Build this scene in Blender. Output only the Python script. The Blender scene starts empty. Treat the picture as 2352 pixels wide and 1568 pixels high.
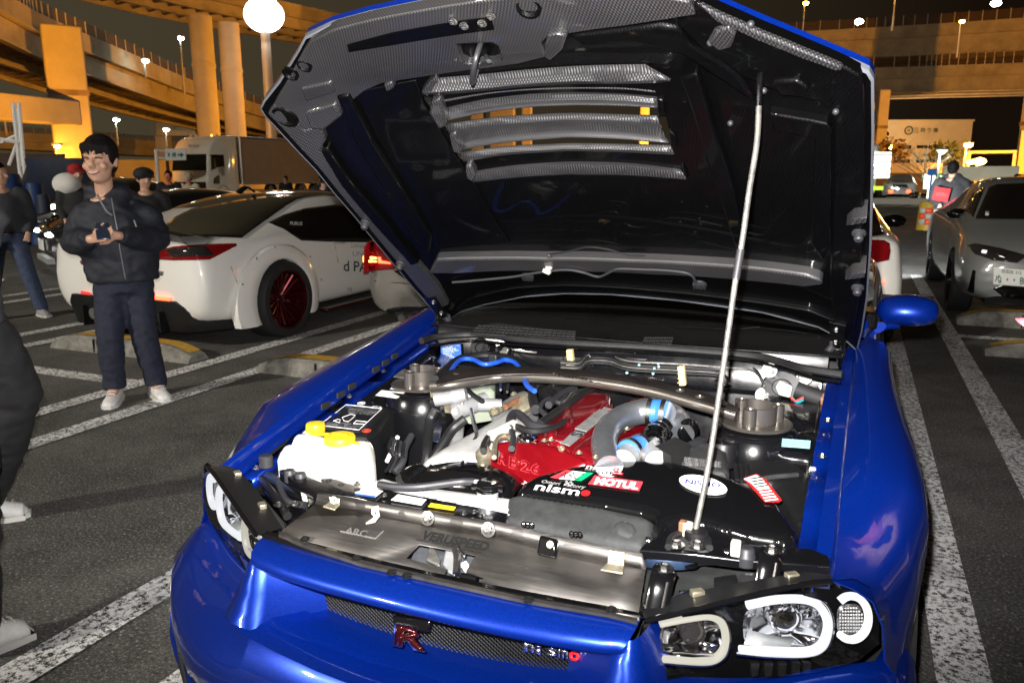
import bpy, bmesh, math, random
from mathutils import Vector, Matrix
from mathutils.bvhtree import BVHTree
random.seed(7)
R = math.radians
S = bpy.context.scene
COL = S.collection
# ------------------------------------------------------------------ camera
CX, CY, CH = 0.7013, -1.318, 1.4496
YAW, PIT, ROL, FPX = 0.4066, 0.2074, -0.002, 1815.36
FW = Vector((-math.sin(YAW)*math.cos(PIT), math.cos(YAW)*math.cos(PIT), -math.sin(PIT)))
RT0 = Vector((math.cos(YAW), math.sin(YAW), 0)); UP0 = RT0.cross(FW)
RT = RT0*math.cos(ROL)+UP0*math.sin(ROL); UP = -RT0*math.sin(ROL)+UP0*math.cos(ROL)
EYE = Vector((CX, CY, CH))
cam = bpy.data.cameras.new('camera'); cam.sensor_width = 36; cam.lens = FPX/2352*36
cam.clip_start = 0.05; cam.clip_end = 3000
co = bpy.data.objects.new('camera', cam); COL.objects.link(co)
co.matrix_world = Matrix(((RT.x, UP.x, -FW.x, CX), (RT.y, UP.y, -FW.y, CY), (RT.z, UP.z, -FW.z, CH), (0, 0, 0, 1)))
S.camera = co
cam.dof.use_dof = True; cam.dof.focus_distance = 2.0; cam.dof.aperture_fstop = 9.0
# ------------------------------------------------------------------ night sky, flash, exposure
W = bpy.data.worlds.new('World'); S.world = W; W.use_nodes = True
nt = W.node_tree; nt.nodes.clear()
wo = nt.nodes.new('ShaderNodeOutputWorld'); bg = nt.nodes.new('ShaderNodeBackground')
tc = nt.nodes.new('ShaderNodeTexCoord'); sp = nt.nodes.new('ShaderNodeSeparateXYZ')
mr = nt.nodes.new('ShaderNodeMapRange'); mr.inputs['From Min'].default_value = -0.8; mr.inputs['From Max'].default_value = 0.1
mx = nt.nodes.new('ShaderNodeMix'); mx.data_type = 'RGBA'
mx.inputs['A'].default_value = (0.058, 0.046, 0.026, 1); mx.inputs['B'].default_value = (0.008, 0.0045, 0.0025, 1)
nt.links.new(tc.outputs['Generated'], sp.inputs[0]); nt.links.new(sp.outputs['X'], mr.inputs['Value'])
nt.links.new(mr.outputs[0], mx.inputs['Factor']); nt.links.new(mx.outputs['Result'], bg.inputs['Color'])
bg.inputs['Strength'].default_value = 1.0
nt.links.new(bg.outputs[0], wo.inputs['Surface'])
S.view_settings.view_transform = 'Standard'; S.view_settings.look = 'None'
S.view_settings.exposure = 0.0; S.view_settings.gamma = 1.0; S.view_settings.use_curve_mapping = False
S.render.engine = 'CYCLES'
S.cycles.use_denoising = True
S.cycles.max_bounces = 6; S.cycles.sample_clamp_indirect = 6.0
def lamp(name, kind, loc, power, color, radius=0.1, target=None, spot=None, blend=0.3):
    l = bpy.data.lights.new(name, kind); l.energy = power; l.color = color
    if kind == 'AREA': l.size = radius
    else: l.shadow_soft_size = radius
    if spot: l.spot_size = spot; l.spot_blend = blend
    o = bpy.data.objects.new(name, l); COL.objects.link(o); o.location = loc
    if target is not None:
        o.rotation_euler = (Vector(target)-Vector(loc)).to_track_quat('-Z', 'Y').to_euler()
    return o
FLASH = EYE + UP*0.075 - RT*0.03
lamp('camera_flash', 'SPOT', FLASH, 880, (1.0, 0.97, 0.95), 0.012, EYE + FW*3 + UP*0.42 + RT*0.02, R(78), 0.85).scale = (1.75, 1.0, 1.0)
SODIUM = (1.0, 0.37, 0.028); MERC = (0.85, 1.0, 0.88)
# ------------------------------------------------------------------ pixel rays on real planes (photo measured at 2352 px wide)
def ray(px, py):
    return (FW + RT*((px-1176)/FPX) - UP*((py-784)/FPX))
def on(px, py, x=None, y=None, z=None):
    d = ray(px, py)
    if x is not None: t = (x-CX)/d.x
    elif y is not None: t = (y-CY)/d.y
    else: t = (z-CH)/d.z
    return EYE + d*t
def onp(px, py, p0, n):
    d = ray(px, py); n = Vector(n)
    return EYE + d*((Vector(p0)-EYE).dot(n)/d.dot(n))
def far(px, py, dist):
    d = ray(px, py); return EYE + d*(dist/math.hypot(d.x, d.y))
def V(*a): return Vector(a)
def lerp(a, b, t): return a+(b-a)*t
def smooth_path(pts, n=6, closed=False):
    P = [Vector(p) for p in pts]
    if len(P) < 3: return P
    out = []; m = len(P)
    for i in range(m if closed else m-1):
        p0 = P[(i-1) % m] if closed or i > 0 else P[0]*2-P[1]
        p1 = P[i]; p2 = P[(i+1) % m]
        p3 = P[(i+2) % m] if closed or i+2 < m else P[-1]*2-P[-2]
        for k in range(n):
            t = k/n
            out.append(0.5*((2*p1)+(-p0+p2)*t+(2*p0-5*p1+4*p2-p3)*t*t+(-p0+3*p1-3*p2+p3)*t**3))
    if not closed: out.append(P[-1])
    return out
# ------------------------------------------------------------------ materials
MATS = {}
def node(nt, typ, **kw):
    n = nt.nodes.new(typ)
    for k, v in kw.items():
        if k in n.inputs: n.inputs[k].default_value = v
        else: setattr(n, k, v)
    return n
def mat(name, col, rough=0.5, metal=0.0, coat=0.0, spec=0.5, noise=0.0, nscale=20.0, bump=0.0, bscale=60.0, emit=None, estr=0.0, alpha=None, trans=0.0, rvar=0.0, coatr=0.04, mixcol=None):
    m = bpy.data.materials.new(name); m.use_nodes = True; MATS[name] = m
    t = m.node_tree; b = t.nodes['Principled BSDF']
    b.inputs['Base Color'].default_value = (*col, 1); b.inputs['Roughness'].default_value = rough
    b.inputs['Metallic'].default_value = metal; b.inputs['Coat Weight'].default_value = coat
    b.inputs['Coat Roughness'].default_value = coatr; b.inputs['Specular IOR Level'].default_value = spec
    b.inputs['Transmission Weight'].default_value = trans
    if emit: b.inputs['Emission Color'].default_value = (*emit, 1); b.inputs['Emission Strength'].default_value = estr
    if noise > 0 or bump > 0 or rvar > 0:
        tcn = node(t, 'ShaderNodeTexCoord')
    if noise > 0 or rvar > 0:
        n = node(t, 'ShaderNodeTexNoise', Scale=nscale, Detail=6.0, Roughness=0.65)
        t.links.new(tcn.outputs['Object'], n.inputs['Vector'])
        if noise > 0:
            mxn = node(t, 'ShaderNodeMix', data_type='RGBA')
            c2 = mixcol or tuple(c*(1-noise) for c in col)
            c1 = col if mixcol else tuple(min(1, c*(1+noise*0.6)) for c in col)
            mxn.inputs['A'].default_value = (*c1, 1); mxn.inputs['B'].default_value = (*c2, 1)
            mrn = node(t, 'ShaderNodeMapRange'); mrn.inputs['From Min'].default_value = 0.35; mrn.inputs['From Max'].default_value = 0.65
            t.links.new(n.outputs['Fac'], mrn.inputs['Value']); t.links.new(mrn.outputs[0], mxn.inputs['Factor'])
            t.links.new(mxn.outputs['Result'], b.inputs['Base Color'])
        if rvar > 0:
            mr2 = node(t, 'ShaderNodeMapRange'); mr2.inputs['From Min'].default_value = 0.3; mr2.inputs['From Max'].default_value = 0.7
            mr2.inputs['To Min'].default_value = max(0.02, rough-rvar); mr2.inputs['To Max'].default_value = min(1, rough+rvar)
            t.links.new(n.outputs['Fac'], mr2.inputs['Value']); t.links.new(mr2.outputs[0], b.inputs['Roughness'])
    if bump > 0:
        nb = node(t, 'ShaderNodeTexNoise', Scale=bscale, Detail=4.0)
        t.links.new(tcn.outputs['Object'], nb.inputs['Vector'])
        bp = node(t, 'ShaderNodeBump', Strength=bump, Distance=0.01)
        t.links.new(nb.outputs['Fac'], bp.inputs['Height']); t.links.new(bp.outputs[0], b.inputs['Normal'])
    return m
def glow(name, col, strength): return mat(name, (0.02, 0.02, 0.02), emit=col, estr=strength)
def paint(name, col, metal, rough=0.35, flake=0.0):
    m = mat(name, col, rough, metal, 1.0, 0.5)
    if flake:
        t = m.node_tree; b = t.nodes['Principled BSDF']; tcn = node(t, 'ShaderNodeTexCoord')
        vo = node(t, 'ShaderNodeTexVoronoi', Scale=900.0); t.links.new(tcn.outputs['Object'], vo.inputs['Vector'])
        hs = node(t, 'ShaderNodeMix', data_type='RGBA'); hs.inputs['A'].default_value = (*[c*(1-flake) for c in col], 1)
        hs.inputs['B'].default_value = (*[min(1, c*(1+flake)) for c in col], 1)
        sx = node(t, 'ShaderNodeSeparateColor'); t.links.new(vo.outputs['Color'], sx.inputs[0])
        t.links.new(sx.outputs[0], hs.inputs['Factor']); t.links.new(hs.outputs['Result'], b.inputs['Base Color'])
    return m
def carbon(name, lo, hi, cell, rot, rough=0.35, coat=1.0, spec=0.6):
    """woven fibre: two crossing thread directions, each rounded; rot turns the weave into the panel's plane"""
    m = mat(name, lo, rough, 0.0, coat, spec, coatr=0.05); t = m.node_tree; b = t.nodes['Principled BSDF']
    tcn = node(t, 'ShaderNodeTexCoord'); mp = node(t, 'ShaderNodeMapping'); mp.vector_type = 'POINT'
    mp.inputs['Rotation'].default_value = rot; mp.inputs['Scale'].default_value = (1/cell,)*3
    t.links.new(tcn.outputs['Object'], mp.inputs['Vector'])
    sx = node(t, 'ShaderNodeSeparateXYZ'); t.links.new(mp.outputs[0], sx.inputs[0])
    def mth(op, a, bb=None):
        n = node(t, 'ShaderNodeMath', operation=op)
        if isinstance(a, float): n.inputs[0].default_value = a
        else: t.links.new(a, n.inputs[0])
        if bb is not None:
            if isinstance(bb, float): n.inputs[1].default_value = bb
            else: t.links.new(bb, n.inputs[1])
        return n.outputs[0]
    s1 = mth('SINE', mth('MULTIPLY', sx.outputs['X'], math.pi)); s2 = mth('SINE', mth('MULTIPLY', sx.outputs['Y'], math.pi))
    pr = mth('MULTIPLY', s1, s2)
    f = node(t, 'ShaderNodeMapRange'); f.inputs['From Min'].default_value = -0.25; f.inputs['From Max'].default_value = 0.6
    t.links.new(pr, f.inputs['Value'])
    nz = node(t, 'ShaderNodeTexNoise', Scale=9.0, Detail=3.0); t.links.new(tcn.outputs['Object'], nz.inputs['Vector'])
    f2 = mth('MULTIPLY', f.outputs[0], mth('ADD', mth('MULTIPLY', nz.outputs['Fac'], 1.2), 0.3))
    mxn = node(t, 'ShaderNodeMix', data_type='RGBA'); mxn.inputs['A'].default_value = (*lo, 1); mxn.inputs['B'].default_value = (*hi, 1)
    t.links.new(f2, mxn.inputs['Factor']); t.links.new(mxn.outputs['Result'], b.inputs['Base Color'])
    bp = node(t, 'ShaderNodeBump', Strength=0.35, Distance=0.001); t.links.new(f.outputs[0], bp.inputs['Height'])
    t.links.new(bp.outputs[0], b.inputs['Normal'])
    return m
# ------------------------------------------------------------------ objects
def tag(o, label=None, cat=None, group=None, kind=None):
    if label: o['label'] = label
    if cat: o['category'] = cat
    if group: o['group'] = group
    if kind: o['kind'] = kind
    return o
def thing(name, label, cat, loc, group=None, rz=0.0):
    o = bpy.data.objects.new(name, None); COL.objects.link(o)
    o.location = loc; o.rotation_euler = (0, 0, rz); o.empty_display_size = 0.1
    o['_m'] = 1
    tag(o, label, cat, group); del o['_m']
    return o
def mworld(o):
    m = Matrix.Translation(o.location) @ o.rotation_euler.to_matrix().to_4x4()
    if o.parent: m = mworld(o.parent) @ o.matrix_parent_inverse @ m
    return m
def attach(o, parent):
    if parent is not None:
        o.parent = parent; o.matrix_parent_inverse = mworld(parent).inverted()
    return o
def link_mesh(name, me, m=None, parent=None):
    o = bpy.data.objects.new(name, me); COL.objects.link(o)
    if m is not None and not me.materials:
        for mm in (m if isinstance(m, (list, tuple)) else [m]): me.materials.append(MATS[mm] if isinstance(mm, str) else mm)
    return attach(o, parent)
def copy_tree(o, parent=None):
    c = o.copy(); COL.objects.link(c)
    if parent is not None: c.parent = parent
    for ch in list(o.children): copy_tree(ch, c)
    return c
class MB:
    def __init__(s): s.bm = bmesh.new(); s.mi = 0
    def f(s, vs):
        try:
            fc = s.bm.faces.new(vs); fc.material_index = s.mi; return fc
        except ValueError: return None
    def loft(s, rows, closed=False, caps=False):
        g = [[s.bm.verts.new(p) for p in r] for r in rows]
        for a, b in zip(g, g[1:]):
            n = len(a)
            for i in range(n if closed else n-1): s.f((a[i], a[(i+1) % n], b[(i+1) % n], b[i]))
        if caps and closed: s.f(g[0][::-1]); s.f(g[-1])
        return s
    def tube(s, path, r, seg=10, smooth=0, caps=True, flat=1.0):
        P = smooth_path(path, smooth) if smooth else [Vector(p) for p in path]
        rs = r if isinstance(r, (list, tuple)) else None
        rows = []; up = None
        for i, p in enumerate(P):
            d = (P[min(i+1, len(P)-1)]-P[max(i-1, 0)]).normalized()
            if up is None: up = d.cross(V(0.3, 0.2, 1)).normalized() if abs(d.z) < 0.95 else d.cross(V(1, 0, 0)).normalized()
            up = (up-d*up.dot(d)).normalized(); sd = d.cross(up)
            if rs:
                t = i/max(1, len(P)-1)*(len(rs)-1); k = min(int(t), len(rs)-2); rr = lerp(rs[k], rs[k+1], t-k)
            else: rr = r
            rows.append([p+(up*math.cos(a)+sd*math.sin(a)*flat)*rr for a in [2*math.pi*q/seg for q in range(seg)]])
        return s.loft(rows, True, caps)
    def box(s, c, size, rot=None, taper=1.0):
        c = Vector(c); h = Vector(size)*0.5; M = rot or Matrix.Identity(3)
        vs = []
        for z in (-1, 1):
            k = taper if z > 0 else 1.0
            for x, y in ((-1, -1), (1, -1), (1, 1), (-1, 1)): vs.append(s.bm.verts.new(c+M@V(x*h.x*k, y*h.y*k, z*h.z)))
        for q in ((3, 2, 1, 0), (4, 5, 6, 7), (0, 1, 5, 4), (1, 2, 6, 5), (2, 3, 7, 6), (3, 0, 4, 7)): s.f([vs[i] for i in q])
        return s
    def prism(s, pts, vec):
        vec = Vector(vec); a = [s.bm.verts.new(Vector(p)) for p in pts]; b = [s.bm.verts.new(Vector(p)+vec) for p in pts]
        n = len(a)
        s.f(a[::-1]); s.f(b)
        for i in range(n): s.f((a[i], a[(i+1) % n], b[(i+1) % n], b[i]))
        return s
    def lathe(s, c, axis, prof, seg=20, start=0.0, sweep=2*math.pi, xdir=None, yk=1.0):
        c = Vector(c); ax = Vector(axis).normalized()
        u = Vector(xdir) if xdir is not None else (ax.cross(V(0, 0, 1)) if abs(ax.z) < 0.9 else V(1, 0, 0))
        u = (u-ax*u.dot(ax)).normalized(); w = ax.cross(u)
        full = abs(sweep-2*math.pi) < 1e-4; rows = []
        for k in range(seg if full else seg+1):
            a = start+sweep*k/seg
            rows.append([c+ax*h+(u*math.cos(a)+w*math.sin(a)*yk)*max(r, 1e-5) for r, h in prof])
        if full: rows.append(rows[0])
        g = [[s.bm.verts.new(p) for p in r] for r in rows[:-1]] if full else [[s.bm.verts.new(p) for p in r] for r in rows]
        if full: g.append(g[0])
        for a, b in zip(g, g[1:]):
            for i in range(len(prof)-1): s.f((a[i], b[i], b[i+1], a[i+1]))
        return s
    def cyl(s, p0, p1, r0, r1=None, seg=14):
        p0 = Vector(p0); p1 = Vector(p1); L = (p1-p0).length
        return s.lathe(p0, p1-p0, [(0, 0), (r0, 0), (r1 if r1 is not None else r0, L), (0, L)], seg)
    def ball(s, c, r, seg=14, rings=9, M=None):
        c = Vector(c); r = Vector(r) if not isinstance(r, (int, float)) else V(r, r, r); M = M or Matrix.Identity(3)
        rows = []
        for i in range(rings+1):
            th = math.pi*i/rings
            rows.append([c+M@V(r.x*math.sin(th)*math.cos(2*math.pi*k/seg), r.y*math.sin(th)*math.sin(2*math.pi*k/seg), r.z*math.cos(th)) for k in range(seg)])
        return s.loft(rows, True)
    def build(s, name, m, parent=None, bevel=0.0, seg=2, angle=35, sub=0, smooth=True, solid=0.0, soff=-1.0, weld=True, recalc=True):
        if weld: bmesh.ops.remove_doubles(s.bm, verts=s.bm.verts, dist=1e-5)
        if recalc: bmesh.ops.recalc_face_normals(s.bm, faces=s.bm.faces)
        me = bpy.data.meshes.new(name); s.bm.to_mesh(me); s.bm.free()
        o = link_mesh(name, me, m, parent)
        if smooth:
            for p in me.polygons: p.use_smooth = True
            if not sub: me.set_sharp_from_angle(angle=R(angle))
        if solid: 
            md = o.modifiers.new('solid', 'SOLIDIFY'); md.thickness = solid; md.offset = soff
        if bevel:
            md = o.modifiers.new('bevel', 'BEVEL'); md.width = bevel; md.segments = seg; md.limit_method = 'ANGLE'; md.angle_limit = R(angle)
        if sub:
            md = o.modifiers.new('sub', 'SUBSURF'); md.levels = sub; md.render_levels = sub
        return o
def bake(o):
    """replace an object's mesh by its evaluated one"""
    dg = bpy.context.evaluated_depsgraph_get(); dg.update()
    me = bpy.data.meshes.new_from_object(o.evaluated_get(dg))
    o.modifiers.clear(); old = o.data; o.data = me; bpy.data.meshes.remove(old)
    return o
def boolean_cut(o, cutter, op='DIFFERENCE'):
    md = o.modifiers.new('cut', 'BOOLEAN'); md.object = cutter; md.solver = 'EXACT'; md.operation = op
    bake(o); me = cutter.data; bpy.data.objects.remove(cutter); bpy.data.meshes.remove(me)
def bvh(o):
    bm = bmesh.new(); bm.from_mesh(o.data); t = BVHTree.FromBMesh(bm); bm.free(); return t
def fill2d(loops):
    """triangulate a 2-D region with holes -> list of 2-D verts, faces"""
    bm = bmesh.new(); edges = []
    for L in loops:
        vs = [bm.verts.new((p[0], p[1], 0)) for p in L]
        for i in range(len(vs)): edges.append(bm.edges.new((vs[i], vs[(i+1) % len(vs)])))
    bmesh.ops.triangle_fill(bm, use_beauty=True, use_dissolve=False, edges=edges, normal=(0, 0, 1))
    return bm
def refine(bm, maxlen, n=4):
    for _ in range(n):
        es = [e for e in bm.edges if e.calc_length() > maxlen]
        if not es: break
        bmesh.ops.subdivide_edges(bm, edges=es, cuts=1)
        bmesh.ops.triangulate(bm, faces=[f for f in bm.faces if len(f.verts) > 3])
def sheet(name, loops, fn, m, parent, maxlen=0.06, solid=0.0, soff=-1.0, flip=False, smooth=True, bevel=0.0):
    """flat outline (with holes) refined and carried onto a surface by fn(u, v)"""
    bm = fill2d(loops); refine(bm, maxlen)
    for v in bm.verts: v.co = fn(v.co.x, v.co.y)
    bmesh.ops.recalc_face_normals(bm, faces=bm.faces)
    if flip: bmesh.ops.reverse_faces(bm, faces=bm.faces)
    mb = MB(); mb.bm.free(); mb.bm = bm
    return mb.build(name, m, parent, solid=solid, soff=soff, smooth=smooth, recalc=False, angle=40, bevel=bevel)
def text(name, s, m, parent, p0, px, py, depth=0.0006, bold=0.0, align='LEFT'):
    """lettering: bounding box of the string laid on the parallelogram p0 (bottom left), px (bottom right), py (top left)"""
    cu = bpy.data.curves.new(name, 'FONT'); cu.body = s; cu.size = 1; cu.offset = bold; cu.resolution_u = 3
    to = bpy.data.objects.new(name, cu); COL.objects.link(to)
    dg = bpy.context.evaluated_depsgraph_get(); dg.update()
    me = bpy.data.meshes.new_from_object(to.evaluated_get(dg)); COL.objects.unlink(to)
    bpy.data.objects.remove(to); bpy.data.curves.remove(cu)
    if not me.vertices: return None
    xs = [v.co.x for v in me.vertices]; ys = [v.co.y for v in me.vertices]
    x0, x1, y0, y1 = min(xs), max(xs), min(ys), max(ys)
    p0 = Vector(p0); a = Vector(px)-p0; b = Vector(py)-p0; n = a.cross(b).normalized()
    for v in me.vertices: v.co = p0+a*((v.co.x-x0)/max(1e-6, x1-x0))+b*((v.co.y-y0)/max(1e-6, y1-y0))+n*depth
    me.materials.clear()
    return link_mesh(name, me, m, parent)
# ------------------------------------------------------------------ material library
def ground_material(name, base, line=False):
    m = bpy.data.materials.new(name); m.use_nodes = True; MATS[name] = m
    t = m.node_tree; b = t.nodes['Principled BSDF']; tcn = node(t, 'ShaderNodeTexCoord')
    def noise(scale, det=6.0, rough=0.6):
        n = node(t, 'ShaderNodeTexNoise', Scale=scale, Detail=det, Roughness=rough); t.links.new(tcn.outputs['Object'], n.inputs['Vector']); return n.outputs['Fac']
    def rng(src, a, bb, lo=0.0, hi=1.0):
        n = node(t, 'ShaderNodeMapRange'); n.inputs['From Min'].default_value = a; n.inputs['From Max'].default_value = bb
        n.inputs['To Min'].default_value = lo; n.inputs['To Max'].default_value = hi; t.links.new(src, n.inputs['Value']); return n.outputs[0]
    def mix(fac, ca, cb):
        n = node(t, 'ShaderNodeMix', data_type='RGBA'); t.links.new(fac, n.inputs['Factor'])
        for k, c in (('A', ca), ('B', cb)):
            if isinstance(c, tuple): n.inputs[k].default_value = (*c, 1)
            else: t.links.new(c, n.inputs[k])
        return n.outputs['Result']
    big = rng(noise(0.9, 8.0, 0.7), 0.40, 0.62)
    c = mix(big, tuple(x*0.55 for x in base), tuple(x*1.25 for x in base))
    oil = rng(noise(0.42, 5.0, 0.75), 0.50, 0.64)
    c = mix(oil, c, tuple(x*0.38 for x in base))
    fine = rng(noise(85.0, 4.0, 0.8), 0.50, 0.66)
    c = mix(fine, c, tuple(x*2.6 for x in base))
    pit = rng(noise(60.0, 3.0, 0.7), 0.44, 0.34)
    c = mix(pit, c, tuple(x*0.35 for x in base))
    vo = node(t, 'ShaderNodeTexVoronoi', Scale=75.0); t.links.new(tcn.outputs['Object'], vo.inputs['Vector'])
    sc = node(t, 'ShaderNodeSeparateColor'); t.links.new(vo.outputs['Color'], sc.inputs[0])
    pick = rng(sc.outputs[0], 0.93, 0.96); dot = rng(vo.outputs['Distance'], 0.40, 0.2)
    mm = node(t, 'ShaderNodeMath', operation='MULTIPLY'); t.links.new(pick, mm.inputs[0]); t.links.new(dot, mm.inputs[1])
    c = mix(mm.outputs[0], c, (0.34, 0.33, 0.30))
    rough = rng(noise(2.2, 5.0), 0.35, 0.65, 0.70, 0.92)
    if line:
        wear = rng(noise(48.0, 6.0, 0.8), 0.43, 0.52)
        w2 = rng(noise(3.0, 4.0), 0.25, 0.5, 0.35, 1.0)
        mw = node(t, 'ShaderNodeMath', operation='MULTIPLY'); t.links.new(wear, mw.inputs[0]); t.links.new(w2, mw.inputs[1])
        c = mix(mw.outputs[0], c, (0.88, 0.88, 0.86))
    t.links.new(c, b.inputs['Base Color']); t.links.new(rough, b.inputs['Roughness']); b.inputs['Specular IOR Level'].default_value = 0.25
    bp = node(t, 'ShaderNodeBump', Strength=0.55, Distance=0.006); t.links.new(noise(130.0, 3.0), bp.inputs['Height']); t.links.new(bp.outputs[0], b.inputs['Normal'])
    return m
ground_material('asphalt', (0.108, 0.104, 0.096)); ground_material('line_paint', (0.045, 0.043, 0.038), True)
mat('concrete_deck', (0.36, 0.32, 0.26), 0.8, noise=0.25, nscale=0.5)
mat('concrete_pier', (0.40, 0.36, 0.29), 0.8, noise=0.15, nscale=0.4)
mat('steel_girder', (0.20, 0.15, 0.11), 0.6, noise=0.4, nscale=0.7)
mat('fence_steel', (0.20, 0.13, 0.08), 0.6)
mat('galv_pole', (0.45, 0.44, 0.42), 0.5, 0.3)
mat('stop_concrete', (0.22, 0.21, 0.18), 0.9, noise=0.4, nscale=14, bump=0.4, bscale=90)
mat('stop_yellow', (0.70, 0.38, 0.015), 0.7, noise=0.55, nscale=34, mixcol=(0.42, 0.26, 0.05))
mat('wall_brown', (0.10, 0.062, 0.045), 0.8, noise=0.25, nscale=1.0)
mat('wall_pale', (0.62, 0.57, 0.48), 0.8, noise=0.12, nscale=0.4)
mat('building_pale', (0.42, 0.36, 0.27), 0.85, noise=0.15, nscale=0.2)
mat('window_dark', (0.012, 0.010, 0.008), 0.15)
mat('sign_white', (0.80, 0.80, 0.78), 0.4); mat('sign_green', (0.01, 0.16, 0.07), 0.5); mat('sign_dark', (0.05, 0.07, 0.06), 0.5)
mat('sign_blue', (0.04, 0.16, 0.45), 0.4)
mat('truck_white', (0.72, 0.70, 0.60), 0.35, coat=0.4, noise=0.06, nscale=2); mat('truck_box', (0.34, 0.235, 0.165), 0.55, noise=0.10, nscale=2)
mat('glass_far', (0.008, 0.008, 0.007), 0.06, spec=0.4); mat('glass_black', (0.006, 0.006, 0.006), 0.06, coat=1.0); mat('rubber', (0.012, 0.012, 0.012), 0.75, noise=0.3, nscale=40)
mat('plastic_black', (0.0065, 0.0065, 0.007), 0.42, spec=0.45, noise=0.3, nscale=9, rvar=0.12)
mat('plastic_gloss', (0.003, 0.003, 0.0034), 0.13, coat=0.6); mat('plastic_matte', (0.010, 0.010, 0.011), 0.7, noise=0.4, nscale=14)
mat('plastic_grey', (0.022, 0.022, 0.023), 0.6, noise=0.45, nscale=16, bump=0.15, bscale=40)
mat('plastic_dusty', (0.022, 0.0235, 0.0235), 0.75, noise=0.6, nscale=11, bump=0.2, bscale=30)
mat('chrome', (0.78, 0.78, 0.80), 0.08, 1.0); mat('chrome_rough', (0.62, 0.61, 0.60), 0.26, 1.0, noise=0.2, nscale=30)
mat('alloy_cast', (0.30, 0.30, 0.29), 0.48, 0.55, noise=0.25, nscale=22, bump=0.25, bscale=150)
mat('alloy_pipe', (0.42, 0.44, 0.47), 0.32, 0.88, noise=0.25, nscale=10, rvar=0.08)
mat('alu_bright', (0.40, 0.405, 0.41), 0.4, 0.4, noise=0.2, nscale=18)
mat('bar_bronze', (0.15, 0.135, 0.12), 0.33, 0.75, noise=0.2, nscale=12, rvar=0.06); mat('bar_dark', (0.050, 0.042, 0.038), 0.36, 0.7, noise=0.3, nscale=12)
mat('rod_steel', (0.17, 0.165, 0.15), 0.42, 0.5, noise=0.45, nscale=45, rvar=0.1)
mat('zinc', (0.55, 0.50, 0.36), 0.38, 0.85, noise=0.3, nscale=60); mat('bolt_steel', (0.55, 0.55, 0.54), 0.25, 1.0)
mat('rust', (0.22, 0.10, 0.05), 0.7, 0.3, noise=0.5, nscale=70)
mat('hose_black', (0.008, 0.008, 0.0085), 0.48, noise=0.3, nscale=30); mat('hose_grey', (0.022, 0.022, 0.025), 0.5)
mat('hose_blue', (0.015, 0.085, 0.55), 0.42); mat('silicone_blue', (0.03, 0.14, 0.42), 0.4)
mat('tank_white', (0.74, 0.73, 0.66), 0.45, noise=0.06, nscale=12); mat('cap_yellow', (0.75, 0.50, 0.015), 0.4)
mat('clip_cream', (0.68, 0.55, 0.24), 0.5); mat('connector_white', (0.50, 0.48, 0.42), 0.5)
mat('red_crackle', (0.24, 0.002, 0.007), 0.32, 0.5, coat=0.8, noise=0.12, nscale=300); mat('red_dark', (0.22, 0.004, 0.010), 0.2, 0.45, coat=1.0, noise=0.25, nscale=7)
mat('red_paint', (0.55, 0.01, 0.012), 0.4); mat('green_print', (0.0, 0.32, 0.12), 0.5); mat('white_print', (0.80, 0.80, 0.80), 0.5)
mat('grey_print', (0.30, 0.30, 0.30), 0.5); mat('navy_print', (0.02, 0.02, 0.18), 0.5); mat('black_print', (0.008, 0.008, 0.008), 0.6)
mat('pink_red', (0.62, 0.035, 0.05), 0.5); mat('blue_print', (0.02, 0.10, 0.50), 0.45); mat('pale_blue_label', (0.28, 0.55, 0.60), 0.5, noise=0.15, nscale=80)
mat('paper_white', (0.74, 0.74, 0.72), 0.5, noise=0.08, nscale=60); mat('yellow_label', (0.80, 0.55, 0.02), 0.5)
mat('orange_print', (0.55, 0.06, 0.03), 0.5); mat('engrave', (0.18, 0.18, 0.18), 0.5)
def brushed(name, col, rough):
    m = mat(name, col, rough, 1.0); t = m.node_tree; b = t.nodes['Principled BSDF']
    tcn = node(t, 'ShaderNodeTexCoord'); mp = node(t, 'ShaderNodeMapping'); mp.inputs['Scale'].default_value = (4, 240, 60)
    n = node(t, 'ShaderNodeTexNoise', Scale=3.0, Detail=6.0); t.links.new(tcn.outputs['Object'], mp.inputs[0]); t.links.new(mp.outputs[0], n.inputs['Vector'])
    n2 = node(t, 'ShaderNodeTexNoise', Scale=7.0, Detail=5.0); t.links.new(tcn.outputs['Object'], n2.inputs['Vector'])
    ad = node(t, 'ShaderNodeMath', operation='MULTIPLY'); t.links.new(n.outputs['Fac'], ad.inputs[0]); t.links.new(n2.outputs['Fac'], ad.inputs[1])
    r = node(t, 'ShaderNodeMapRange'); r.inputs['From Min'].default_value = 0.12; r.inputs['From Max'].default_value = 0.4
    r.inputs['To Min'].default_value = rough-0.08; r.inputs['To Max'].default_value = rough+0.14
    t.links.new(ad.outputs[0], r.inputs['Value']); t.links.new(r.outputs[0], b.inputs['Roughness'])
    r2 = node(t, 'ShaderNodeMix', data_type='RGBA'); r2.inputs['A'].default_value = (*[c*0.8 for c in col], 1); r2.inputs['B'].default_value = (*[min(1, c*1.15) for c in col], 1)
    t.links.new(n.outputs['Fac'], r2.inputs['Factor']); t.links.new(r2.outputs['Result'], b.inputs['Base Color'])
brushed('stainless', (0.27, 0.255, 0.24), 0.46)
paint('paint_blue', (0.001, 0.026, 0.30), 0.64, 0.32, 0.35)
paint('paint_white', (0.80, 0.78, 0.72), 0.0, 0.4); paint('paint_silver', (0.30, 0.285, 0.26), 0.6, 0.36); paint('paint_grey', (0.19, 0.20, 0.195), 0.1, 0.4)
paint('paint_black', (0.006, 0.006, 0.007), 0.0, 0.3); paint('wheel_red', (0.07, 0.002, 0.004), 0.7, 0.3)
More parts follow.
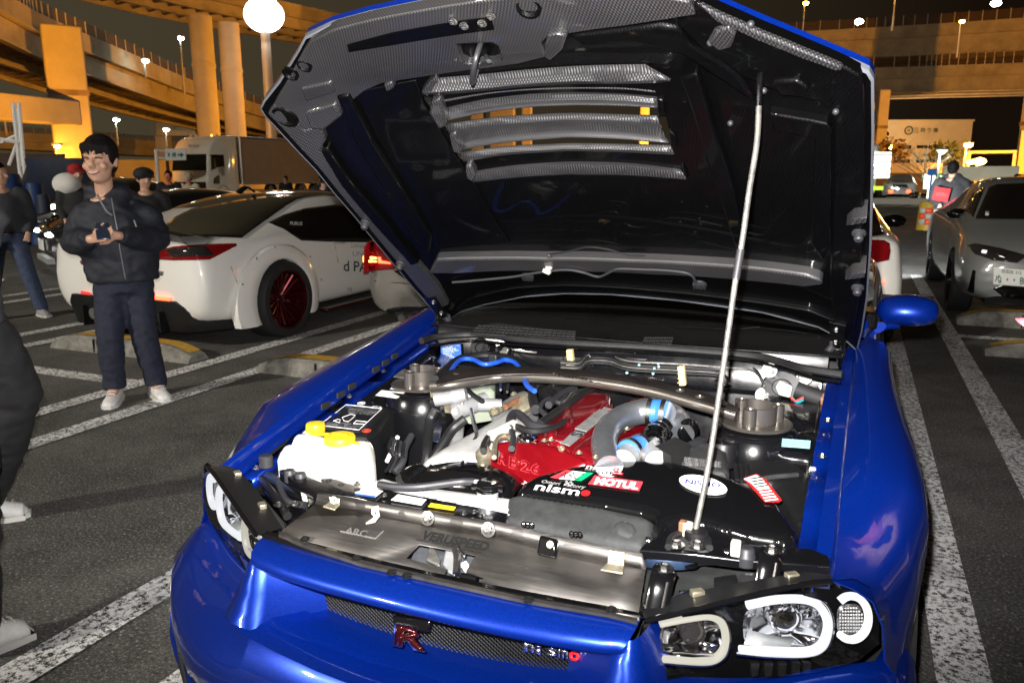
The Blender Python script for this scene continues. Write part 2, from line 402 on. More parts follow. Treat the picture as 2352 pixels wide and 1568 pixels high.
mat('hood_primer', (0.085, 0.092, 0.105), 0.5); mat('underbody', (0.004, 0.004, 0.004), 0.8)
mat('badge_red', (0.05, 0.003, 0.003), 0.25, 0.6, coat=0.5); mat('brake_fluid', (0.26, 0.29, 0.22), 0.5); mat('plenum', (0.36, 0.36, 0.35), 0.6, 0.1, noise=0.1, nscale=40, bump=0.15, bscale=200); mat('engrave_red', (0.50, 0.06, 0.07), 0.4, 0.3); mat('rad_white', (0.48, 0.48, 0.475), 0.45, 0.1, noise=0.12, nscale=14)
mat('engrave_light', (0.55, 0.54, 0.52), 0.35, 0.8); mat('seal_brown', (0.025, 0.022, 0.019), 0.55, noise=0.5, nscale=25); mat('latch_steel', (0.30, 0.32, 0.36), 0.4, 0.8, noise=0.4, nscale=25); mat('beam_blue', (0.035, 0.06, 0.12), 0.32, 0.4, coat=0.4, noise=0.3, nscale=12)
mat('bay_black', (0.004, 0.004, 0.005), 0.2, coat=0.7, noise=0.3, nscale=6, rvar=0.08); mat('bay_blueblack', (0.02, 0.026, 0.045), 0.3, 0.2, coat=0.5, noise=0.3, nscale=8)
carbon('carbon_lit', (0.008, 0.0078, 0.0085), (0.045, 0.0435, 0.045), 0.0036, (R(-36.5), 0, 0), 0.42, 0.5, 0.55)  # one carbon in two tones: flash sheen painted into the lighter copy
carbon('carbon_unlit', (0.0004, 0.0004, 0.0005), (0.0012, 0.0012, 0.0014), 0.0033, (R(-36.5), 0, 0), 0.45, 0.32, 0.10)
mat('lens_red', (0.20, 0.004, 0.006), 0.08, coat=1.0, spec=0.7); mat('lens_clear', (0.9, 0.9, 0.9), 0.03, trans=1.0)
mat('lamp_smoke', (0.02, 0.018, 0.018), 0.08, coat=1.0)
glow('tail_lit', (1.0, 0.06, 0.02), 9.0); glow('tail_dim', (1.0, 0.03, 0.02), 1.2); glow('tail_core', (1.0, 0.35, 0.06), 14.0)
glow('ring_glow', (0.95, 0.97, 1.0), 1.25); glow('head_white', (0.95, 1.0, 0.98), 30.0); glow('sodium_bulb', (1.0, 0.50, 0.08), 60.0); glow('mercury_bulb', (0.80, 1.0, 0.86), 60.0)
glow('ring_cream', (0.95, 0.90, 0.74), 0.75); mat('lamp_grey', (0.45, 0.45, 0.42), 0.2, coat=1.0)
glow('flood_bulb', (1.0, 0.93, 0.82), 6.0); glow('panel_white', (0.92, 1.0, 0.82), 2.6); glow('green_glow', (0.45, 0.9, 0.05), 2.0); glow('amber_glow', (1.0, 0.55, 0.1), 3.0)
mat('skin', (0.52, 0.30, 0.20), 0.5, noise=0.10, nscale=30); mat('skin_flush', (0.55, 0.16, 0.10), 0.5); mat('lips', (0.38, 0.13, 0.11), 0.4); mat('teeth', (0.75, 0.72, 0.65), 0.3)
mat('hair_black', (0.008, 0.006, 0.006), 0.75, spec=0.15, noise=0.5, nscale=150); mat('eye_dark', (0.015, 0.01, 0.008), 0.2)
mat('jacket_navy', (0.010, 0.012, 0.020), 0.7, noise=0.25, nscale=25, bump=0.25, bscale=26); mat('denim_dark', (0.012, 0.015, 0.032), 0.8, noise=0.3, nscale=40, bump=0.2, bscale=30)
mat('cloth_black', (0.010, 0.010, 0.011), 0.8, bump=0.2, bscale=26); mat('cloth_charcoal', (0.030, 0.031, 0.036), 0.85, noise=0.25, nscale=60, bump=0.2, bscale=40); mat('cloth_grey', (0.11, 0.11, 0.12), 0.85)
mat('cloth_jeans', (0.05, 0.07, 0.13), 0.85, noise=0.3, nscale=30); mat('cloth_cream', (0.58, 0.52, 0.40), 0.9, noise=0.2, nscale=30); mat('fur_white', (0.72, 0.70, 0.66), 0.95, bump=0.9, bscale=70)
mat('cloth_red', (0.36, 0.012, 0.015), 0.8); mat('cloth_pink', (0.72, 0.22, 0.26), 0.8, noise=0.1, nscale=200); mat('cloth_dim', (0.05, 0.03, 0.035), 0.9); mat('cloth_beige', (0.40, 0.33, 0.20), 0.9)
mat('shoe_white', (0.70, 0.69, 0.66), 0.55, noise=0.12, nscale=30); mat('shoe_grey', (0.30, 0.30, 0.31), 0.7); mat('sole', (0.60, 0.59, 0.56), 0.6)
mat('phone_case', (0.02, 0.03, 0.05), 0.2, coat=0.8); mat('zip_metal', (0.35, 0.35, 0.36), 0.35, 0.8)
mat('tarp_navy', (0.020, 0.028, 0.055), 0.6, noise=0.3, nscale=5, bump=0.4, bscale=6); mat('drum_blue', (0.012, 0.045, 0.16), 0.5)
mat('drum_yellow', (0.42, 0.27, 0.02), 0.5); mat('drum_red', (0.85, 0.09, 0.03), 0.4); mat('drum_white', (0.42, 0.42, 0.36), 0.4)
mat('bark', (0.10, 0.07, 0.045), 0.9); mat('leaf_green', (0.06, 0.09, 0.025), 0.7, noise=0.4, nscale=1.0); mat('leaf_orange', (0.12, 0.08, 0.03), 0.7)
mat('plate_white', (0.78, 0.78, 0.74), 0.4); mat('plate_green', (0.02, 0.10, 0.05), 0.5)
# ------------------------------------------------------------------ ground, markings
mb = MB(); s = 900
mb.f([mb.bm.verts.new(p) for p in ((-s, -60, 0), (s, -60, 0), (s, 1500, 0), (-s, 1500, 0))])
tag(mb.build('ground', 'asphalt'), kind='structure')
mb = MB()
def strip(x0, x1, y0, y1, w=0.006):
    n = max(1, int(abs(y1-y0)/0.5)); k = max(1, int(abs(x1-x0)/0.5))
    mb.f([mb.bm.verts.new(p) for p in ((x0, y0, w), (x1, y0, w), (x1, y1, w), (x0, y1, w))])
def vline(x, y0, y1, w=0.15): strip(x-w/2, x+w/2, y0, y1)
for xa, xb in ((-1.48, -0.98), (1.10, 1.58), (-3.90, -3.38), (-6.35, -5.85), (-8.85, -8.35), (3.6, 4.1)):
    for x in (xa, xb): vline(x, -1.2 if xa > -3 else 0.2, 11.6)
for x0, x1 in ((-8.35+.075, -6.35-.075), (-5.85+.075, -3.90-.075), (-3.38+.075, -1.48-.075), (-0.98+.075, 1.10-.075), (1.58+.075, 3.6-.075)):
    yy = 2.55 if x1 < -3 else (6.72 if x0 > 1 else 6.3)
    strip(x0, x1, yy, yy+0.15)
tag(mb.build('parking_line', 'line_paint', smooth=False), kind='structure')
def wheel_stop(x0, x1, y, label, depth=0.22, h=0.13):
    c = thing('parking_kerb', label, 'parking kerb', ((x0+x1)/2, y, 0), 'concrete parking kerbs')
    n = 9; r = (x1-x0)
    def prof(t):   # block rounded down at both ends
        e = min(t, 1-t)*r; return h*min(1, 0.42+0.58*math.sin(min(1, e/0.34)*math.pi/2))
    b = MB(); ts = [0, .03, .06, .10, .16, .3, .5, .7, .84, .90, .94, .97, 1]
    rows = []
    for t in ts:
        x = lerp(x0, x1, t); z = prof(t)
        rows.append([V(x, y-depth/2, 0), V(x, y-depth/2+.015, z-.02), V(x, y-depth/2+.04, z), V(x, y+depth/2-.04, z), V(x, y+depth/2, 0)])
    for cut in (0.333, 0.666): pass
    b.loft(rows); b.f([b.bm.verts.new(p) for p in rows[0]]); b.f([b.bm.verts.new(p) for p in rows[-1][::-1]])
    b.build('kerb_block', 'stop_concrete', c)
    b = MB(); rows = []
    for t in ts[1:-1]:
        x = lerp(x0, x1, t); z = prof(t)+.004
        rows.append([V(x, y-.045, z), V(x, y+depth/2-.035, z), V(x, y+depth/2+.004, z-.05)])
    b.loft(rows); b.build('yellow_stripe', 'stop_yellow', c)
    for q in (0.34, 0.67):
        x = lerp(x0, x1, q); j = MB(); j.box((x, y-depth/2+.004, h*.45), (.012, .012, h*.86)); j.build('joint', 'underbody', c, smooth=False)
wheel_stop(-5.60, -4.03, 3.34, 'pale kerb block behind the white coupe, beside the standing man, yellow painted edge')
wheel_stop(-3.36, -1.75, 3.34, 'kerb block with yellow stripe between the silver car and the raised bonnet')
wheel_stop(1.70, 3.30, 7.55, 'kerb block under the nose of the grey saloon, farther one', h=0.15)
wheel_stop(1.76, 3.36, 6.10, 'kerb block in front of the grey saloon, nearer one beside the pink cap', h=0.12)
# ------------------------------------------------------------------ elevated roads
def farz(u, v, z):
    d = ray(u, v); t = (z-CH)/d.z; return EYE+d*t
def hz(u, v, d): return far(u, v, d).z
def deck(name, label, near, far_off, parapet, depth, fence=.95, post=1.7, grp='elevated roads', beams=True, seam=True):
    """near: list of 3-D points of the near top edge of the parapet; the deck reaches far_off metres behind it"""
    P = smooth_path(near, 8); N = []
    for i, p in enumerate(P):
        d = P[min(i+1, len(P)-1)]-P[max(i-1, 0)]; n = V(-d.y, d.x, 0).normalized()
        if n.dot(p-EYE) < 0: n = -n
        N.append(n)
    c = thing(name, label, 'elevated road', (P[0].x, P[0].y, 0), grp)
    D = lambda i, o, z: P[i]+N[i]*o+V(0, 0, z)
    idx = range(len(P))
    b = MB(); b.loft([[D(i, 0, -parapet), D(i, 0, 0), D(i, .35, 0), D(i, .35, -parapet+.3), D(i, far_off-.35, -parapet+.3), D(i, far_off-.35, 0), D(i, far_off, 0), D(i, far_off, -parapet)] for i in idx])
    b.build('parapet', 'concrete_deck', c)
    b = MB(); b.loft([[D(i, -.12, -parapet-.12), D(i, -.12, -parapet+.002), D(i, .3, -parapet+.002), D(i, .3, -parapet-.12)] for i in idx], True)
    b.build('ledge', 'concrete_deck', c)
    b = MB()
    for o in (.5, far_off*.5, far_off-.6):
        b.loft([[D(i, o, -parapet-.1), D(i, o+.25, -parapet-.1), D(i, o+.25, -depth), D(i, o-.25, -depth), D(i, o-.25, -depth+.12), D(i, o, -depth+.12)] for i in idx], True)
    b.build('girder', 'concrete_deck', c)
    b = MB(); b.loft([[D(i, .2, -parapet-.1), D(i, far_off-.2, -parapet-.1)] for i in idx]); b.build('deck_slab', 'steel_girder', c)
    acc = 0; bm_ = MB()
    for i in range(1, len(P)):
        L = (P[i]-P[i-1]).length; k = max(1, int(L/3.2))
        for q in range(k):
            t = q/k; p = P[i-1].lerp(P[i], t); n = N[i]
            if beams: bm_.tube([p+n*.8+V(0, 0, -depth+.5), p+n*(far_off-.8)+V(0, 0, -parapet-.4)], .14, 5); bm_.tube([p+n*.8+V(0, 0, -parapet-.4), p+n*(far_off-.8)+V(0, 0, -depth+.5)], .14, 5)
    if beams: bm_.build('cross_brace', 'steel_girder', c)
    else: bm_.bm.free()
    if fence:
        first = None; cnt = 0
        for i in range(1, len(P)):
            L = (P[i]-P[i-1]).length; k = max(1, int(L/post))
            for q in range(k):
                p = P[i-1].lerp(P[i], q/k)+N[i]*.15
                if first is None:
                    b = MB(); b.box((0, 0, fence/2), (.09, .09, fence)); first = b.build('fence_post', 'galv_pole', None, smooth=False); first.location = p; attach(first, c)
                    me = first.data
                else:
                    o = bpy.data.objects.new('fence_post', me); COL.objects.link(o); o.location = p; attach(o, c)
        b = MB()
        b.loft([[D(i, .17, .05), D(i, .17, fence*.93)] for i in idx]); b.build('fence_mesh', 'fence_mesh', c)
    return c
fm = mat('fence_mesh', (0.10, 0.06, 0.035), 0.8); fm.node_tree.nodes['Principled BSDF'].inputs['Alpha'].default_value = 0.55
# left: ramp curving down from the upper left
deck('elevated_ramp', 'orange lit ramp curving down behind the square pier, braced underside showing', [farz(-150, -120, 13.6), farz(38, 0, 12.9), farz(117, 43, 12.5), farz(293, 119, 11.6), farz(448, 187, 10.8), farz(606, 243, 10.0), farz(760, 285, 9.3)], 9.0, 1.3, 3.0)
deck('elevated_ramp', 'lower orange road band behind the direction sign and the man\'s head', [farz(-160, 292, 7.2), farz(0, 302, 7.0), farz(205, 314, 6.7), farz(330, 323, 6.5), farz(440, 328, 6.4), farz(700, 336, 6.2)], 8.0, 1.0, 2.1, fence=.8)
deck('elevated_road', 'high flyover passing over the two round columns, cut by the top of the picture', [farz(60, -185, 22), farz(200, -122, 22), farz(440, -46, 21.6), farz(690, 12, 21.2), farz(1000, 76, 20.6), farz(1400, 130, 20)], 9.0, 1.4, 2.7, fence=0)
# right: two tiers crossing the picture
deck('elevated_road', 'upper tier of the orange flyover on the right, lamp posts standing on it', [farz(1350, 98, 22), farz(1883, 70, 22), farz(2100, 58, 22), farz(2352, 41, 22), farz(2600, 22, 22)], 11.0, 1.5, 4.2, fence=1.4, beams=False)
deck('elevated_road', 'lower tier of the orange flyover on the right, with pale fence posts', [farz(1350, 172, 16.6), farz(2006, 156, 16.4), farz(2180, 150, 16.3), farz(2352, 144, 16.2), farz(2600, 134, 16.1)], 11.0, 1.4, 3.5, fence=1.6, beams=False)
def pier(label, px, w, dist, top, square, m='concrete_pier', d=None):
    p = far(px, 430, dist); z = hz(px, top, dist)
    c = thing('concrete_pier', label, 'pier', (p.x, p.y, 0), 'piers under the elevated roads'); b = MB()
    wm = w/FPX*dist
    yawm = Matrix.Rotation(YAW*square if square else 0, 3, 'Z')
    if square:
        b.box((p.x, p.y, z/2), (wm, d or wm, z), Matrix.Rotation(square, 3, 'Z')); b.build('shaft', m, c, bevel=.12)
        b = MB(); b.box((p.x, p.y, z*.62), (wm*1.03, (d or wm)*1.03, .35), Matrix.Rotation(square, 3, 'Z')); b.build('band', 'steel_girder', c)
    else:
        b.cyl((p.x, p.y, 0), (p.x, p.y, z), wm/2, seg=28); b.build('shaft', m, c)
        b = MB(); b.lathe((p.x, p.y, z*.72), (0, 0, 1), [(wm/2, 0), (wm/2+.05, .02), (wm/2+.05, .3), (wm/2, .32)], 28); b.build('band', m, c)
    return c
pier('square yellow pier with a cross beam, left of the standing man', 180, 68, 60, 66, 0.95)
c = pier('round column under the high flyover, left one of the pair', 490, 45, 72, 40, 0)
c = pier('round column under the high flyover, right one of the pair beside the floodlight', 551, 42, 68, 55, 0)
for a, b_, lab in ((1100, 30, 'narrow pier seen through the bonnet louvres, first from the left'), (1156, 54, 'wide pier seen through the bonnet louvres'), (1210, 22, 'thin pier seen through the bonnet louvres beside the wide one'), (1475, 20, 'short pier seen at the right end of the louvres')):
    pier(lab, a, b_, 92, 110 if a < 1400 else 245, 0.3)
pier('pale orange pier cut by the right edge of the picture', 2368, 44, 92, 190, 0.5)
pier('thin pier beside the right edge of the bonnet', 2008, 22, 105, 208, 0.5)
# cross beam of the square pier
b = MB(); p = far(160, 430, 60); q = far(-160, 430, 54); zc = hz(160, 262, 60)
b.prism([p+V(0, 0, zc-p.z+.75*sgn) for sgn in (-1, 1)]+[q+V(0, 0, zc-q.z+.75*sgn) for sgn in (1, -1)], ((p-q).cross(V(0, 0, 1))).normalized()*1.6)
tag(b.build('cross_beam', 'concrete_pier', bevel=.08), 'yellow concrete beam running from the square pier out of the picture', 'beam')
# grey portal block farther back
p = far(425, 430, 118); b = MB(); b.box((p.x, p.y, CH+118*(402-310)/1780), (5.2, 3, 1.9), Matrix.Rotation(YAW, 3, 'Z')); b.box((p.x-2.2, p.y-.9, CH+4), (1.6, 1.6, 9), Matrix.Rotation(YAW, 3, 'Z'))
tag(b.build('concrete_portal', 'concrete_pier', bevel=.06), 'dim concrete portal far behind the round columns', 'portal')
# ------------------------------------------------------------------ lamp posts (those that are lit carry their own lamp)
def lamp_post(label, px, py, dist, base, color, power, kind='arm', r=.07, bulb=.28, aim=None):
    top = far(px, py, dist); p = V(top.x, top.y, base)
    c = thing('street_lamp', label, 'street lamp', p, 'street lamps on the roads and around the car park')
    m = MB(); m.tube([p, V(p.x, p.y, top.z-.15)], [r*1.5, r], 8); m.tube([V(p.x, p.y, top.z-.15), top+V(.1, 0, .05)], r*.7, 6); m.build('pole', 'galv_pole', c)
    m = MB(); m.box(top+V(.15, 0, .12), (.7, .32, .14)); m.build('lamp_head', 'galv_pole', c, bevel=.03)
    m = MB(); m.ball(top+V(.15, 0, -.02), (bulb, bulb, bulb*.6), 10, 6); m.build('lamp_glass', 'sodium_bulb' if color == SODIUM else 'mercury_bulb', c)
    if power:
        l = lamp('street_light', 'SPOT' if aim else 'POINT', top+V(.1, 0, -.6), power, (1.0, .60, .26) if power == 26000 and not aim else color, .25, aim, R(110) if aim else None, .4); attach(l, c)
    return c
lamp_post('small sodium lamp glowing beside the square pier', 128, 336, 58, 0, SODIUM, 500, bulb=.2)
lamp_post('white lamp on the ramp fence, seen below the floodlight flyover', 331, 140, 76, 9.5, MERC, 0)
lamp_post('white lamp high in the sky between pier and columns', 413, 88, 84, 9, MERC, 0)
lamp_post('white lamp above the lower road, left of the sign', 265, 275, 106, 5, MERC, 0, bulb=.36)
lamp_post('white lamp above the lower road, just left of the round column', 380, 298, 110, 5, MERC, 0, bulb=.36)
lamp_post('white lamp at the left edge above the yellow beam', 4, 226, 86, 5, MERC, 0, bulb=.4)
lamp_post('sodium lamp beside the white office building', 2043, 337, 132, 0, SODIUM, 26000, bulb=.5)
lamp_post('sodium lamp on a pale mast, right of the office building', 2219, 333, 70, 0, SODIUM, 4000, bulb=.3)
lamp_post('sodium lamp glimpsed over the bonnet edge, leftmost on the right flyover', 1649, 14, 118, 18, SODIUM, 0, bulb=.34)
lamp_post('orange lamp on the upper tier, second from the bonnet edge', 1848, 8, 112, 17, SODIUM, 0, bulb=.34)
lamp_post('orange lamp post cut by the top edge, right flyover', 2056, -6, 108, 18, SODIUM, 0, bulb=.34)
lamp_post('white lamp standing on the upper tier near the bonnet edge', 1970, 50, 110, 19, MERC, 0, bulb=.5)
lamp_post('white lamp on the upper tier near the right corner of the picture', 2284, 8, 101, 19, MERC, 0, bulb=.5)
lamp_post('tiny amber lamp on the lower tier of the right flyover', 2206, 50, 104, 14, SODIUM, 0, bulb=.28)
lamp_post('white lamp on a mast in front of the office building', 2158, 348, 60, 0, MERC, 900, bulb=.2)
lamp_post('small amber lamp above the pale wall', 2106, 407, 90, 0, SODIUM, 0, bulb=.4)
# added sodium lamps, unseen outside the picture and behind the bonnet, to light the concrete
lamp_post('unseen sodium lamp added left of the picture to light the ramp', -280, 330, 44, 0, SODIUM, 44000, bulb=.25, aim=far(330, 60, 72))
lamp_post('unseen sodium lamp added behind the bonnet to light the left flyover', 1040, 300, 72, 0, SODIUM, 42000, bulb=.25, aim=far(560, 110, 80))
lamp_post('unseen sodium lamp added behind the open bonnet, farther right', 1560, 330, 84, 0, SODIUM, 40000, bulb=.25, aim=far(1350, 230, 92))
lamp_post('unseen sodium lamp added right of the picture to light the flyover', 2700, 330, 74, 0, SODIUM, 110000, bulb=.25, aim=far(2200, 100, 104))
# tall floodlight mast
top = far(606, 28, 60); p = V(top.x, top.y, 0)
c = thing('floodlight_mast', 'thick steel mast with a blazing white floodlight beside the bonnet corner', 'floodlight', p)
m = MB(); m.tube([p, top-V(0, 0, .4)], [.40, .30], 16); m.build('mast', 'galv_pole', c)
m = MB(); m.lathe(top+V(0, 0, .8), (0, 0, 1), [(0, .5), (.5, .45), (.9, .1), (.9, 0), (0, 0)], 18); m.build('lamp_hood', 'galv_pole', c)
m = MB(); m.ball(top-V(0, 0, .2), (1.35, 1.35, 1.15), 20, 12); m.build('lamp_glass', 'flood_bulb', c)  # emissive globe enlarged to take in the floodlight's glare
l = lamp('floodlight', 'POINT', top-V(0, 0, 1.6), 900, (1.0, .90, .74), .8); attach(l, c)
# added unseen floodlights, one lighting the row of cars, one the lorry
def mast(label, loc, power, aim=(-3.5, 5.5, 0), cone=66):
    top = V(*loc); p = V(top.x, top.y, 0)
    c = thing('floodlight_mast', label, 'floodlight', p); m = MB(); m.tube([p, top], [.3, .2], 12); m.build('mast', 'galv_pole', c)
    m = MB(); m.ball(top, (.7, .7, .5), 14, 8); m.build('lamp_glass', 'flood_bulb', c)
    l = lamp('floodlight', 'SPOT', top-V(0, 0, 1), power, (1.0, .93, .82), .6, aim, R(cone), .7); attach(l, c)
mast('unseen floodlight mast added behind the photographer to light the cars', (-14, -22, 13), 36000)
mast('unseen floodlight mast added left of the picture to light the lorry', (-23, 6, 12), 13000, (-29, 32, 1.5), 62)
# ------------------------------------------------------------------ office building and right background
p = far(2100, 430, 150); rot = Matrix.Rotation(YAW*0.9, 3, 'Z'); k = 150/1780
c = thing('office_building', 'pale warehouse office with dark characters near the roof, right of the bonnet', 'building', (p.x, p.y, 0))
bx = rot@V(1, 0, 0); by = rot@V(0, 1, 0)
x0 = far(1960, 430, 150); zt = hz(2100, 279, 150); wid = 17.6
b = MB(); b.box(p+by*6-bx*.4+V(0, 0, zt/2-p.z), (wid, 12, zt), rot); b.build('wall', 'building_pale', c, bevel=.05)
b = MB(); b.box(p+by*6-bx*.4+V(0, 0, zt-p.z+.08), (wid+.3, 12.3, .3), rot); b.build('roof_edge', 'building_pale', c)
def bw(u0, u1, v0, v1, nm='window'):
    b = MB(); q = lambda u, v: V(*(onp(u, v, p-by*.06-by*0, by)))
    b.prism([q(u0, v1), q(u1, v1), q(u1, v0), q(u0, v0)], by*.2); b.build(nm, 'window_dark', c, smooth=False)
for u0, u1, v0, v1 in ((2008, 2020, 302, 313), (2034, 2042, 303, 312), (2006, 2026, 335, 344), (2056, 2073, 334, 342), (2074, 2093, 334, 342), (2106, 2121, 334, 341), (2122, 2137, 334, 341), (2138, 2152, 334, 341), (2044, 2090, 367, 374), (2104, 2122, 367, 374)): bw(u0, u1, v0, v1)
q = lambda u, v: onp(u, v, p-by*.1, by)
for ch, u in (('三', 2104), ('井', 2120), ('倉', 2134), ('庫', 2149)): text('lettering', ch, 'sign_dark', c, q(u-6, 305), q(u+6, 305), q(u-6, 294), .02, .02)
b = MB(); b.lathe(q(2087, 300), -by, [(.72, 0), (.72, .08), (.5, .08), (.5, 0)], 20); b.build('emblem', 'sign_dark', c); text('lettering', '井', 'sign_dark', c, q(2083, 304), q(2091, 304), q(2083, 296), .03, .02)
# long pale wall and lower brown part behind the car park
def wallpx(name, label, u0, u1, v0, v1, d, m, thick=.4, cat='wall'):
    a = far(u0, 430, d); e = far(u1, 430, d); kz = lambda v: hz((u0+u1)/2, v, d)
    b = MB(); n = (e-a).cross(V(0, 0, 1)).normalized(); n = n if n.dot(a-EYE) > 0 else -n
    b.prism([V(a.x, a.y, kz(v1)), V(e.x, e.y, kz(v1)), V(e.x, e.y, kz(v0)), V(a.x, a.y, kz(v0))], n*thick)
    return tag(b.build(name, m, bevel=.03), label, cat)
wallpx('perimeter_wall', 'long pale orange wall behind the far car park, left of the masts', 1700, 2160, 376, 398, 80, 'wall_pale')
wallpx('retaining_wall', 'dim brown wall below the pale wall, trees in front of it', 1700, 2170, 398, 437, 78, 'wall_brown')
wallpx('perimeter_wall', 'pale boarded wall right of the lamp mast, behind the man in the hooded top', 2162, 2336, 382, 416, 66, 'wall_pale')
wallpx('tunnel_portal', 'glowing box frame above the pale boarded wall', 2214, 2326, 346, 352, 74, 'wall_pale', 3, 'portal')
wallpx('portal_post', 'left post of the glowing box frame', 2214, 2222, 352, 384, 74, 'wall_pale', 3, 'post'); wallpx('portal_post', 'right post of the glowing box frame', 2318, 2326, 352, 384, 74, 'wall_pale', 3, 'post')
lamp_post('sodium lamp inside the glowing box frame, brighter one', 2245, 370, 68, 0, SODIUM, 5200, bulb=.42)
lamp_post('sodium lamp inside the glowing box frame, smaller one beside the mast', 2224, 372, 69, 0, SODIUM, 0, bulb=.26)
wallpx('grey_tower', 'dim grey block beside the right hand pier', 2330, 2352, 300, 400, 88, 'building_pale', 3, 'building')
c0 = wallpx('kerb_wall', 'low pale kerb along the far lane, behind the chequered drum', 1995, 2180, 456, 470, 40, 'wall_pale', .5, 'kerb')
wallpx('perimeter_wall', 'long brown wall behind the blue drums at the left edge', -200, 158, 352, 458, 44, 'wall_brown', .4)
wallpx('orange_wall', 'orange lit wall under the lower ramp, behind the direction sign', 150, 760, 368, 452, 92, 'concrete_pier', .5)
# lit truck/shop box glimpsed at the bonnet's edge
p = far(1992, 430, 46); c = thing('light_truck', 'van decorated with bright white lights at the bonnet\'s right edge', 'van', (p.x, p.y, 0)); rt = Matrix.Rotation(YAW, 3, 'Z')
b = MB(); b.box(p+rt@V(-.05, 1, 0)+V(0, 0, 1.7-p.z), (1.55, 3.2, 2.5), Matrix.Rotation(YAW-.38, 3, 'Z')); b.build('body', 'sign_white', c, bevel=.1)
b = MB(); b.box(p+rt@V(0, -.75, 0)+V(0, 0, 1.9-p.z), (1.5, .12, 1.3), rt); b.build('lit_panel', 'panel_white', c, bevel=.04)
for i in range(4):
    b = MB(); b.box(p+rt@V(0, -.83, 0)+V(0, 0, 1.4+.34*i-p.z), (1.55, .08, .05), rt); b.build('panel_bar', 'galv_pole', c)
b = MB(); b.box(p+rt@V(.1, -.8, 0)+V(0, 0, .75-p.z), (.7, .1, .18), rt); b.build('green_lamp', 'green_glow', c)
for sx in (-.7, .7):
    b = MB(); q = p+rt@V(sx, .4, 0); b.cyl(V(q.x, q.y, .35)-rt@V(.12, 0, 0), V(q.x, q.y, .35)+rt@V(.12, 0, 0), .35); b.build('wheel', 'rubber', c)
# ------------------------------------------------------------------ sign, lattice mast, drums, trees on the left and right
d = 46; q = lambda u, v: far(u, v, d)
c = thing('direction_sign', 'white direction sign with a green arrow left of the truck cab', 'road sign', q(358, 452).xy.to_3d())
b = MB(); a = q(358, 378); b.tube([V(a.x, a.y, 0), q(358, 343)], .09, 8); b.tube([q(358, 345), q(384, 348)], .05, 6); b.tube([q(358, 362), q(384, 364)], .05, 6); b.build('post', 'sign_white', c)
nn = -RT0.cross(V(0, 0, 1))
b = MB(); b.prism([q(380, 369), q(427, 368), q(426, 341), q(379, 342)], V(FW.x, FW.y, 0)*.1); b.build('board', 'sign_white', c, smooth=False)
of = V(FW.x, FW.y, 0)*-.03
text('lettering', '本', 'sign_green', c, q(385, 361)+of, q(392, 361)+of, q(385, 350)+of, 0.01, .03); text('lettering', '線', 'sign_green', c, q(396, 361)+of, q(405, 361)+of, q(396, 350)+of, 0.01, .03)
b = MB(); b.prism([q(u, v)+of for u, v in ((409, 354), (416, 354), (416, 350), (423, 356), (416, 362), (416, 358), (409, 358))], of*.4); b.build('arrow', 'sign_green', c, smooth=False)
d = 40
c = thing('steel_mast', 'galvanised steel upright with braces standing behind the brown wall', 'mast', q(52, 452).xy.to_3d())
b = MB(); b.box((0, 0, 0), (.01,)*3); b.bm.clear()
for u0, u1 in ((43, 55), (30, 44)):
    a = q(u1, 382); t_ = q(u0, 236); b.tube([V(a.x, a.y, 0), a, t_], .08, 6)
b.prism([q(44, 382), q(54, 382), q(43, 250), q(33, 250)], V(FW.x, FW.y, 0)*.1)
b.build('upright', 'sign_white', c)
b = MB(); b.tube([q(38, 310), q(0, 328)], .06, 6); b.tube([q(40, 325), q(20, 380)], .07, 6); b.tube([q(0, 320), q(44, 327)], .09, 6); b.build('brace', 'sign_white', c)
def drum(label, u, v0, v1, w, dist, m):
    a = far(u, 430, dist); r = w/FPX*dist/2; z1 = CH+dist*(402-v0)/1780; z0 = max(0, CH+dist*(402-v1)/1780)
    c = thing('barrel', label, 'barrel', (a.x, a.y, 0), 'blue barrels along the wall'); b = MB(); h = z1
    b.lathe((a.x, a.y, 0), (0, 0, 1), [(0, 0), (r, 0), (r*1.02, h*.06), (r*.97, h*.09), (r*.98, h*.34), (r*1.04, h*.36), (r*.98, h*.39), (r*.98, h*.66), (r*1.04, h*.68), (r*.97, h*.71), (r*.95, h*.95), (r*.9, h), (0, h)], 18); b.build('drum', m, c)
    b = MB(); b.lathe((a.x, a.y, h), (0, 0, 1), [(0, .03), (r*.85, .03), (r*.88, 0)], 18); b.build('lid', m, c)
drum('tall blue barrel at the left edge behind the walking man', 22, 401, 470, 44, 20, 'drum_blue'); drum('blue barrel against the brown wall, second from the left edge', 77, 418, 480, 36, 20, 'drum_blue')
drum('smaller dark blue barrel half hidden by the second one', 95, 440, 485, 26, 19, 'tarp_navy')
p = far(160, 430, 30); c = thing('tarpaulin_stack', 'heap covered with a dark navy tarpaulin behind the red capped person', 'covered stack', (p.x, p.y, 0))
b = MB(); rr = Matrix.Rotation(YAW, 3, 'Z')
rows = []
for i in range(9):
    t = i/8; w_ = (1.0-.25*t)*1.75; hgt = 2.0*t
    rows.append([p+rr@V(w_*math.cos(a)*(1+.08*math.sin(3*a+i)), .9*math.sin(a)*(1-.2*t), 0)+V(0, 0, hgt-p.z) for a in [2*math.pi*k/22 for k in range(22)]])
b.loft(rows, True, True); b.build('tarpaulin', 'tarp_navy', c)
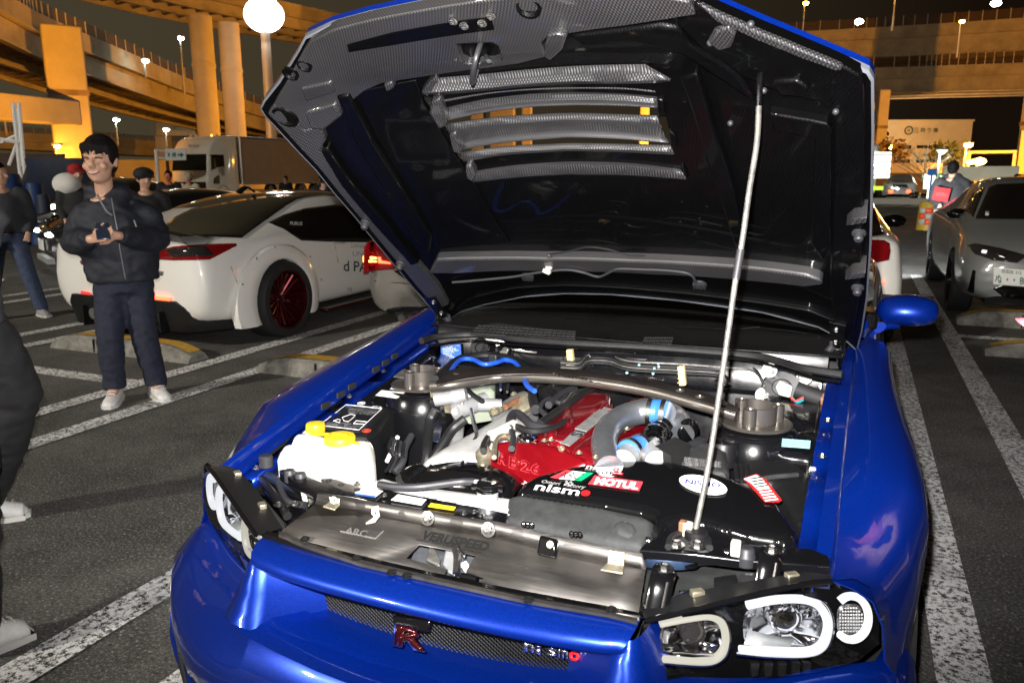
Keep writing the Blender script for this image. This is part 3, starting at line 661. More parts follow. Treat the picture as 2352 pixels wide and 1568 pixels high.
def shrub_tree(label, u, dist, h, crown, m, n=260, bare=False, name='tree'):
    a = far(u, 430, dist); c = thing(name, label, 'tree', (a.x, a.y, 0)); rnd = random.Random(u)
    b = MB(); a0 = V(a.x, a.y, 0); b.tube([a0, a0+V(.05, 0, h*.5), a0+V(0, .05, h*.8)], [h*.025, h*.012], 7); br = []
    for i in range(26 if bare else 12):
        z = h*(.3+.5*rnd.random()); an = rnd.random()*6.28; L = crown*(.7+.6*rnd.random()); s0 = a0+V(0, 0, z); e0 = s0+V(math.cos(an)*L, math.sin(an)*L, L*.6)
        b.tube([s0, s0.lerp(e0, .5)+V(0, 0, .1), e0], [h*.009, h*.003], 5); br.append(e0)
        if bare:
            for j in range(4):
                s1 = s0.lerp(e0, .4+.15*j); e1 = s1+V(rnd.uniform(-.6, .6), rnd.uniform(-.6, .6), .5)*crown*.5; b.tube([s1, e1], [h*.004, h*.0015], 4)
    b.build('trunk', 'bark', c)
    if not bare:
        b = MB()
        for i in range(n):
            q_ = V(rnd.gauss(0, 1), rnd.gauss(0, 1), rnd.gauss(0, 1)).normalized()*rnd.random()**.4; q_ = a0+V(q_.x*crown, q_.y*crown, h*.68+q_.z*h*.32)
            s_ = crown*.16*(.6+.8*rnd.random()); u_ = V(rnd.gauss(0, 1), rnd.gauss(0, 1), rnd.gauss(0, 1)).normalized(); w_ = u_.orthogonal().normalized()
            b.f([b.bm.verts.new(q_+u_*s_), b.bm.verts.new(q_+w_*s_*.6), b.bm.verts.new(q_-u_*s_), b.bm.verts.new(q_-w_*s_*.6)])
        b.build('crown', m, c, smooth=False)
shrub_tree('bare tree with spreading twigs in front of the brown wall', 2120, 62, 2.7, 2.2, None, bare=True)
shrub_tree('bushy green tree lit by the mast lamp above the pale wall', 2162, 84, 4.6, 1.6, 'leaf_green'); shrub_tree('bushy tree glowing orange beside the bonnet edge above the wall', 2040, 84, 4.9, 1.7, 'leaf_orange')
shrub_tree('round dark shrub in front of the brown wall', 2155, 60, 1.5, 1.0, 'leaf_green', 200, name='shrub')
# chequered cushion drum
p = on(2130, 528, z=0); w_ = 42/FPX*22.5; hh = 60/FPX*22.3
c = thing('cushion_drum', 'yellow crash drum with a red and grey chequered panel', 'traffic drum', (p.x, p.y, 0))
b = MB(); b.lathe(p, (0, 0, 1), [(0, 0), (w_*.54, 0), (w_*.52, hh*.3), (w_*.49, hh*.9), (w_*.42, hh), (0, hh)], 24); b.build('drum', 'drum_yellow', c)
me = None
for i in range(3):
    for j in range(3):
        a0 = math.atan2(CY-p.y, CX-p.x)+(i-1)*.62; r_ = w_*.535; z0 = hh*(.2+.2*j); b = MB()
        g = [[V(p.x+r_*math.cos(a0+s_), p.y+r_*math.sin(a0+s_), z) for s_ in (-.3, -.15, 0, .15, .3)] for z in (z0, z0+hh*.19)]
        b.loft(g); b.build('check_square', 'drum_red' if (i+j) % 2 else 'drum_white', c, solid=.01)
# ================================================================== the blue coupe with its bonnet open
car = thing('blue_coupe', 'bright blue coupe in the foreground with its bonnet propped open', 'car', (0, 1.4, 0))
def glassmat(name, tint, fac=0.10, rough=0.02):
    m = bpy.data.materials.new(name); m.use_nodes = True; MATS[name] = m; t = m.node_tree; t.nodes.clear()
    o = node(t, 'ShaderNodeOutputMaterial'); a = node(t, 'ShaderNodeBsdfTransparent'); a.inputs[0].default_value = (*tint, 1)
    g = node(t, 'ShaderNodeBsdfGlossy'); g.inputs['Roughness'].default_value = rough
    lw = node(t, 'ShaderNodeLayerWeight', Blend=0.5); pw = node(t, 'ShaderNodeMath', operation='POWER'); t.links.new(lw.outputs['Facing'], pw.inputs[0]); pw.inputs[1].default_value = 4.0
    f = node(t, 'ShaderNodeMath', operation='MULTIPLY_ADD'); t.links.new(pw.outputs[0], f.inputs[0]); f.inputs[1].default_value = 0.8; f.inputs[2].default_value = 0.045
    mxs = node(t, 'ShaderNodeMixShader')
    t.links.new(f.outputs[0], mxs.inputs[0]); t.links.new(a.outputs[0], mxs.inputs[1]); t.links.new(g.outputs[0], mxs.inputs[2]); t.links.new(mxs.outputs[0], o.inputs[0])
glassmat('glass_clear', (0.96, 0.97, 0.98)); glassmat('glass_tint', (0.05, 0.06, 0.055))
def mirror(o, m=None):
    me = o.data.copy()
    for v in me.vertices: v.co.x = -v.co.x
    me.flip_normals()
    n = bpy.data.objects.new(o.name.split('.')[0], me); COL.objects.link(n)
    for md in o.modifiers:
        d = n.modifiers.new(md.name, md.type)
        for k in ('thickness', 'offset', 'width', 'segments', 'limit_method', 'angle_limit', 'levels', 'render_levels'):
            if hasattr(md, k): setattr(d, k, getattr(md, k))
    if o.parent: attach(n, o.parent)
    return n
def bolt(parent, p, n, r=.008, m='bolt_steel', name='bolt'):
    b = MB(); n = Vector(n).normalized(); p = Vector(p)
    b.lathe(p, n, [(0, .0), (r*1.7, 0), (r*1.7, r*.25), (r*1.05, r*.3)], 12); b.lathe(p, n, [(r, r*.3), (r*.95, r*1.0), (r*.6, r*1.05), (r*.5, r*.7), (0, r*.7)], 6)
    return b.build(name, m, parent, angle=30)
def inset_d(p, loop):
    best = 9
    for i in range(len(loop)):
        a = loop[i]; b = loop[(i+1) % len(loop)]; e = (b[0]-a[0], b[1]-a[1]); L = e[0]**2+e[1]**2 or 1e-9
        t = max(0, min(1, ((p[0]-a[0])*e[0]+(p[1]-a[1])*e[1])/L)); d = math.hypot(p[0]-a[0]-e[0]*t, p[1]-a[1]-e[1]*t); best = min(best, d)
    return best
def pillow(name, px, p0, n, m, parent, r=.012, drop=.05, grid=.02, dome=0.0, smooth=0, bm_=0.0):
    """moulded block: outline on plane (p0, n), edges rolled with radius r, sides falling by drop along -n"""
    n = Vector(n).normalized(); p0 = Vector(p0); ux = n.orthogonal().normalized(); uy = n.cross(ux)
    pts = [onp(u, v, p0, n) for u, v in px]
    if smooth: pts = smooth_path(pts, smooth, True)
    L = [((p-p0).dot(ux), (p-p0).dot(uy)) for p in pts]
    bm = fill2d([L]); refine(bm, grid, 5)
    # ring of vertices near the edge for the rolled radius
    for v in bm.verts:
        d = inset_d((v.co.x, v.co.y), L); h = -r+math.sqrt(max(0, r*r-(r-min(d, r))**2))
        if dome: h += dome*(1-math.exp(-d/.05))
        v.co = p0+ux*v.co.x+uy*v.co.y+n*h
    be = [e for e in bm.edges if e.is_boundary]
    ex = bmesh.ops.extrude_edge_only(bm, edges=be)
    for v in ex['geom']:
        if isinstance(v, bmesh.types.BMVert): v.co -= n*drop
    mb = MB(); mb.bm.free(); mb.bm = bm
    return mb.build(name, m, parent, angle=50)
def ptube(name, px, r, m, parent, zf, seg=10, smooth=5):
    """tube through picture points, each at its own height"""
    pts = [on(u, v, z=(zf(i/(max(1, len(px)-1))) if callable(zf) else zf)) for i, (u, v) in enumerate(px)]
    b = MB(); b.tube(pts, r, seg, smooth); return b.build(name, m, parent)
def decal(name, px, p0, n, m, parent, lift=.0025, th=.0008):
    n = Vector(n).normalized(); b = MB(); b.prism([onp(u, v, Vector(p0)+n*lift, n) for u, v in px], n*th); return b.build(name, m, parent, smooth=False)
def dtext(s, bl, br, tl, p0, n, m, parent, name='lettering', lift=.0045, bold=0.0):
    n = Vector(n).normalized(); q = [onp(u, v, Vector(p0)+n*lift, n) for u, v in (bl, br, tl)]
    return text(name, s, m, parent, q[0], q[1], q[2], 0.0, bold)
# ------------------------------------------------------------------ bonnet
HA = R(36.5); HO = V(0, 1.276, .929); HD = V(0, -math.cos(HA), math.sin(HA)); HN = V(0, math.sin(HA), math.cos(HA))
def crown(u, v):
    return .15*(1-min(1, (u/.76)**2))*(0.55+0.35*math.exp(-((v-1.0)/.25)**2))*max(0, min(1, v/.12+.25))*max(.25, min(1, (1.55-v)/.4))
def HS(u, v, w=0.0): return HO+V(u, 0, 0)+HD*v+HN*(crown(u, v)+w)
def H2(px, py, w=0.0):
    c = 0.05
    for _ in range(12):
        p = onp(px, py, HO+HN*(c+w), HN); u = p.x; v = (p-HO).dot(HD); c = lerp(c, crown(u, v), .8)
    return (u, v)
HL = lambda pts, w=0.0: [H2(a, b, w) for a, b in pts]
edge_px = [(1003, 722), (953, 664), (903, 604), (837, 524), (819, 501), (770, 445), (727, 391), (684, 346), (640, 298), (610, 266), (601, 250), (610, 232), (645, 188), (690, 115), (704, 88), (760, 62), (850, 38), (960, 16), (1100, -6), (1300, -26), (1480, -24), (1590, -4), (1650, 22), (1750, 65), (1850, 106), (1950, 148), (1990, 166), (2001, 185), (2002, 300), (2000, 420), (1997, 560), (1989, 680), (1977, 760), (1966, 802)]
rear_px = [(1945, 783), (1880, 750), (1750, 716), (1560, 689), (1400, 675), (1300, 673), (1200, 681), (1110, 699), (1060, 714), (1025, 736)]
outline = HL(edge_px+rear_px)
hole = HL([(1013, 250), (1110, 228), (1210, 216), (1320, 212), (1430, 215), (1512, 222), (1530, 270), (1548, 345), (1430, 340), (1320, 338), (1210, 345), (1110, 358), (1055, 366)])
hood = sheet('bonnet', [outline, hole], lambda u, v: HS(u, v, 0), 'carbon_unlit', car, .07)
mid = (sum(p[0] for p in outline)/len(outline), sum(p[1] for p in outline)/len(outline))
def grow(L, k): return [(mid[0]+(a-mid[0])*k, mid[1]+(b-mid[1])*k) for a, b in L]
hole_s = HL([(1005, 240), (1110, 218), (1210, 206), (1320, 202), (1430, 205), (1518, 212), (1542, 270), (1566, 372), (1430, 368), (1320, 366), (1210, 372), (1110, 386), (1050, 394)], .028)
sk = sheet('outer_skin', [grow(outline, 1.006), hole_s], lambda u, v: HS(u, v, .028), 'paint_blue', hood, .07)
# primer edge strip all round, then the blue rim
b = MB(); L = outline+[outline[0]]; L2 = grow(outline, 1.006); L2 = L2+[L2[0]]
b.loft([[HS(*p, w=-.004) for p in L], [HS(*p, w=.002) for p in L2], [HS(*p, w=.014) for p in L2]]); b.build('edge_strip', 'hood_primer', hood)
b = MB(); b.loft([[HS(*p, w=.014) for p in L2], [HS(*p, w=.029) for p in L2]]); b.build('rim', 'paint_blue', hood)
def hplate(name, px, w, m, th=.02, maxlen=.05, holes=(), bev=.004):
    """raised moulding on the bonnet's underside: face at -w, walls back to the skin"""
    loops = [HL(px, -w)]+[HL(h, -w) for h in holes]
    bm = fill2d(loops); refine(bm, maxlen)
    bmesh.ops.recalc_face_normals(bm, faces=bm.faces)
    ring = [e for e in bm.edges if e.is_boundary]
    bot = bmesh.ops.extrude_edge_only(bm, edges=ring)['geom']; bv = {v for v in bot if isinstance(v, bmesh.types.BMVert)}
    for v in bm.verts:
        u, q = v.co.x, v.co.y
        v.co = HS(u, q, -w+(th if v in bv else 0))
    mb = MB(); mb.bm.free(); mb.bm = bm
    return mb.build(name, m, hood, angle=40, bevel=bev)
# front band of the frame (flash sheen painted in) with the latch opening
lat = [(1047, 103), (1128, 98), (1143, 108), (1152, 138), (1130, 146), (1075, 149), (1058, 140)]
hplate('frame_front', [(628, 240), (655, 196), (697, 118), (712, 97), (765, 70), (855, 47), (965, 26), (1100, 4), (1300, -16), (1480, -14), (1585, 6), (1600, 35), (1560, 42), (1430, 62), (1300, 78), (1262, 84), (1244, 100), (1252, 132), (1190, 148), (1130, 156), (960, 180), (880, 192), (838, 210), (800, 240), (760, 262), (735, 290), (700, 300)], .022, 'carbon_lit', .03, holes=[lat])
# dark channel inside the front band, bolts and the striker
hplate('frame_channel', [(796, 104), (900, 76), (1060, 48), (1128, 40), (1136, 70), (1060, 80), (900, 106), (800, 122)], .0235, 'carbon_unlit', .004, bev=.002)
for u, v in ((1040, 48), (1066, 59), (1108, 53), (1128, 37)):
    p = HS(*H2(u, v, -.024), w=-.025); bolt(hood, p, -HN, .006)
p0 = HS(*H2(1100, 122), w=-.006)
b = MB(); b.loft([[HS(*q, w=-.001) for q in HL(lat)], [HS(*q, w=-.024) for q in HL(lat, -.024)]], True); b.build('latch_recess', 'hood_primer', hood)
q1 = HS(*H2(1103, 103, -.02), w=-.022); q2 = HS(*H2(1098, 152, -.02), w=-.022)
b = MB(); b.tube([q1+HN*.02, q1-HN*.03, q1.lerp(q2, .3)-HN*.052, q2-HN*.05, q2-HN*.01], .0058, 10, 5); b.build('striker_loop', 'hose_grey', hood)
b = MB(); b.tube([q1.lerp(q2, .5)+V(.02, 0, 0), q1.lerp(q2, .45)-HN*.02+V(.03, 0, 0), q1.lerp(q2, .9)+V(.012, 0, 0)], .007, 8, 4, flat=.4); b.build('safety_hook', 'hose_grey', hood)
# sockets and bosses on the front corners
for px, w in ((((1255, 84), (1280, 78), (1302, 84), (1290, 118), (1262, 142), (1248, 132)), .04), (((700, 260), (770, 240), (785, 268), (745, 300), (712, 298)), .034), (((690, 205), (760, 190), (770, 214), (700, 236)), .030), (((880, 196), (900, 190), (905, 205), (886, 215)), .026)):
    hplate('boss', px, w, 'carbon_lit', .03, .03, bev=.006)
for u, v, r_ in ((668, 168, .016), (655, 268, .028), (1215, 16, .02), (700, 150, .014)):
    p = HS(*H2(u, v, -.02), w=-.0235); b = MB(); b.lathe(p, -HN, [(r_*1.3, -.004), (r_*1.25, .002), (r_, .002), (r_*.8, -.004), (0, -.005)], 18); b.build('drain_cup', 'carbon_unlit', hood)
# left rail, long ribs, right rail
hplate('frame_side', [(614, 262), (630, 240), (700, 300), (735, 290), (748, 322), (735, 345), (840, 470), (960, 605), (1005, 655), (1030, 700), (1003, 712), (957, 658), (907, 597), (841, 517), (775, 439), (731, 385), (688, 340), (644, 292)], .018, 'carbon_lit', .025)
hplate('rib', [(770, 225), (800, 218), (860, 330), (935, 450), (990, 545), (985, 590), (955, 560), (880, 440), (815, 330)], .03, 'carbon_unlit', .03, bev=.01)
hplate('rib', [(735, 350), (752, 340), (800, 410), (880, 505), (930, 570), (962, 606), (945, 612), (860, 520), (780, 425)], .024, 'carbon_unlit', .03, bev=.008)
hplate('rib_panel', [(808, 215), (955, 185), (975, 240), (1040, 350), (1095, 430), (1170, 560), (1005, 575), (940, 445), (868, 330)], .008, 'carbon_lit', .01, bev=.003).data.materials[0] = MATS['carbon_unlit']
hplate('frame_side', [(1600, 8), (1650, 32), (1750, 76), (1850, 117), (1945, 158), (1978, 176), (1986, 200), (1988, 300), (1986, 420), (1983, 560), (1975, 680), (1960, 770), (1950, 778), (1915, 740), (1905, 640), (1910, 560), (1915, 400), (1915, 270), (1880, 235), (1800, 220), (1700, 175), (1620, 120), (1560, 60)], .020, 'carbon_unlit', .03, bev=.006)
hplate('frame_lip', [(1606, 14), (1650, 36), (1750, 80), (1850, 121), (1938, 158), (1930, 168), (1840, 136), (1740, 96), (1640, 50)], .028, 'carbon_lit', .012, bev=.006)
hplate('rib', [(1560, 180), (1600, 170), (1640, 300), (1685, 430), (1710, 560), (1700, 600), (1660, 480), (1610, 330)], .03, 'carbon_unlit', .03, bev=.01)
hplate('rib', [(1765, 262), (1900, 285), (1910, 300), (1908, 560), (1890, 600), (1862, 560), (1870, 320), (1775, 300)], .022, 'carbon_unlit', .03, bev=.01)
hplate('rib', [(1300, 86), (1420, 72), (1520, 60), (1560, 66), (1585, 105), (1700, 180), (1740, 245), (1620, 165), (1560, 125), (1450, 100), (1330, 110)], .02, 'carbon_unlit', .03, bev=.01)
for px in (((1640, 75), (1675, 62), (1690, 80), (1680, 112), (1650, 120), (1625, 100)), ((1770, 190), (1830, 185), (1860, 205), (1850, 225), (1790, 222))):
    hplate('boss', px, .032, 'carbon_lit' if px[0][0] < 1700 else 'carbon_unlit', .03, .03, bev=.006)
# rear band
hplate('frame_rear', [(985, 630), (1002, 597), (1100, 595), (1250, 596), (1450, 601), (1600, 608), (1750, 620), (1850, 633), (1888, 645), (1890, 657), (1850, 661), (1700, 646), (1500, 633), (1300, 626), (1150, 625), (1050, 630)], .03, 'carbon_lit', .03, bev=.008)
hplate('frame_lip', [(1040, 715), (1060, 706), (1110, 691), (1200, 674), (1300, 666), (1400, 668), (1560, 682), (1750, 709), (1880, 742), (1940, 775), (1935, 745), (1860, 715), (1700, 690), (1500, 668), (1300, 656), (1180, 662), (1080, 685)], .016, 'carbon_unlit', .02, bev=.004)
# louvre slats: each swept from a lip, through a hollow, to the edge of the next gap
def slat(rows):
    b = MB(); g = []
    for px, w in rows:
        P2 = HL(px, w); Q = smooth_path([HS(a, c, w) for a, c in P2], 5); g.append(Q)
    b.loft(g); return b.build('louvre_slat', 'carbon_lit', hood, solid=.004, soff=1, angle=60)
o1u = [(1022, 277), (1115, 256), (1211, 244), (1320, 240), (1430, 241), (1509, 245)]; o1l = [(1021, 286), (1129, 271), (1238, 263), (1320, 260), (1430, 263), (1509, 266)]
o2u = [(1058, 344), (1156, 327), (1265, 318), (1320, 315), (1430, 319), (1537, 327)]; o2l = [(1056, 351), (1156, 337), (1265, 331), (1320, 329), (1430, 331), (1539, 334)]
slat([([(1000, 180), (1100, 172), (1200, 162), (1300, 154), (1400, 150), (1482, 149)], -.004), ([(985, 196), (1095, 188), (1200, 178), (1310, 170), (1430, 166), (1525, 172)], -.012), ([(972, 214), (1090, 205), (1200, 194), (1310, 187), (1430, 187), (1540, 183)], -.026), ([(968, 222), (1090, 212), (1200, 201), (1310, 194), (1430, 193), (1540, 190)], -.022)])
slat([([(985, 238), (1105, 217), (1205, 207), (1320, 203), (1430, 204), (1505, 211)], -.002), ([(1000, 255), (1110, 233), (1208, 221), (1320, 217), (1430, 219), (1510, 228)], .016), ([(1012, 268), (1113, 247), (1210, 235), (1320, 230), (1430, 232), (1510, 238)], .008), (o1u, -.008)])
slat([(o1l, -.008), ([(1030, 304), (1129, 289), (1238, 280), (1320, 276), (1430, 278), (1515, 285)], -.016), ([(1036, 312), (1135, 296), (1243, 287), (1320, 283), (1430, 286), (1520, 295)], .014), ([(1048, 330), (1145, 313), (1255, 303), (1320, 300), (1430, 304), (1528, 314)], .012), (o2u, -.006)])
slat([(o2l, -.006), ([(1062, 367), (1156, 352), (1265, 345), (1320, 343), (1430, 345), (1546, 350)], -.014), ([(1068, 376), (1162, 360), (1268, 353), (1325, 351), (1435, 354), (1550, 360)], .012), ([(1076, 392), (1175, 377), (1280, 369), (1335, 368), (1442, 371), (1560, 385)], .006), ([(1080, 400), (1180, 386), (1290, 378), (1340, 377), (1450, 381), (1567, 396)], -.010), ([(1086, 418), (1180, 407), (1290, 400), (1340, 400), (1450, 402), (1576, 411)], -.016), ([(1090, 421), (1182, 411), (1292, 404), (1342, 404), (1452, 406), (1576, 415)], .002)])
for px in (((990, 235), (1010, 228), (1022, 270), (1024, 292), (1008, 300), (985, 262)), ((1030, 312), (1046, 305), (1060, 338), (1058, 356), (1040, 352)), ((1068, 384), (1080, 380), (1092, 404), (1086, 420), (1070, 412)), ((966, 215), (985, 190), (1000, 178), (1003, 190), (982, 224))):
    hplate('louvre_end', px, .024, 'carbon_lit', .03, .03, bev=.006)
for px in (((1508, 228), (1524, 232), (1530, 270), (1512, 272)), ((1536, 300), (1552, 312), (1556, 340), (1540, 342)), ((1566, 380), (1578, 400), (1580, 414), (1570, 412))):
    hplate('louvre_end', px, .010, 'carbon_unlit', .03, .03, bev=.004)
# bump stops, clips, hinges, washer pipe, prop socket
for u, v in ((1973, 535), (1970, 660), (840, 512), (920, 606)):
    q_ = H2(u, v, -.02); p = HS(*q_, w=-.018); b = MB(); b.lathe(p, -HN, [(.016, 0), (.016, .006), (.011, .008), (.011, .02), (.008, .024), (0, .024)], 16); b.build('bump_stop', 'hose_grey', hood)
    if u > 1500: hplate('boss', ((u-30, v-16), (u-12, v-32), (u+18, v-34), (u+16, v-22)), .05, 'carbon_lit', .05, .03, bev=.002)
for u, v in ((1632, 95), (1725, 52), (1920, 253), (1678, 280), (1262, 585), (1395, 613), (1755, 205)):
    p = HS(*H2(u, v, -.02), w=-.024); b = MB(); b.ball(p, .007, 10, 6); b.build('clip', 'hose_grey', hood)
for sx in (-1, 1):
    p = V(.695*sx, 1.262, .935)
    b = MB(); b.prism([HS(.66*sx, .02, -.02), HS(.70*sx, .02, -.02), HS(.70*sx, .17, -.022), HS(.655*sx, .17, -.022)], -HN*.004); b.tube([HS(.68*sx, .06, -.024), p+V(0, -.03, .03), p+V(0, -.03, -.06)], .014, 8, 4, flat=.35)
    hb = b.build('hinge', 'plastic_gloss', hood)
    for q_ in (.06, .135): bolt(hb, HS(.675*sx, q_, -.026), -HN, .007)
    b = MB(); b.tube([p+V(-.04*sx, -.02, -.02), p+V(-.02*sx, 0, 0), p+V(0, .0, -.05)], .012, 8, 3); b.build('hinge_base', 'hose_grey', car)
pipe = [(1005, 716), (1050, 712), (1070, 706), (1130, 702), (1220, 690), (1300, 678), (1250, 618)]
b = MB(); b.tube([HS(*H2(u, v, -.03), w=-.036) for u, v in ((1040, 645), (1100, 640), (1180, 632), (1240, 622), (1300, 616), (1340, 622), (1375, 632), (1400, 622), (1420, 614), (1470, 615), (1540, 618), (1585, 626), (1600, 645))], .0042, 8, 5); b.build('washer_pipe', 'hose_grey', hood)
b = MB(); b.tube([HS(*H2(u, v, -.01), w=-.012) for u, v in ((1262, 583), (1310, 575), (1350, 566), (1400, 572), (1440, 584), (1480, 586))], .003, 6, 4); b.build('washer_pipe', 'hose_black', hood)
for u, v in ((1212, 634), (1607, 652)):
    p = HS(*H2(u, v, -.02), w=-.02); b = MB(); b.lathe(p, -HN, [(.022, 0), (.021, .006), (.012, .010), (0, .010)], 18)
    for k in range(-2, 3): b.box(p-HN*.010+V(.008*k, 0, 0), (.003, .03, .004), Matrix.Rotation(-HA, 3, 'X'))
    b.build('washer_nozzle', 'hose_grey', hood)
p = HS(*H2(1258, 617, -.03), w=-.04); b = MB(); b.box(p, (.026, .02, .014), Matrix.Rotation(R(20), 3, 'Y')); b.box(p+V(.008, -.004, .012), (.02, .015, .012)); b.build('pipe_joint', 'connector_white', hood, bevel=.003)
# ------------------------------------------------------------------ prop rod
pa = on(1582, 1292, z=.702); pb = HS(*H2(1745, 182, -.03), w=-.035)
ta = (pa-EYE).length/ray(1582, 1292).length; tb = (pb-EYE).length/ray(1745, 182).length
rp = []
for u, v in ((1745, 184), (1743, 245), (1738, 330), (1722, 430), (1706, 545), (1690, 640), (1675, 745), (1650, 920), (1626, 1075), (1602, 1195), (1582, 1292)):
    k = (v-182)/(1292-182); rp.append(EYE+ray(u, v)*(1/lerp(1/tb, 1/ta, k)))
b = MB(); b.tube(rp[1:], .0058, 12, 5); rod = b.build('prop_rod', 'rod_steel', car)
b = MB(); b.tube([rp[0]+HN*.02, rp[0], rp[1]], .0062, 10, 3); b.build('rod_tip', 'plastic_gloss', rod)
b = MB(); b.tube([rp[4].lerp(rp[5], .3), rp[5]], .0078, 12); b.build('rod_sleeve', 'hose_grey', rod)
b = MB(); b.lathe(pa-V(0, 0, .004), (0, 0, 1), [(.019, 0), (.018, .006), (.010, .007), (.009, 0)], 18); b.build('rod_grommet', 'plastic_gloss', car)
# ------------------------------------------------------------------ wings (right one built, left one mirrored)
def z0(y): return .735+(.93-.735)*max(0, min(1.15, (y-.126)/1.154))**0.85
def xw(y): # widest half width
    return .845+.055*math.exp(-((y-.55)/.38)**2)
rows = []
ys_ = [.126, .126, .126, .120, .105, .112, .130, .142, .146, .155, .175, .195, .205]
for t in (0, .03, .075, .15, .25, .36, .48, .60, .74, .88, 1):
    row = []
    for j in range(13):
        y = lerp(ys_[j], 1.34, t); x0 = lerp(.711, .730, max(0, y-.126)/1.154); z = z0(y); w = xw(y); k = max(0, min(1, (y-.14)/.30)); k = k*k*(3-2*k)
        full = [(x0-.030, z-.040), (x0-.030, z-.028), (x0-.003, z-.024), (x0, z-.006), (x0+.006, z), (lerp(x0, w, .35), z+.014), (lerp(x0, w, .70), z+.002), (lerp(x0, w, .90), z-.030), (w-.002, z-.075), (w, z-.13), (w-.004, z-.22), (w-.012, z-.32), (w-.03, .26)][j]
        frt = [(x0-.030, z-.040), (x0-.030, z-.028), (x0-.003, z-.024), (x0, z-.006), (x0+.006, z), (.750, .724), (.786, .696), (.808, .642), (.816, .575), (.836, .545), (.858, .50), (.870, .43), (.86, .26)][j]
        row.append(V(lerp(frt[0], full[0], k), y, lerp(frt[1], full[1], k)))
    rows.append(row)
b = MB(); b.loft(rows); wing = b.build('wing', 'paint_blue', car, smooth=True, solid=.003, angle=75)
bake(wing)
cb = MB(); cb.cyl((.5, .64, .33), (1.2, .64, .33), .335, seg=40); ct = cb.build('cut', 'paint_blue'); boolean_cut(wing, ct)
for p_ in wing.data.polygons: p_.use_smooth = True
wing.data.set_sharp_from_angle(angle=R(40))
# flat bolt flange inside the wing: steps, slots and bolts
b = MB(); fr = []
for i in range(24):
    y = lerp(.15, 1.20, i/23); x0 = lerp(.711, .730, (y-.126)/1.154); z = z0(y)-.041
    zz = z-(.014 if (i in (3, 4, 9, 10, 14, 15)) else 0)
    fr.append([V(x0-.024, y, zz), V(x0-.066, y, zz-.004), V(x0-.070, y, zz-.028)])
b.loft(fr); fl = b.build('wing_flange', 'paint_blue', car, solid=.002, angle=25)
flm = mirror(fl)
for sx, ff in ((1, fl), (-1, flm)):
    for y in (.19, .62, .82, 1.12):
        x0 = lerp(.711, .730, (y-.126)/1.154); bolt(ff, V((x0-.046)*sx, y, z0(y)-.040), (0, 0, 1), .0065)
    for y in ((.52, .60, .66, .80, .86, .92) if sx < 0 else ()):
        x0 = lerp(.711, .730, (y-.126)/1.154); q_ = V((x0-.0055)*sx, y, z0(y)-.018)
        b = MB(); b.box(q_+V(.024, 0, -.008), (.006, .042, .020), None); b.build('slot', 'underbody', ff, bevel=.003)
mirror(wing)
wing_l = True
# door mirror
mc = on(2084, 714, y=1.66)
b = MB(); rows = []
for i in range(9):
    t = i/8*math.pi; s_ = max(.02, math.sin(t)**.55)
    rows.append([mc+V(-.098*math.cos(t), .0, 0)+V(0, .065*math.cos(a)*s_-(.02*s_ if math.cos(a) < 0 else 0), .060*math.sin(a)*s_*(1.0 if math.sin(a) > 0 else .82)) for a in [2*math.pi*k/18 for k in range(18)]])
b.loft(rows, True, True); dm = b.build('door_mirror', 'paint_blue', car, sub=1)
b = MB(); b.tube([mc+V(-.02, .0, -.05), mc+V(-.09, .0, -.062), V(.80, 1.62, .935)], [.024, .022, .03], 12, 4, flat=.6); b.build('mirror_arm', 'paint_blue', dm)
b = MB(); b.box(mc+V(0, .062, 0), (.16, .006, .09)); b.build('mirror_glass', 'chrome', dm, bevel=.02)
b = MB(); b.box((.772, 1.64, .965), (.05, .14, .06)); b.build('mirror_foot', 'plastic_gloss', dm, bevel=.01)
# body behind the wings, doors, greenhouse, wheels
b = MB(); rows = []
for y, w, zb in ((1.345, .842, .95), (1.8, .850, .955), (2.5, .86, .96), (3.1, .885, .97), (3.6, .895, .98), (4.0, .88, .97), (4.3, .82, .92)):
    rows.append([V((w-d), y, z) for d, z in ((.03, .26), (0, .55), (.0, .75), (.03, zb-.08), (.06, zb), (.12, zb+.004), (.14, zb-.03))])
b.loft(rows); b.loft([[V(-p.x, p.y, p.z) for p in r] for r in rows]); b.loft([rows[-1], [V(-p.x, p.y, p.z) for p in rows[-1]]]); b.loft([[V(s_*.72, y, z) for s_ in (-1, 1)] for y, z in ((3.72, .985), (4.3, .93))]); body = b.build('body', 'paint_blue', car, sub=1)
b = MB()
for sx in (-1, 1):
    b.tube([V(.74*sx, 1.47, .965), V(.64*sx, 2.05, 1.27), V(.60*sx, 2.3, 1.33)], .028, 10, 4); b.tube([V(.60*sx, 2.3, 1.33), V(.60*sx, 3.0, 1.335), V(.68*sx, 3.75, 1.0)], .03, 10, 4)
b.build('pillar', 'paint_blue', car)
b = MB(); b.loft([[V(x, y, z+.03*(1-(x/.6)**2)) for x in (-.6, -.3, 0, .3, .6)] for y, z in ((2.25, 1.325), (2.6, 1.345), (3.05, 1.33))]); b.build('roof', 'paint_blue', car, solid=.01)
def cowl_y(x): return 1.50-.22*(x/.72)**2+.08
b = MB(); b.loft([[V(.72*t, lerp(cowl_y(.72*t), 2.26-.06*t*t, k), lerp(.955, 1.335, k)+.03*(1-t*t)*k) for t in (-1, -.66, -.33, 0, .33, .66, 1)] for k in (0, .33, .66, 1)])
ws = b.build('windscreen', 'glass_tint', car)
b = MB(); b.tube([V(.72*t, cowl_y(.72*t)-.012, .957) for t in (-1, -.66, -.33, 0, .33, .66, 1)], .009, 8, 3); b.build('screen_trim', 'plastic_gloss', ws)
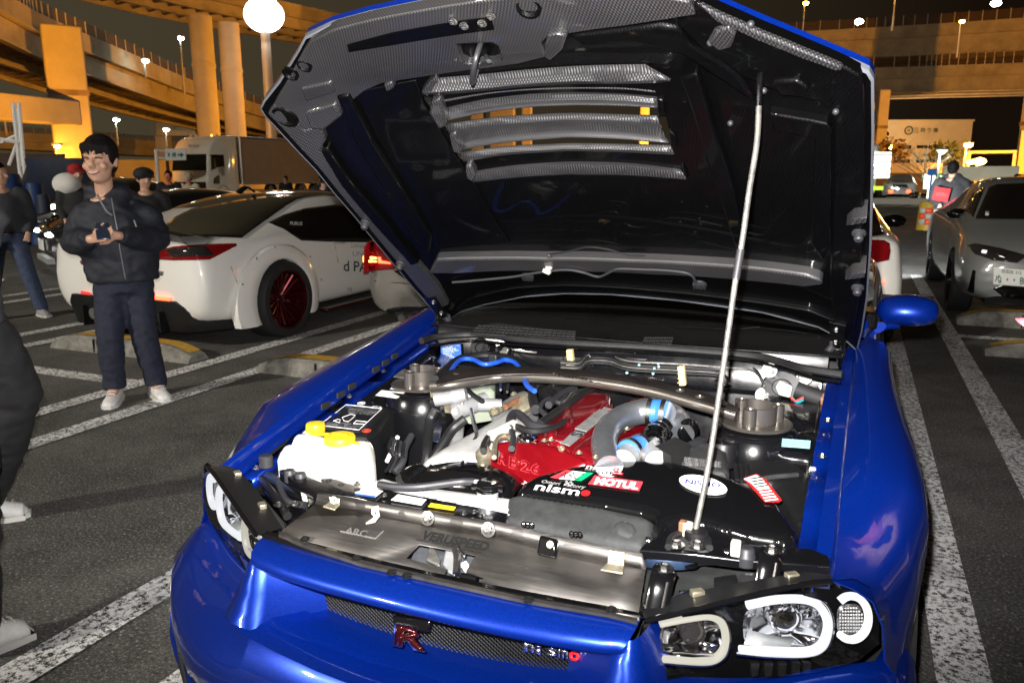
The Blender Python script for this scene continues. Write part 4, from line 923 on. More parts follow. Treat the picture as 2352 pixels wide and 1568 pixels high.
for sx in (-1, 1):
    b = MB(); b.loft([[V(.76*sx, 1.55, .965), V(.80*sx, 2.3, .97), V(.80*sx, 3.6, .985)], [V(.66*sx, 2.06, 1.25), V(.61*sx, 2.5, 1.31), V(.63*sx, 3.3, 1.19)]]); b.build('side_window', 'glass_tint', car)
b = MB(); b.loft([[V(-.6, 3.05, 1.33), V(.6, 3.05, 1.33)], [V(-.66, 3.75, 1.0), V(.66, 3.75, 1.0)]]); b.build('rear_window', 'glass_tint', car)
b = MB(); b.box((0, 2.6, .60), (1.5, 2.2, .5)); b.box((0, 1.78, .90), (1.40, .42, .13)); b.box((-.4, 2.4, .95), (.42, .12, .6)); b.box((.4, 2.4, .95), (.42, .12, .6)); b.build('interior', 'plastic_matte', car, bevel=.04)
def wheel(parent, c, r=.325, w=.24, rim='alloy_cast', spokes=6, side=1, rimr=.74, name='wheel'):
    c = Vector(c); ax = V(side, 0, 0); b = MB()
    b.lathe(c, ax, [(r*rimr, -w/2), (r*.93, -w/2), (r, -w*.38), (r, w*.38), (r*.93, w/2), (r*rimr, w/2), (r*rimr*.98, w*.4)], 40); o = b.build(name, 'rubber', parent)
    b = MB(); b.lathe(c, ax, [(r*rimr, w*.46), (r*rimr*.96, w*.48), (r*rimr*.90, w*.30), (r*rimr*.86, -w*.1), (0, -w*.12)], 36); R_ = r*rimr*.92
    for k in range(spokes):
        a = 2*math.pi*k/spokes
        for da in (-.13, .13):
            e0 = V(0, math.cos(a), math.sin(a)); e1 = V(0, math.cos(a+da), math.sin(a+da))
            b.tube([c+e0*R_*.18+ax*w*.26, c+e1*R_*.97+ax*w*.36], R_*.075, 6, flat=.6)
    b.lathe(c, ax, [(0, w*.34), (R_*.20, w*.33), (R_*.24, w*.2)], 18); b.build('rim', rim, o)
    return o
for y in (.64, 3.31):
    for sx in (-1, 1): wheel(car, (.77*sx, y, .325), side=sx)
b = MB(); b.box((0, 2.2, .30), (1.5, 4.0, .16)); b.box((0, .62, .44), (1.02, 1.2, .14)); b.build('underbody', 'underbody', car)
for sx in (-1, 1):
    b = MB(); b.lathe((.63*sx, .64, .33), (sx, 0, 0), [(.345, .0), (.345, .22)], 30, 0, math.pi, (0, 1, 0)); b.build('arch_liner', 'underbody', car, solid=.004)
# ------------------------------------------------------------------ nose: lip, grille, bumper
def yl(x): return -.095-.020*(1-(x/.41)**2)
b = MB(); xs = [-.412, -.40, -.37, -.3, -.2, -.1, 0, .1, .2, .3, .37, .40, .412]; rows = []
for j, (dy, z, kx) in enumerate(((.012, .688, 1), (0, .692, 1), (-.020, .690, 1), (-.048, .678, .985), (-.060, .666, .965), (-.060, .658, .955), (-.052, .648, .95), (-.02, .640, .945), (.04, .632, .94))):
    rows.append([V(x*kx, yl(x)+dy+(.012*(abs(x)/.41)**8), z) for x in xs])
b.loft(rows); b.build('grille_lip', 'paint_blue', car, angle=80)
b = MB(); b.loft([[V(x, yl(x)+d, z) for x in xs] for d, z in ((.03, .688), (.026, .699), (.012, .699), (.006, .690))]); b.build('lip_seal', 'plastic_gloss', car)
def bump_y(x, y0, k=.30): a = max(0, abs(x)-.34); return y0+k*(a/.52)**2*1.0
LY = ((0, -.155), (.34, -.15), (.41, -.12), (.478, -.06), (.60, .010), (.72, .080), (.79, .120), (.84, .160), (.95, .30))
def lensy(x):
    a = abs(x)
    for (x0, y0), (x1, y1) in zip(LY, LY[1:]):
        if a <= x1: return lerp(y0, y1, (a-x0)/(x1-x0))
    return .33
def bfront(x, y0, z):
    k = max(0, min(1, (.56-z)/.085)); k = k*k*(3-2*k)
    return lerp(lensy(x)-.012, bump_y(x, y0), k if abs(x) > .41 else lerp(1, k, max(0, (abs(x)-.36)/.05)))
b = MB(); xs2 = [-.884, -.878, -.86, -.82, -.76, -.68, -.60, -.52, -.46, -.41, -.385, -.37, -.2, 0, .2, .37, .385, .41, .46, .52, .60, .68, .76, .82, .86, .878, .884]; rows = []
for z, y0, wk in ((.556, -.145, .93), (.542, -.180, .97), (.520, -.205, .99), (.480, -.222, 1.0), (.42, -.235, 1.0), (.36, -.225, .985), (.30, -.19, .96), (.27, -.17, .945)):
    rows.append([V(x*wk, bfront(x*wk, y0, z)+(.11 if abs(x) == .884 else 0)+(.04 if abs(x) == .878 else 0), z-.034*max(0, 1-(abs(x)/.41)**2)*(1 if z > .45 else .4)-.018*math.exp(-((abs(x)-.66)/.09)**2)*(1 if z > .5 else 0)) for x in xs2])
# top rim that tucks under the lamps
b.loft([[p+V(0, .05, .004) for p in rows[0]]]+rows); bumper = b.build('bumper', 'paint_blue', car, angle=80)
# cheeks beside the grille, between lip and lamp
for sx in (-1, 1):
    b = MB(); rows = []
    for z, y_, xi, xo in ((.672, -.120, .395, .418), (.64, -.140, .385, .428), (.60, -.155, .378, .440), (.565, -.170, .372, .452), (.54, -.185, .37, .46)):
        rows.append([V((xi-.10)*sx, -.06, z-.02), V((xi-.012)*sx, y_+.02, z), V(xi*sx, y_-.004, z), V(lerp(xi, xo, .6)*sx, y_, z), V(xo*sx, y_+.02, z), V((xo+.012)*sx, y_+.10, z)])
    b.loft(rows); b.build('grille_cheek', 'paint_blue', car, angle=80)
sg = lambda x: -.034*(1-min(1, abs(x)/.41)**2)
b = MB(); b.loft([[V(x, yl(x)+.060, .560+sg(x)) for x in xs], [V(x, yl(x)+.0, .556+sg(x)) for x in xs], [V(x*.97, yl(x)-.070, .550+sg(x)) for x in xs], [V(x*.97, yl(x)-.100, .535+sg(x)) for x in xs]]); b.build('grille_sill', 'paint_blue', car, angle=80)
# diamond mesh
b = MB(); g0, g1 = .522, .645
step = .0115; n = int(.74/step)
def gp(x, z): return V(x, yl(x)+.052-(.645-z)*.06, z)
for k in range(-8, n+8):
    for sgn in (-1, 1):
        x_a = -.37+k*step; pts = []
        za, zb = (g0, g1) if sgn > 0 else (g1, g0)
        x_b = x_a+(g1-g0)*1.45
        a = (x_a, za); e = (x_b, zb)
        if x_b < -.37 or x_a > .37: continue
        def clip(a, e):
            if a[0] < -.37: t = (-.37-a[0])/(e[0]-a[0]); a = (-.37, lerp(a[1], e[1], t))
            if e[0] > .37: t = (.37-a[0])/(e[0]-a[0]); e = (.37, lerp(a[1], e[1], t))
            return a, e
        a, e = clip(a, e); b.tube([gp(*a), gp(*e)], .0013, 4, caps=False)
mesh_ = b.build('grille_mesh', 'plastic_black', car); mesh_['kind'] = 'stuff'
b = MB(); b.loft([[V(x, yl(x)+.16, .48) for x in xs], [V(x, yl(x)+.16, .66) for x in xs]]); b.build('grille_back', 'underbody', car)
# badges: red and chrome R on its block, chrome lettering with a red o
pR = V(0, -.135, .60)
nR = V(0, -.92, .38).normalized()
b = MB(); b.prism([onp(u, v, pR+nR*-.01, nR) for u, v in ((908, 1410), (996, 1422), (990, 1450), (912, 1438))], nR*.014); blk = b.build('badge_block', 'plastic_gloss', car, bevel=.003)
q = [onp(u, v, pR+nR*.006, nR) for u, v in ((910, 1478), (978, 1492), (914, 1432))]
cu = text('badge_letter', 'R', 'badge_red', blk, q[0], q[1], q[2], 0, .03); md = cu.modifiers.new('s', 'SOLIDIFY'); md.thickness = .008; md.offset = 1
q = [onp(u, v, pR+nR*.002, nR) for u, v in ((906, 1481), (982, 1496), (911, 1429))]
cu = text('badge_edge', 'R', 'chrome', blk, q[0], q[1], q[2], 0, .055); md = cu.modifiers.new('s', 'SOLIDIFY'); md.thickness = .008; md.offset = 1
pN = V(.25, -.07, .60); 
for i, ch in enumerate('nismo'):
    u = 1204+i*26; v = 1472+i*5
    q = [onp(x, y, pN, nR) for x, y in ((u, v+22), (u+(24 if ch != 'i' else 14), v+26), (u+1, v))]
    t_ = text('badge_letter', ch, 'red_paint' if ch == 'o' else 'chrome_rough', car, q[0], q[1], q[2], 0, .035); md = t_.modifiers.new('s', 'SOLIDIFY'); md.thickness = .005; md.offset = 1
# bumper corner: side lamp opening, canard and lower lip
for sx in (-1, 1):
    b = MB(); F = lambda x, z, o=0: V(x*sx, bump_y(x, -.222)-.004-o, z)
    b.loft([[F(.60, .30), F(.70, .38), F(.80, .445), F(.845, .45)], [F(.60, .27), F(.70, .30), F(.80, .33), F(.85, .35)]]); o = b.build('bumper_duct', 'underbody', car, solid=.004)
    b = MB(); b.loft([[F(.80, .44, .006), F(.845, .445, .006)], [F(.79, .36, .006), F(.845, .37, .006)]]); b.build('side_lamp', 'lamp_grey', o, solid=.006) if 'lamp_grey' in MATS else b.build('side_lamp', 'alu_bright', o, solid=.006)
    b = MB(); b.tube([F(.775, .435, -.03), F(.755, .38, -.012), F(.735, .32, -.03)], .018, 8, 4, flat=.4); b.build('canard', 'paint_blue', o)
    b = MB(); b.tube([V(.875*sx, .24, .30), V(.872*sx, .11, .285), V(.80*sx, .04, .25), V(.69*sx, -.02, .222), V(.5*sx, -.12, .205), V(.25*sx, -.18, .195), V(0, -.20, .19)], .034, 10, 5, flat=.5); b.build('lower_lip', 'paint_blue', bumper)
# ------------------------------------------------------------------ headlamps: built for the right, mirrored to the left
A_ = V(.415, -.087, .707); NL = V(.50, -.866, .0).normalized()
LP = lambda u, v, o=0.0: onp(u, v, A_+NL*o, NL)
Z3 = lambda zx, zy: (1378+.3125*zx, 1148.4+.3125*zy)
LZ = lambda zx, zy, o=0.0: LP(*Z3(zx, zy), o)
hl = []
def both(o): hl.append(o); return o
lamp_out = [(305, 930), (345, 860), (1100, 690), (1690, 590), (1870, 575), (1985, 640), (2050, 820), (2055, 1050), (1900, 1180), (1600, 1262), (1000, 1335), (560, 1400), (240, 1400), (215, 1250)]
b = MB(); b.prism([LZ(x, y, -.075) for x, y in lamp_out], NL*.004); L_ = [LZ(x, y, -.075) for x, y in lamp_out]; L2_ = [LZ(x, y, -.004) for x, y in lamp_out]
b.loft([L_, L2_], True); H_R = b.build('headlamp', 'plastic_gloss', car, angle=30)
both_list = []
def lampart(mb, name, m, **k):
    o = mb.build(name, m, H_R, **k); both_list.append(o); return o
b = MB(); b.f([b.bm.verts.new(LZ(x, y, .0)) for x, y in lamp_out]); lampart(b, 'lens_cover', 'glass_clear', smooth=False)
def bowl(cx, cy, w, h, dep, m='chrome'):
    b = MB(); rows = []
    for k, d in ((1, -.020), (.95, -.035), (.75, -dep*.8), (.4, -dep), (.12, -dep*1.05)):
        rows.append([LZ(cx+w*k*sgnpow(math.cos(a)), cy+h*k*sgnpow(math.sin(a)), d) for a in [2*math.pi*i/24 for i in range(24)]])
    b.loft(rows, True, False); b.f([b.bm.verts.new(p) for p in rows[-1]]); return b
def sgnpow(c, p=.6): return math.copysign(abs(c)**p, c)
lampart(bowl(680, 1010, 240, 130, .06), 'reflector', 'chrome'); lampart(bowl(1350, 930, 300, 170, .06), 'reflector', 'chrome')
lampart(bowl(1835, 880, 95, 120, .04), 'reflector', 'chrome_rough')
b = MB(); c_ = LZ(1370, 880, -.035); b.lathe(c_, NL, [(.030, -.02), (.030, 0), (.027, .003), (.024, 0), (.022, .006), (.012, .012), (0, .014)], 22); lampart(b, 'projector', 'chrome')
b = MB(); c_ = LZ(690, 990, -.045); b.lathe(c_, NL, [(.024, -.01), (.022, .002), (.012, .008), (0, .010)], 20); lampart(b, 'projector', 'lamp_smoke')
for k in range(9):
    x = 1090+k*62; b = MB(); b.prism([LZ(x, 760, -.03), LZ(x+30, 750, -.03), LZ(x+20, 840, -.05), LZ(x-5, 850, -.05)], NL*.006); lampart(b, 'facet', 'chrome', smooth=False)
b = MB(); b.loft([[LZ(1090, 950, -.04), LZ(1240, 985, -.042), LZ(1420, 1010, -.04)], [LZ(1060, 1055, -.018), LZ(1240, 1070, -.018), LZ(1400, 1075, -.018)]]); lampart(b, 'light_tray', 'alu_bright', solid=.002)
b = MB(); b.loft([[LZ(470, 1050, -.04), LZ(700, 1070, -.04), LZ(860, 1090, -.04)], [LZ(460, 1130, -.012), LZ(680, 1150, -.012), LZ(850, 1140, -.012)]]); lampart(b, 'light_tray', 'chrome', solid=.002)
def ring(pts, r, m, name='light_ring'):
    b = MB(); b.tube([LZ(x, y, -.014) for x, y in pts], r, 10, 5, flat=.8); return lampart(b, name, m)
ring([(1080, 770), (1300, 728), (1500, 728), (1610, 775), (1668, 880), (1660, 990), (1610, 1075), (1500, 1110), (1250, 1105), (1030, 1095)], .0092, 'ring_glow')
ring([(1845+128*math.cos(a), 862+160*math.sin(a)) for a in [R(-130+t*20) for t in range(14)]], .0086, 'ring_glow')
ring([(440, 905), (620, 870), (790, 850), (880, 885), (920, 970), (915, 1070), (860, 1150), (760, 1175), (430, 1160)], .0085, 'ring_cream')
ring([(400, 1180), (600, 1205), (820, 1208), (930, 1130), (952, 980), (910, 870), (800, 828), (600, 850)], .004, 'chrome', 'bezel')
ring([(1000, 1125), (1250, 1150), (1530, 1150), (1660, 1090), (1712, 950), (1700, 830), (1640, 740), (1500, 692)], .004, 'chrome', 'bezel')
b = MB()
for i in range(9):
    for j in range(8):
        x = 1765+i*20; y = 790+j*24
        if ((x-1845)/95)**2+((y-880)/105)**2 < 1: b.ball(LZ(x, y, -.025), .0028, 6, 4)
o = lampart(b, 'lens_dots', 'chrome_rough'); o['kind'] = 'stuff'
for x in (1100, 1200, 1300, 1400, 1480):
    b = MB(); b.prism([LZ(x, 1175, -.03), LZ(x+60, 1178, -.03), LZ(x+50, 1270, -.03), LZ(x+5, 1275, -.03)], NL*.008); lampart(b, 'lower_facet', 'chrome_rough', smooth=False)
# lamp surround seal on top
b = MB(); top_ = [(290, 760), (700, 665), (1100, 590), (1500, 525), (1700, 545)]; bot_ = [(330, 880), (720, 790), (1100, 700), (1500, 610), (1705, 590)]
tz = [.694, .708, .720, .733, .736]; TP = [on(*Z3(*p), z=q_) for p, q_ in zip(top_, tz)]
b.loft([[p-V(0, 0, .03) for p in TP], TP, [p.lerp(LZ(*q_, .004), .45) for p, q_ in zip(TP, bot_)], [LZ(*p, .006) for p in bot_], [LZ(*p, -.02) for p in bot_]]); sl = b.build('lamp_seal', 'plastic_black', car)
b = MB(); b.tube([LZ(x, y+6, .010) for x, y in bot_], .0055, 8, 4); b.build('lamp_trim', 'plastic_gloss', sl)
for x, y in ((715, 680), (1410, 555)):
    b = MB(); k_ = on(*Z3(x, y), z=.712+.02*(x > 1000)); b.box(k_, (.024, .016, .012), Matrix.Rotation(R(36), 3, 'Z')); b.build('clip', 'zinc', sl, bevel=.002)
HL_L = mirror(H_R); HL_L.name = 'headlamp'
for o in both_list:
    n = mirror(o); attach(n, HL_L)
    if 'kind' in o: n['kind'] = o['kind']
for o in [sl]+list(sl.children):
    n = mirror(o)
    if o is not sl: attach(n, slm)
    else: slm = n
# ================================================================== engine bay
UPV = V(0, 0, 1)
# floor, inner wings, bulkhead
b = MB(); b.box((0, .62, .36), (1.36, 1.16, .10)); b.build('bay_floor', 'underbody', car)
for sx in (-1, 1):
    b = MB(); rows = []
    for y in (.16, .3, .45, .6, .75, .9, 1.05, 1.18):
        z = z0(y); d = .035 if .6 < y < .95 else 0
        rows.append([V(.652*sx, y, z-.06), V(.640*sx, y, z-.085), V((.60-d)*sx, y, z-.095), V((.575-d*1.6)*sx, y, z-.11), V((.56-d*1.6)*sx, y, z-.16), V((.53-d)*sx, y, .42)])
    b.loft(rows); o = b.build('inner_wing', 'bay_black', car, angle=45, solid=.002)
    for y in (.36, .56, .98):
        q = MB(); q.box((.60*sx, y, z0(y)-.087), (.07, .10, .012)); q.build('pressing', 'bay_black', o, bevel=.004)
    for y, n in ((.30, 1), (.68, 1), (1.08, 1)): bolt(o, V(.632*sx, y, z0(y)-.084), UPV, .005)
b = MB(); rows = []
for x in [-.66+.066*i for i in range(21)]:
    c = .035*(1-(x/.66)**2)
    rows.append([V(x, 1.17-c, .915), V(x, 1.165-c, .88), V(x, 1.155-c, .865), V(x, 1.15-c, .80), V(x, 1.13-c, .79), V(x, 1.10-c, .60), V(x, 1.06-c, .42)])
b.loft(rows); bulk = b.build('bulkhead', 'bay_black', car, angle=40)
b = MB(); b.loft([[V(x, 1.175-.035*(1-(x/.66)**2)+k*(cowl_y(x)-1.19+.035*(1-(x/.66)**2)), lerp(.918, .952, k)-(.012 if 0 < k < 1 else 0)) for x in [-.70+.07*i for i in range(21)]] for k in (0, .06, .35, .7, 1)]); cowl = b.build('cowl_panel', 'plastic_black', car, solid=.003, soff=1)
ptube('bonnet_seal', [(968, 783), (1000, 774), (1073, 768), (1130, 771), (1182, 778), (1300, 787), (1469, 796), (1570, 803), (1671, 811), (1744, 819), (1800, 832), (1847, 846), (1935, 860)], .0115, 'hose_black', car, lambda t: .925+.008*(1-abs(2*t-1)))
ptube('seal_lip', [(985, 795), (1080, 783), (1190, 792), (1469, 808), (1671, 824), (1750, 834), (1850, 862), (1930, 876)], .005, 'plastic_gloss', car, .905)
# cowl grilles: real slots
for px, nrow, ncol in ((((1098, 748), (1142, 741), (1322, 762), (1320, 780), (1080, 766)), 3, 22), (((1480, 776), (1546, 776), (1541, 792), (1476, 790)), 2, 12)):
    p0 = V(0, 1.25, .938); base = [onp(u, v, p0, UPV) for u, v in px]
    b = MB(); b.prism([q-V(0, 0, .004) for q in base], V(0, 0, .003)); g = b.build('cowl_grille', 'underbody', cowl, smooth=False)
    a0, a1, b1, b0 = base[0], base[-3] if nrow == 3 else base[1], base[-2] if nrow == 3 else base[2], base[-1]
    b = MB()
    for i in range(ncol+1):
        t = i/ncol; b.tube([a0.lerp(a1, t), b0.lerp(b1, t)], .0022, 4)
    for j in range(nrow+1):
        t = j/nrow; b.tube([a0.lerp(b0, t), a1.lerp(b1, t)], .0024, 4)
    b.build('grille_bars', 'plastic_grey', g)
# wipers
for pts in ([(1372, 778), (1400, 768), (1480, 752), (1500, 748)], [(1340, 726), (1420, 735), (1480, 745), (1505, 748), (1475, 752), (1400, 742), (1300, 732)], [(1505, 750), (1600, 752), (1680, 756), (1745, 750)], [(1740, 752), (1820, 760), (1900, 775), (1935, 783)]):
    b = MB(); b.tube([on(u, v, y=1.40 if u < 1520 else 1.36) for u, v in pts], .0055, 8, 4, flat=.6); b.build('wiper', 'plastic_gloss' if pts[0][0] != 1372 else 'chrome_rough', car)
p = on(1378, 776, y=1.37); b = MB(); b.lathe(p, UPV, [(.016, -.01), (.016, .006), (.010, .012), (0, .012)], 16); b.build('wiper_nut', 'plastic_gloss', car)
b = MB(); b.tube([on(u, v, y=1.42) for u, v in ((1080, 760), (1098, 757), (1118, 742), (1132, 726))], .006, 6, 3, flat=.6); b.build('wiper_tip', 'cloth_beige', car)
# plates on the bulkhead
BP = V(0, 1.135, .85); BN = V(0, -1, .12)
decal('plate', [(1012, 790), (1058, 787), (1060, 823), (1014, 826)], BP, BN, 'blue_print', bulk)
for i, (s_, w) in enumerate((('NISSAN MOTOR CO LTD', 38), ('TYPE GF', 22), ('BNR34', 30), ('GASOLINE RB26', 36), ('COLOR TV2', 26), ('TRIM G', 20), ('MODEL', 24), ('NISSAN', 30))):
    dtext(s_, (1017, 794+i*4), (1017+w, 793.6+i*4), (1017, 791.4+i*4), BP, BN, 'white_print', bulk)
dtext('BNR34-004396', (1211, 808), (1270, 814), (1211.5, 801), BP, BN, 'engrave', bulk, 'frame_number')
ptube('vin_border', [(1176, 826), (1178, 792), (1190, 790), (1290, 799), (1292, 828)], .002, 'hose_grey', bulk, lambda t: .86, 6, 3)
p = on(1104, 798, y=1.11); b = MB(); b.lathe(p, BN, [(.034, -.004), (.034, .012), (.030, .016), (.016, .016), (.013, .010), (0, .010)], 22); b.build('grommet', 'hose_black', bulk)
b = MB(); b.prism([onp(u, v, V(0, 1.115, .85), BN) for u, v in ((1130, 808), (1146, 812), (1160, 795), (1172, 800), (1164, 818), (1150, 830), (1134, 826))], V(0, -.012, 0)); b.build('bracket', 'rod_steel', bulk, bevel=.003)
# brake lines with clips
for i in range(5):
    dy = i*6.2; pts = [(1288, 828+dy*.8), (1330, 830+dy*.7), (1352, 808+dy), (1400, 809+dy), (1445, 823+dy), (1560, 829+dy*1.05), (1650, 836+dy), (1720, 842+dy)]
    if i > 1: pts = [(u, v+2) for u, v in pts[:-1]]+[(1690-i*12, 850+dy), (1700-i*12, 876+dy*.4)]
    else: pts += [(1742, 856+dy), (1755, 880+dy)]
    ptube('brake_line', pts, .0034, 'rod_steel' if i % 2 else 'hose_grey', car, lambda t: .868, 7, 4)
for u, v in ((1311, 822), (1567, 862)):
    p = on(u, v, z=.875); b = MB(); b.box(p, (.020, .022, .058), Matrix.Rotation(R(-8), 3, 'Y')); cl = b.build('line_clip', 'clip_cream', car, bevel=.003)
    for k in range(4): q = MB(); q.box(p+V(0, -.012, -.02+.013*k), (.021, .003, .003)); q.build('groove', 'cloth_beige', cl)
for u, v in ((1468, 838), (1512, 835), (1513, 842), (1503, 846), (1440, 856), (1500, 858)):
    p = on(u, v, z=.874); b = MB(); b.ball(p, .0045, 8, 6); b.build('paint_dot', 'pale_blue_label', car)
ptube('vacuum_hose', [(1030, 868), (1040, 845), (1058, 826), (1085, 825), (1110, 836), (1138, 833), (1160, 826), (1185, 834), (1200, 858), (1210, 884), (1228, 898)], .0075, 'hose_blue', car, lambda t: .86, 10, 5)
ptube('harness', [(1000, 870), (1030, 842), (1060, 822), (1110, 815), (1150, 818), (1185, 828), (1210, 850)], .012, 'hose_black', car, lambda t: .852, 8, 4)
ptube('harness', [(1290, 830), (1320, 832), (1360, 828), (1385, 830)], .007, 'hose_black', car, .862, 8, 4)
p = on(1135, 822, z=.87); b = MB(); b.box(p, (.03, .03, .03)); b.build('hose_clamp', 'hose_black', car, bevel=.004)
# wiper motor on the right of the bulkhead
wm = thing('x', '', '', (0, 0, 0)) if False else None
b = MB(); p = on(1800, 890, y=1.06); b.lathe(p, (-.15, -1, .25), [(.062, -.02), (.062, .012), (.055, .020), (.030, .022), (.026, .028), (0, .028)], 26, yk=.85); wmo = b.build('wiper_motor', 'hose_grey', car)
b = MB(); b.prism([onp(u, v, p+V(0, -.035, 0), V(-.15, -1, .25)) for u, v in ((1782, 888), (1792, 872), (1822, 886), (1815, 912), (1790, 906))], V(0, -.022, .004)); b.build('connector', 'connector_white', wmo, bevel=.004)
for u, v in ((1768, 850), (1848, 866), (1752, 907), (1832, 928)):
    q = on(u, v, y=1.045); o = bolt(wmo, q, (-.15, -1, .25), .013, 'connector_white')
    b = MB(); b.tube([q, q.lerp(p, .5)+V(0, .01, 0)], .015, 8, flat=.6); b.build('motor_arm', 'alloy_cast', wmo)
b = MB(); q = on(1862, 905, y=1.03); b.cyl(q+V(-.04, 0, .01), q+V(.03, -.01, -.008), .024); b.build('motor_body', 'plastic_matte', wmo)
b = MB(); b.cyl(q+V(.03, -.012, -.008), q+V(.055, -.02, -.016), .021); b.build('motor_end', 'rust', wmo)
b = MB(); b.box(q+V(.075, -.02, .0), (.045, .012, .012)); b.build('terminal', 'zinc', wmo, bevel=.003)
for i, m_ in enumerate(('orange_print', 'blue_print', 'green_print', 'hose_black')):
    b = MB(); b.tube([on(1812+i*3, 906+i*2, y=1.01), on(1826+i*2, 920+i*2, y=.99), on(1845, 912+i*3, y=1.0)], .003, 5, 3); b.build('wire', m_, wmo)
# strut towers and their brace
for sx, cx_, cy_ in ((-1, 968, 882), (1, 1735, 966)):
    T = V(.502*sx, .761, .812)
    b = MB(); b.lathe(T+V(0, 0, -.012), UPV, [(.125, -.34), (.122, -.06), (.112, -.012), (.10, 0), (0, 0)], 32); b.build('strut_tower', 'bay_black', car, angle=50)
    b = MB(); b.lathe(T, UPV, [(0, -.002), (.093, -.002), (.094, .003), (.090, .006), (.060, .007), (.060, .004), (0, .004)], 36); dk = b.build('tower_plate', 'bar_bronze', car, angle=30)
    b = MB(); b.lathe(T, UPV, [(.050, .005), (.053, .006), (.053, .050), (.050, .051), (.048, .050), (.048, .006)], 30, R(200 if sx < 0 else -90), R(290), (1, 0, 0)); b.build('tower_ring', 'bar_bronze', dk, angle=30)
    for a in (20, 140, 260):
        q = T+V(.055*math.cos(R(a)), .055*math.sin(R(a)), 0); b = MB(); b.lathe(q, UPV, [(.017, .004), (.017, .050), (.012, .052), (.011, .044), (0, .044)], 16); b.build('ring_post', 'bar_bronze', dk, angle=30); bolt(dk, q+V(0, 0, .044), UPV, .0065)
TL, TR_ = V(-.502, .761, .85), V(.502, .761, .85)
zb = lambda t: .846+.028*math.sin(math.pi*max(0, min(1, t)))
bar = ptube('brace_tube', [(990, 888), (1040, 883), (1130, 868), (1180, 865), (1240, 867), (1330, 873), (1420, 885), (1500, 900), (1560, 916), (1640, 938), (1690, 952)], .0165, 'bar_bronze', car, lambda t: zb(t)-.004, 14, 5)
top_px = [(1000, 878), (1030, 853), (1068, 845), (1150, 843), (1250, 845), (1330, 850), (1400, 858), (1500, 876), (1600, 898), (1660, 920), (1700, 938)]
low_px = [(1004, 886), (1045, 876), (1090, 868), (1160, 861), (1250, 860), (1330, 866), (1410, 876), (1500, 892), (1590, 916), (1650, 936), (1690, 950)]
b = MB(); n_ = len(top_px); rows = []
up_ = [on(u, v, z=zb(i/(n_-1))+.018) for i, (u, v) in enumerate(top_px)]; lo_ = [on(u, v, z=zb(i/(n_-1))+.010) for i, (u, v) in enumerate(low_px)]
U_ = smooth_path(up_, 4); L_ = smooth_path(lo_, 4)
b.loft([U_, L_]); pl_ = b.build('brace_plate', 'bar_dark', bar, solid=.006, soff=0, bevel=.002)
for u, v in ((1050, 858), (1085, 853), (1116, 850), (1562, 897), (1607, 911), (1660, 926)):
    p = on(u, v, z=zb((u-1000)/700)+.0205); b = MB(); b.lathe(p, UPV, [(.013, 0), (.011, .003), (.007, .003), (.006, -.001), (0, -.001)], 16); b.build('plate_hole', 'bar_bronze', bar)
dtext('nismo', (1283, 863), (1350, 873), (1281, 855), on(1316, 866, z=.894), UPV, 'chrome_rough', bar, lift=.0035, bold=.02)
for u, v in ((1272, 858), (1356, 874)): bolt(bar, on(u, v, z=.896), UPV, .0028)
# ------------------------------------------------------------------ left of the bay: battery box, washer tank, labels
for px, m_ in ((((862, 905), (872, 893), (906, 897), (904, 904)), 'paper_white'), (((832, 898), (848, 885), (896, 890), (888, 904)), 'paper_white'), (((872, 858), (895, 844), (932, 848), (916, 866)), 'rod_steel')):
    pass
lab0 = V(-.58, .72, .80)
for px, m_ in ((((896, 893), (906, 885), (938, 889), (944, 895), (940, 899)), 'paper_white'), (((862, 908), (876, 896), (930, 901), (912, 915)), 'paper_white')):
    decal('label', px, lab0, V(-.0, -.12, 1), m_, car, .004)
decal('plate', [(904, 866), (925, 850), (968, 855), (950, 872)], V(-.57, .85, .825), V(0, -.1, 1), 'rod_steel', car, .004, .003)
bat = pillow('battery_box', [(768, 912), (860, 922), (905, 934), (872, 985), (846, 1003), (722, 990), (712, 980)], V(-.5, .5, .758), V(.02, -.06, 1), 'plastic_black', car, .010, .22, .03)
bn = V(.02, -.06, 1); bp_ = V(-.5, .5, .758)
def bdec(px, m_='white_print', lift=.004): return decal('print', px, bp_, bn, m_, bat, lift, .0004)
fr = [(795, 929), (877, 938), (824, 987), (733, 976)]
for a, e in zip(fr, fr[1:]+fr[:1]):
    q1 = onp(*a, bp_+bn*.0035, bn); q2 = onp(*e, bp_+bn*.0035, bn); b = MB(); b.tube([q1, q2], .0011, 4); b.build('print', 'white_print', bat)
dtext('GT-R', (851, 937), (874, 940), (856, 931), bp_, bn, 'white_print', bat, bold=.03)
b = MB(); q = onp(830, 926, bp_+bn*.004, bn); b.lathe(q, bn, [(.0125, 0), (.0125, .001), (.010, .001), (.010, 0)], 20); b.box(q+bn*.001, (.012, .0025, .001)); b.build('print', 'white_print', bat)
q = onp(842, 989, bp_+bn*.003, bn); b = MB(); b.lathe(q, bn, [(.0125, 0), (.0125, .0012), (.010, .0012), (.010, 0)], 20); b.box(q+bn*.001, (.013, .0035, .001), Matrix.Rotation(R(35), 3, 'Z')); b.box(q+bn*.001, (.0035, .013, .001), Matrix.Rotation(R(35), 3, 'Z')); b.build('print', 'orange_print', bat)
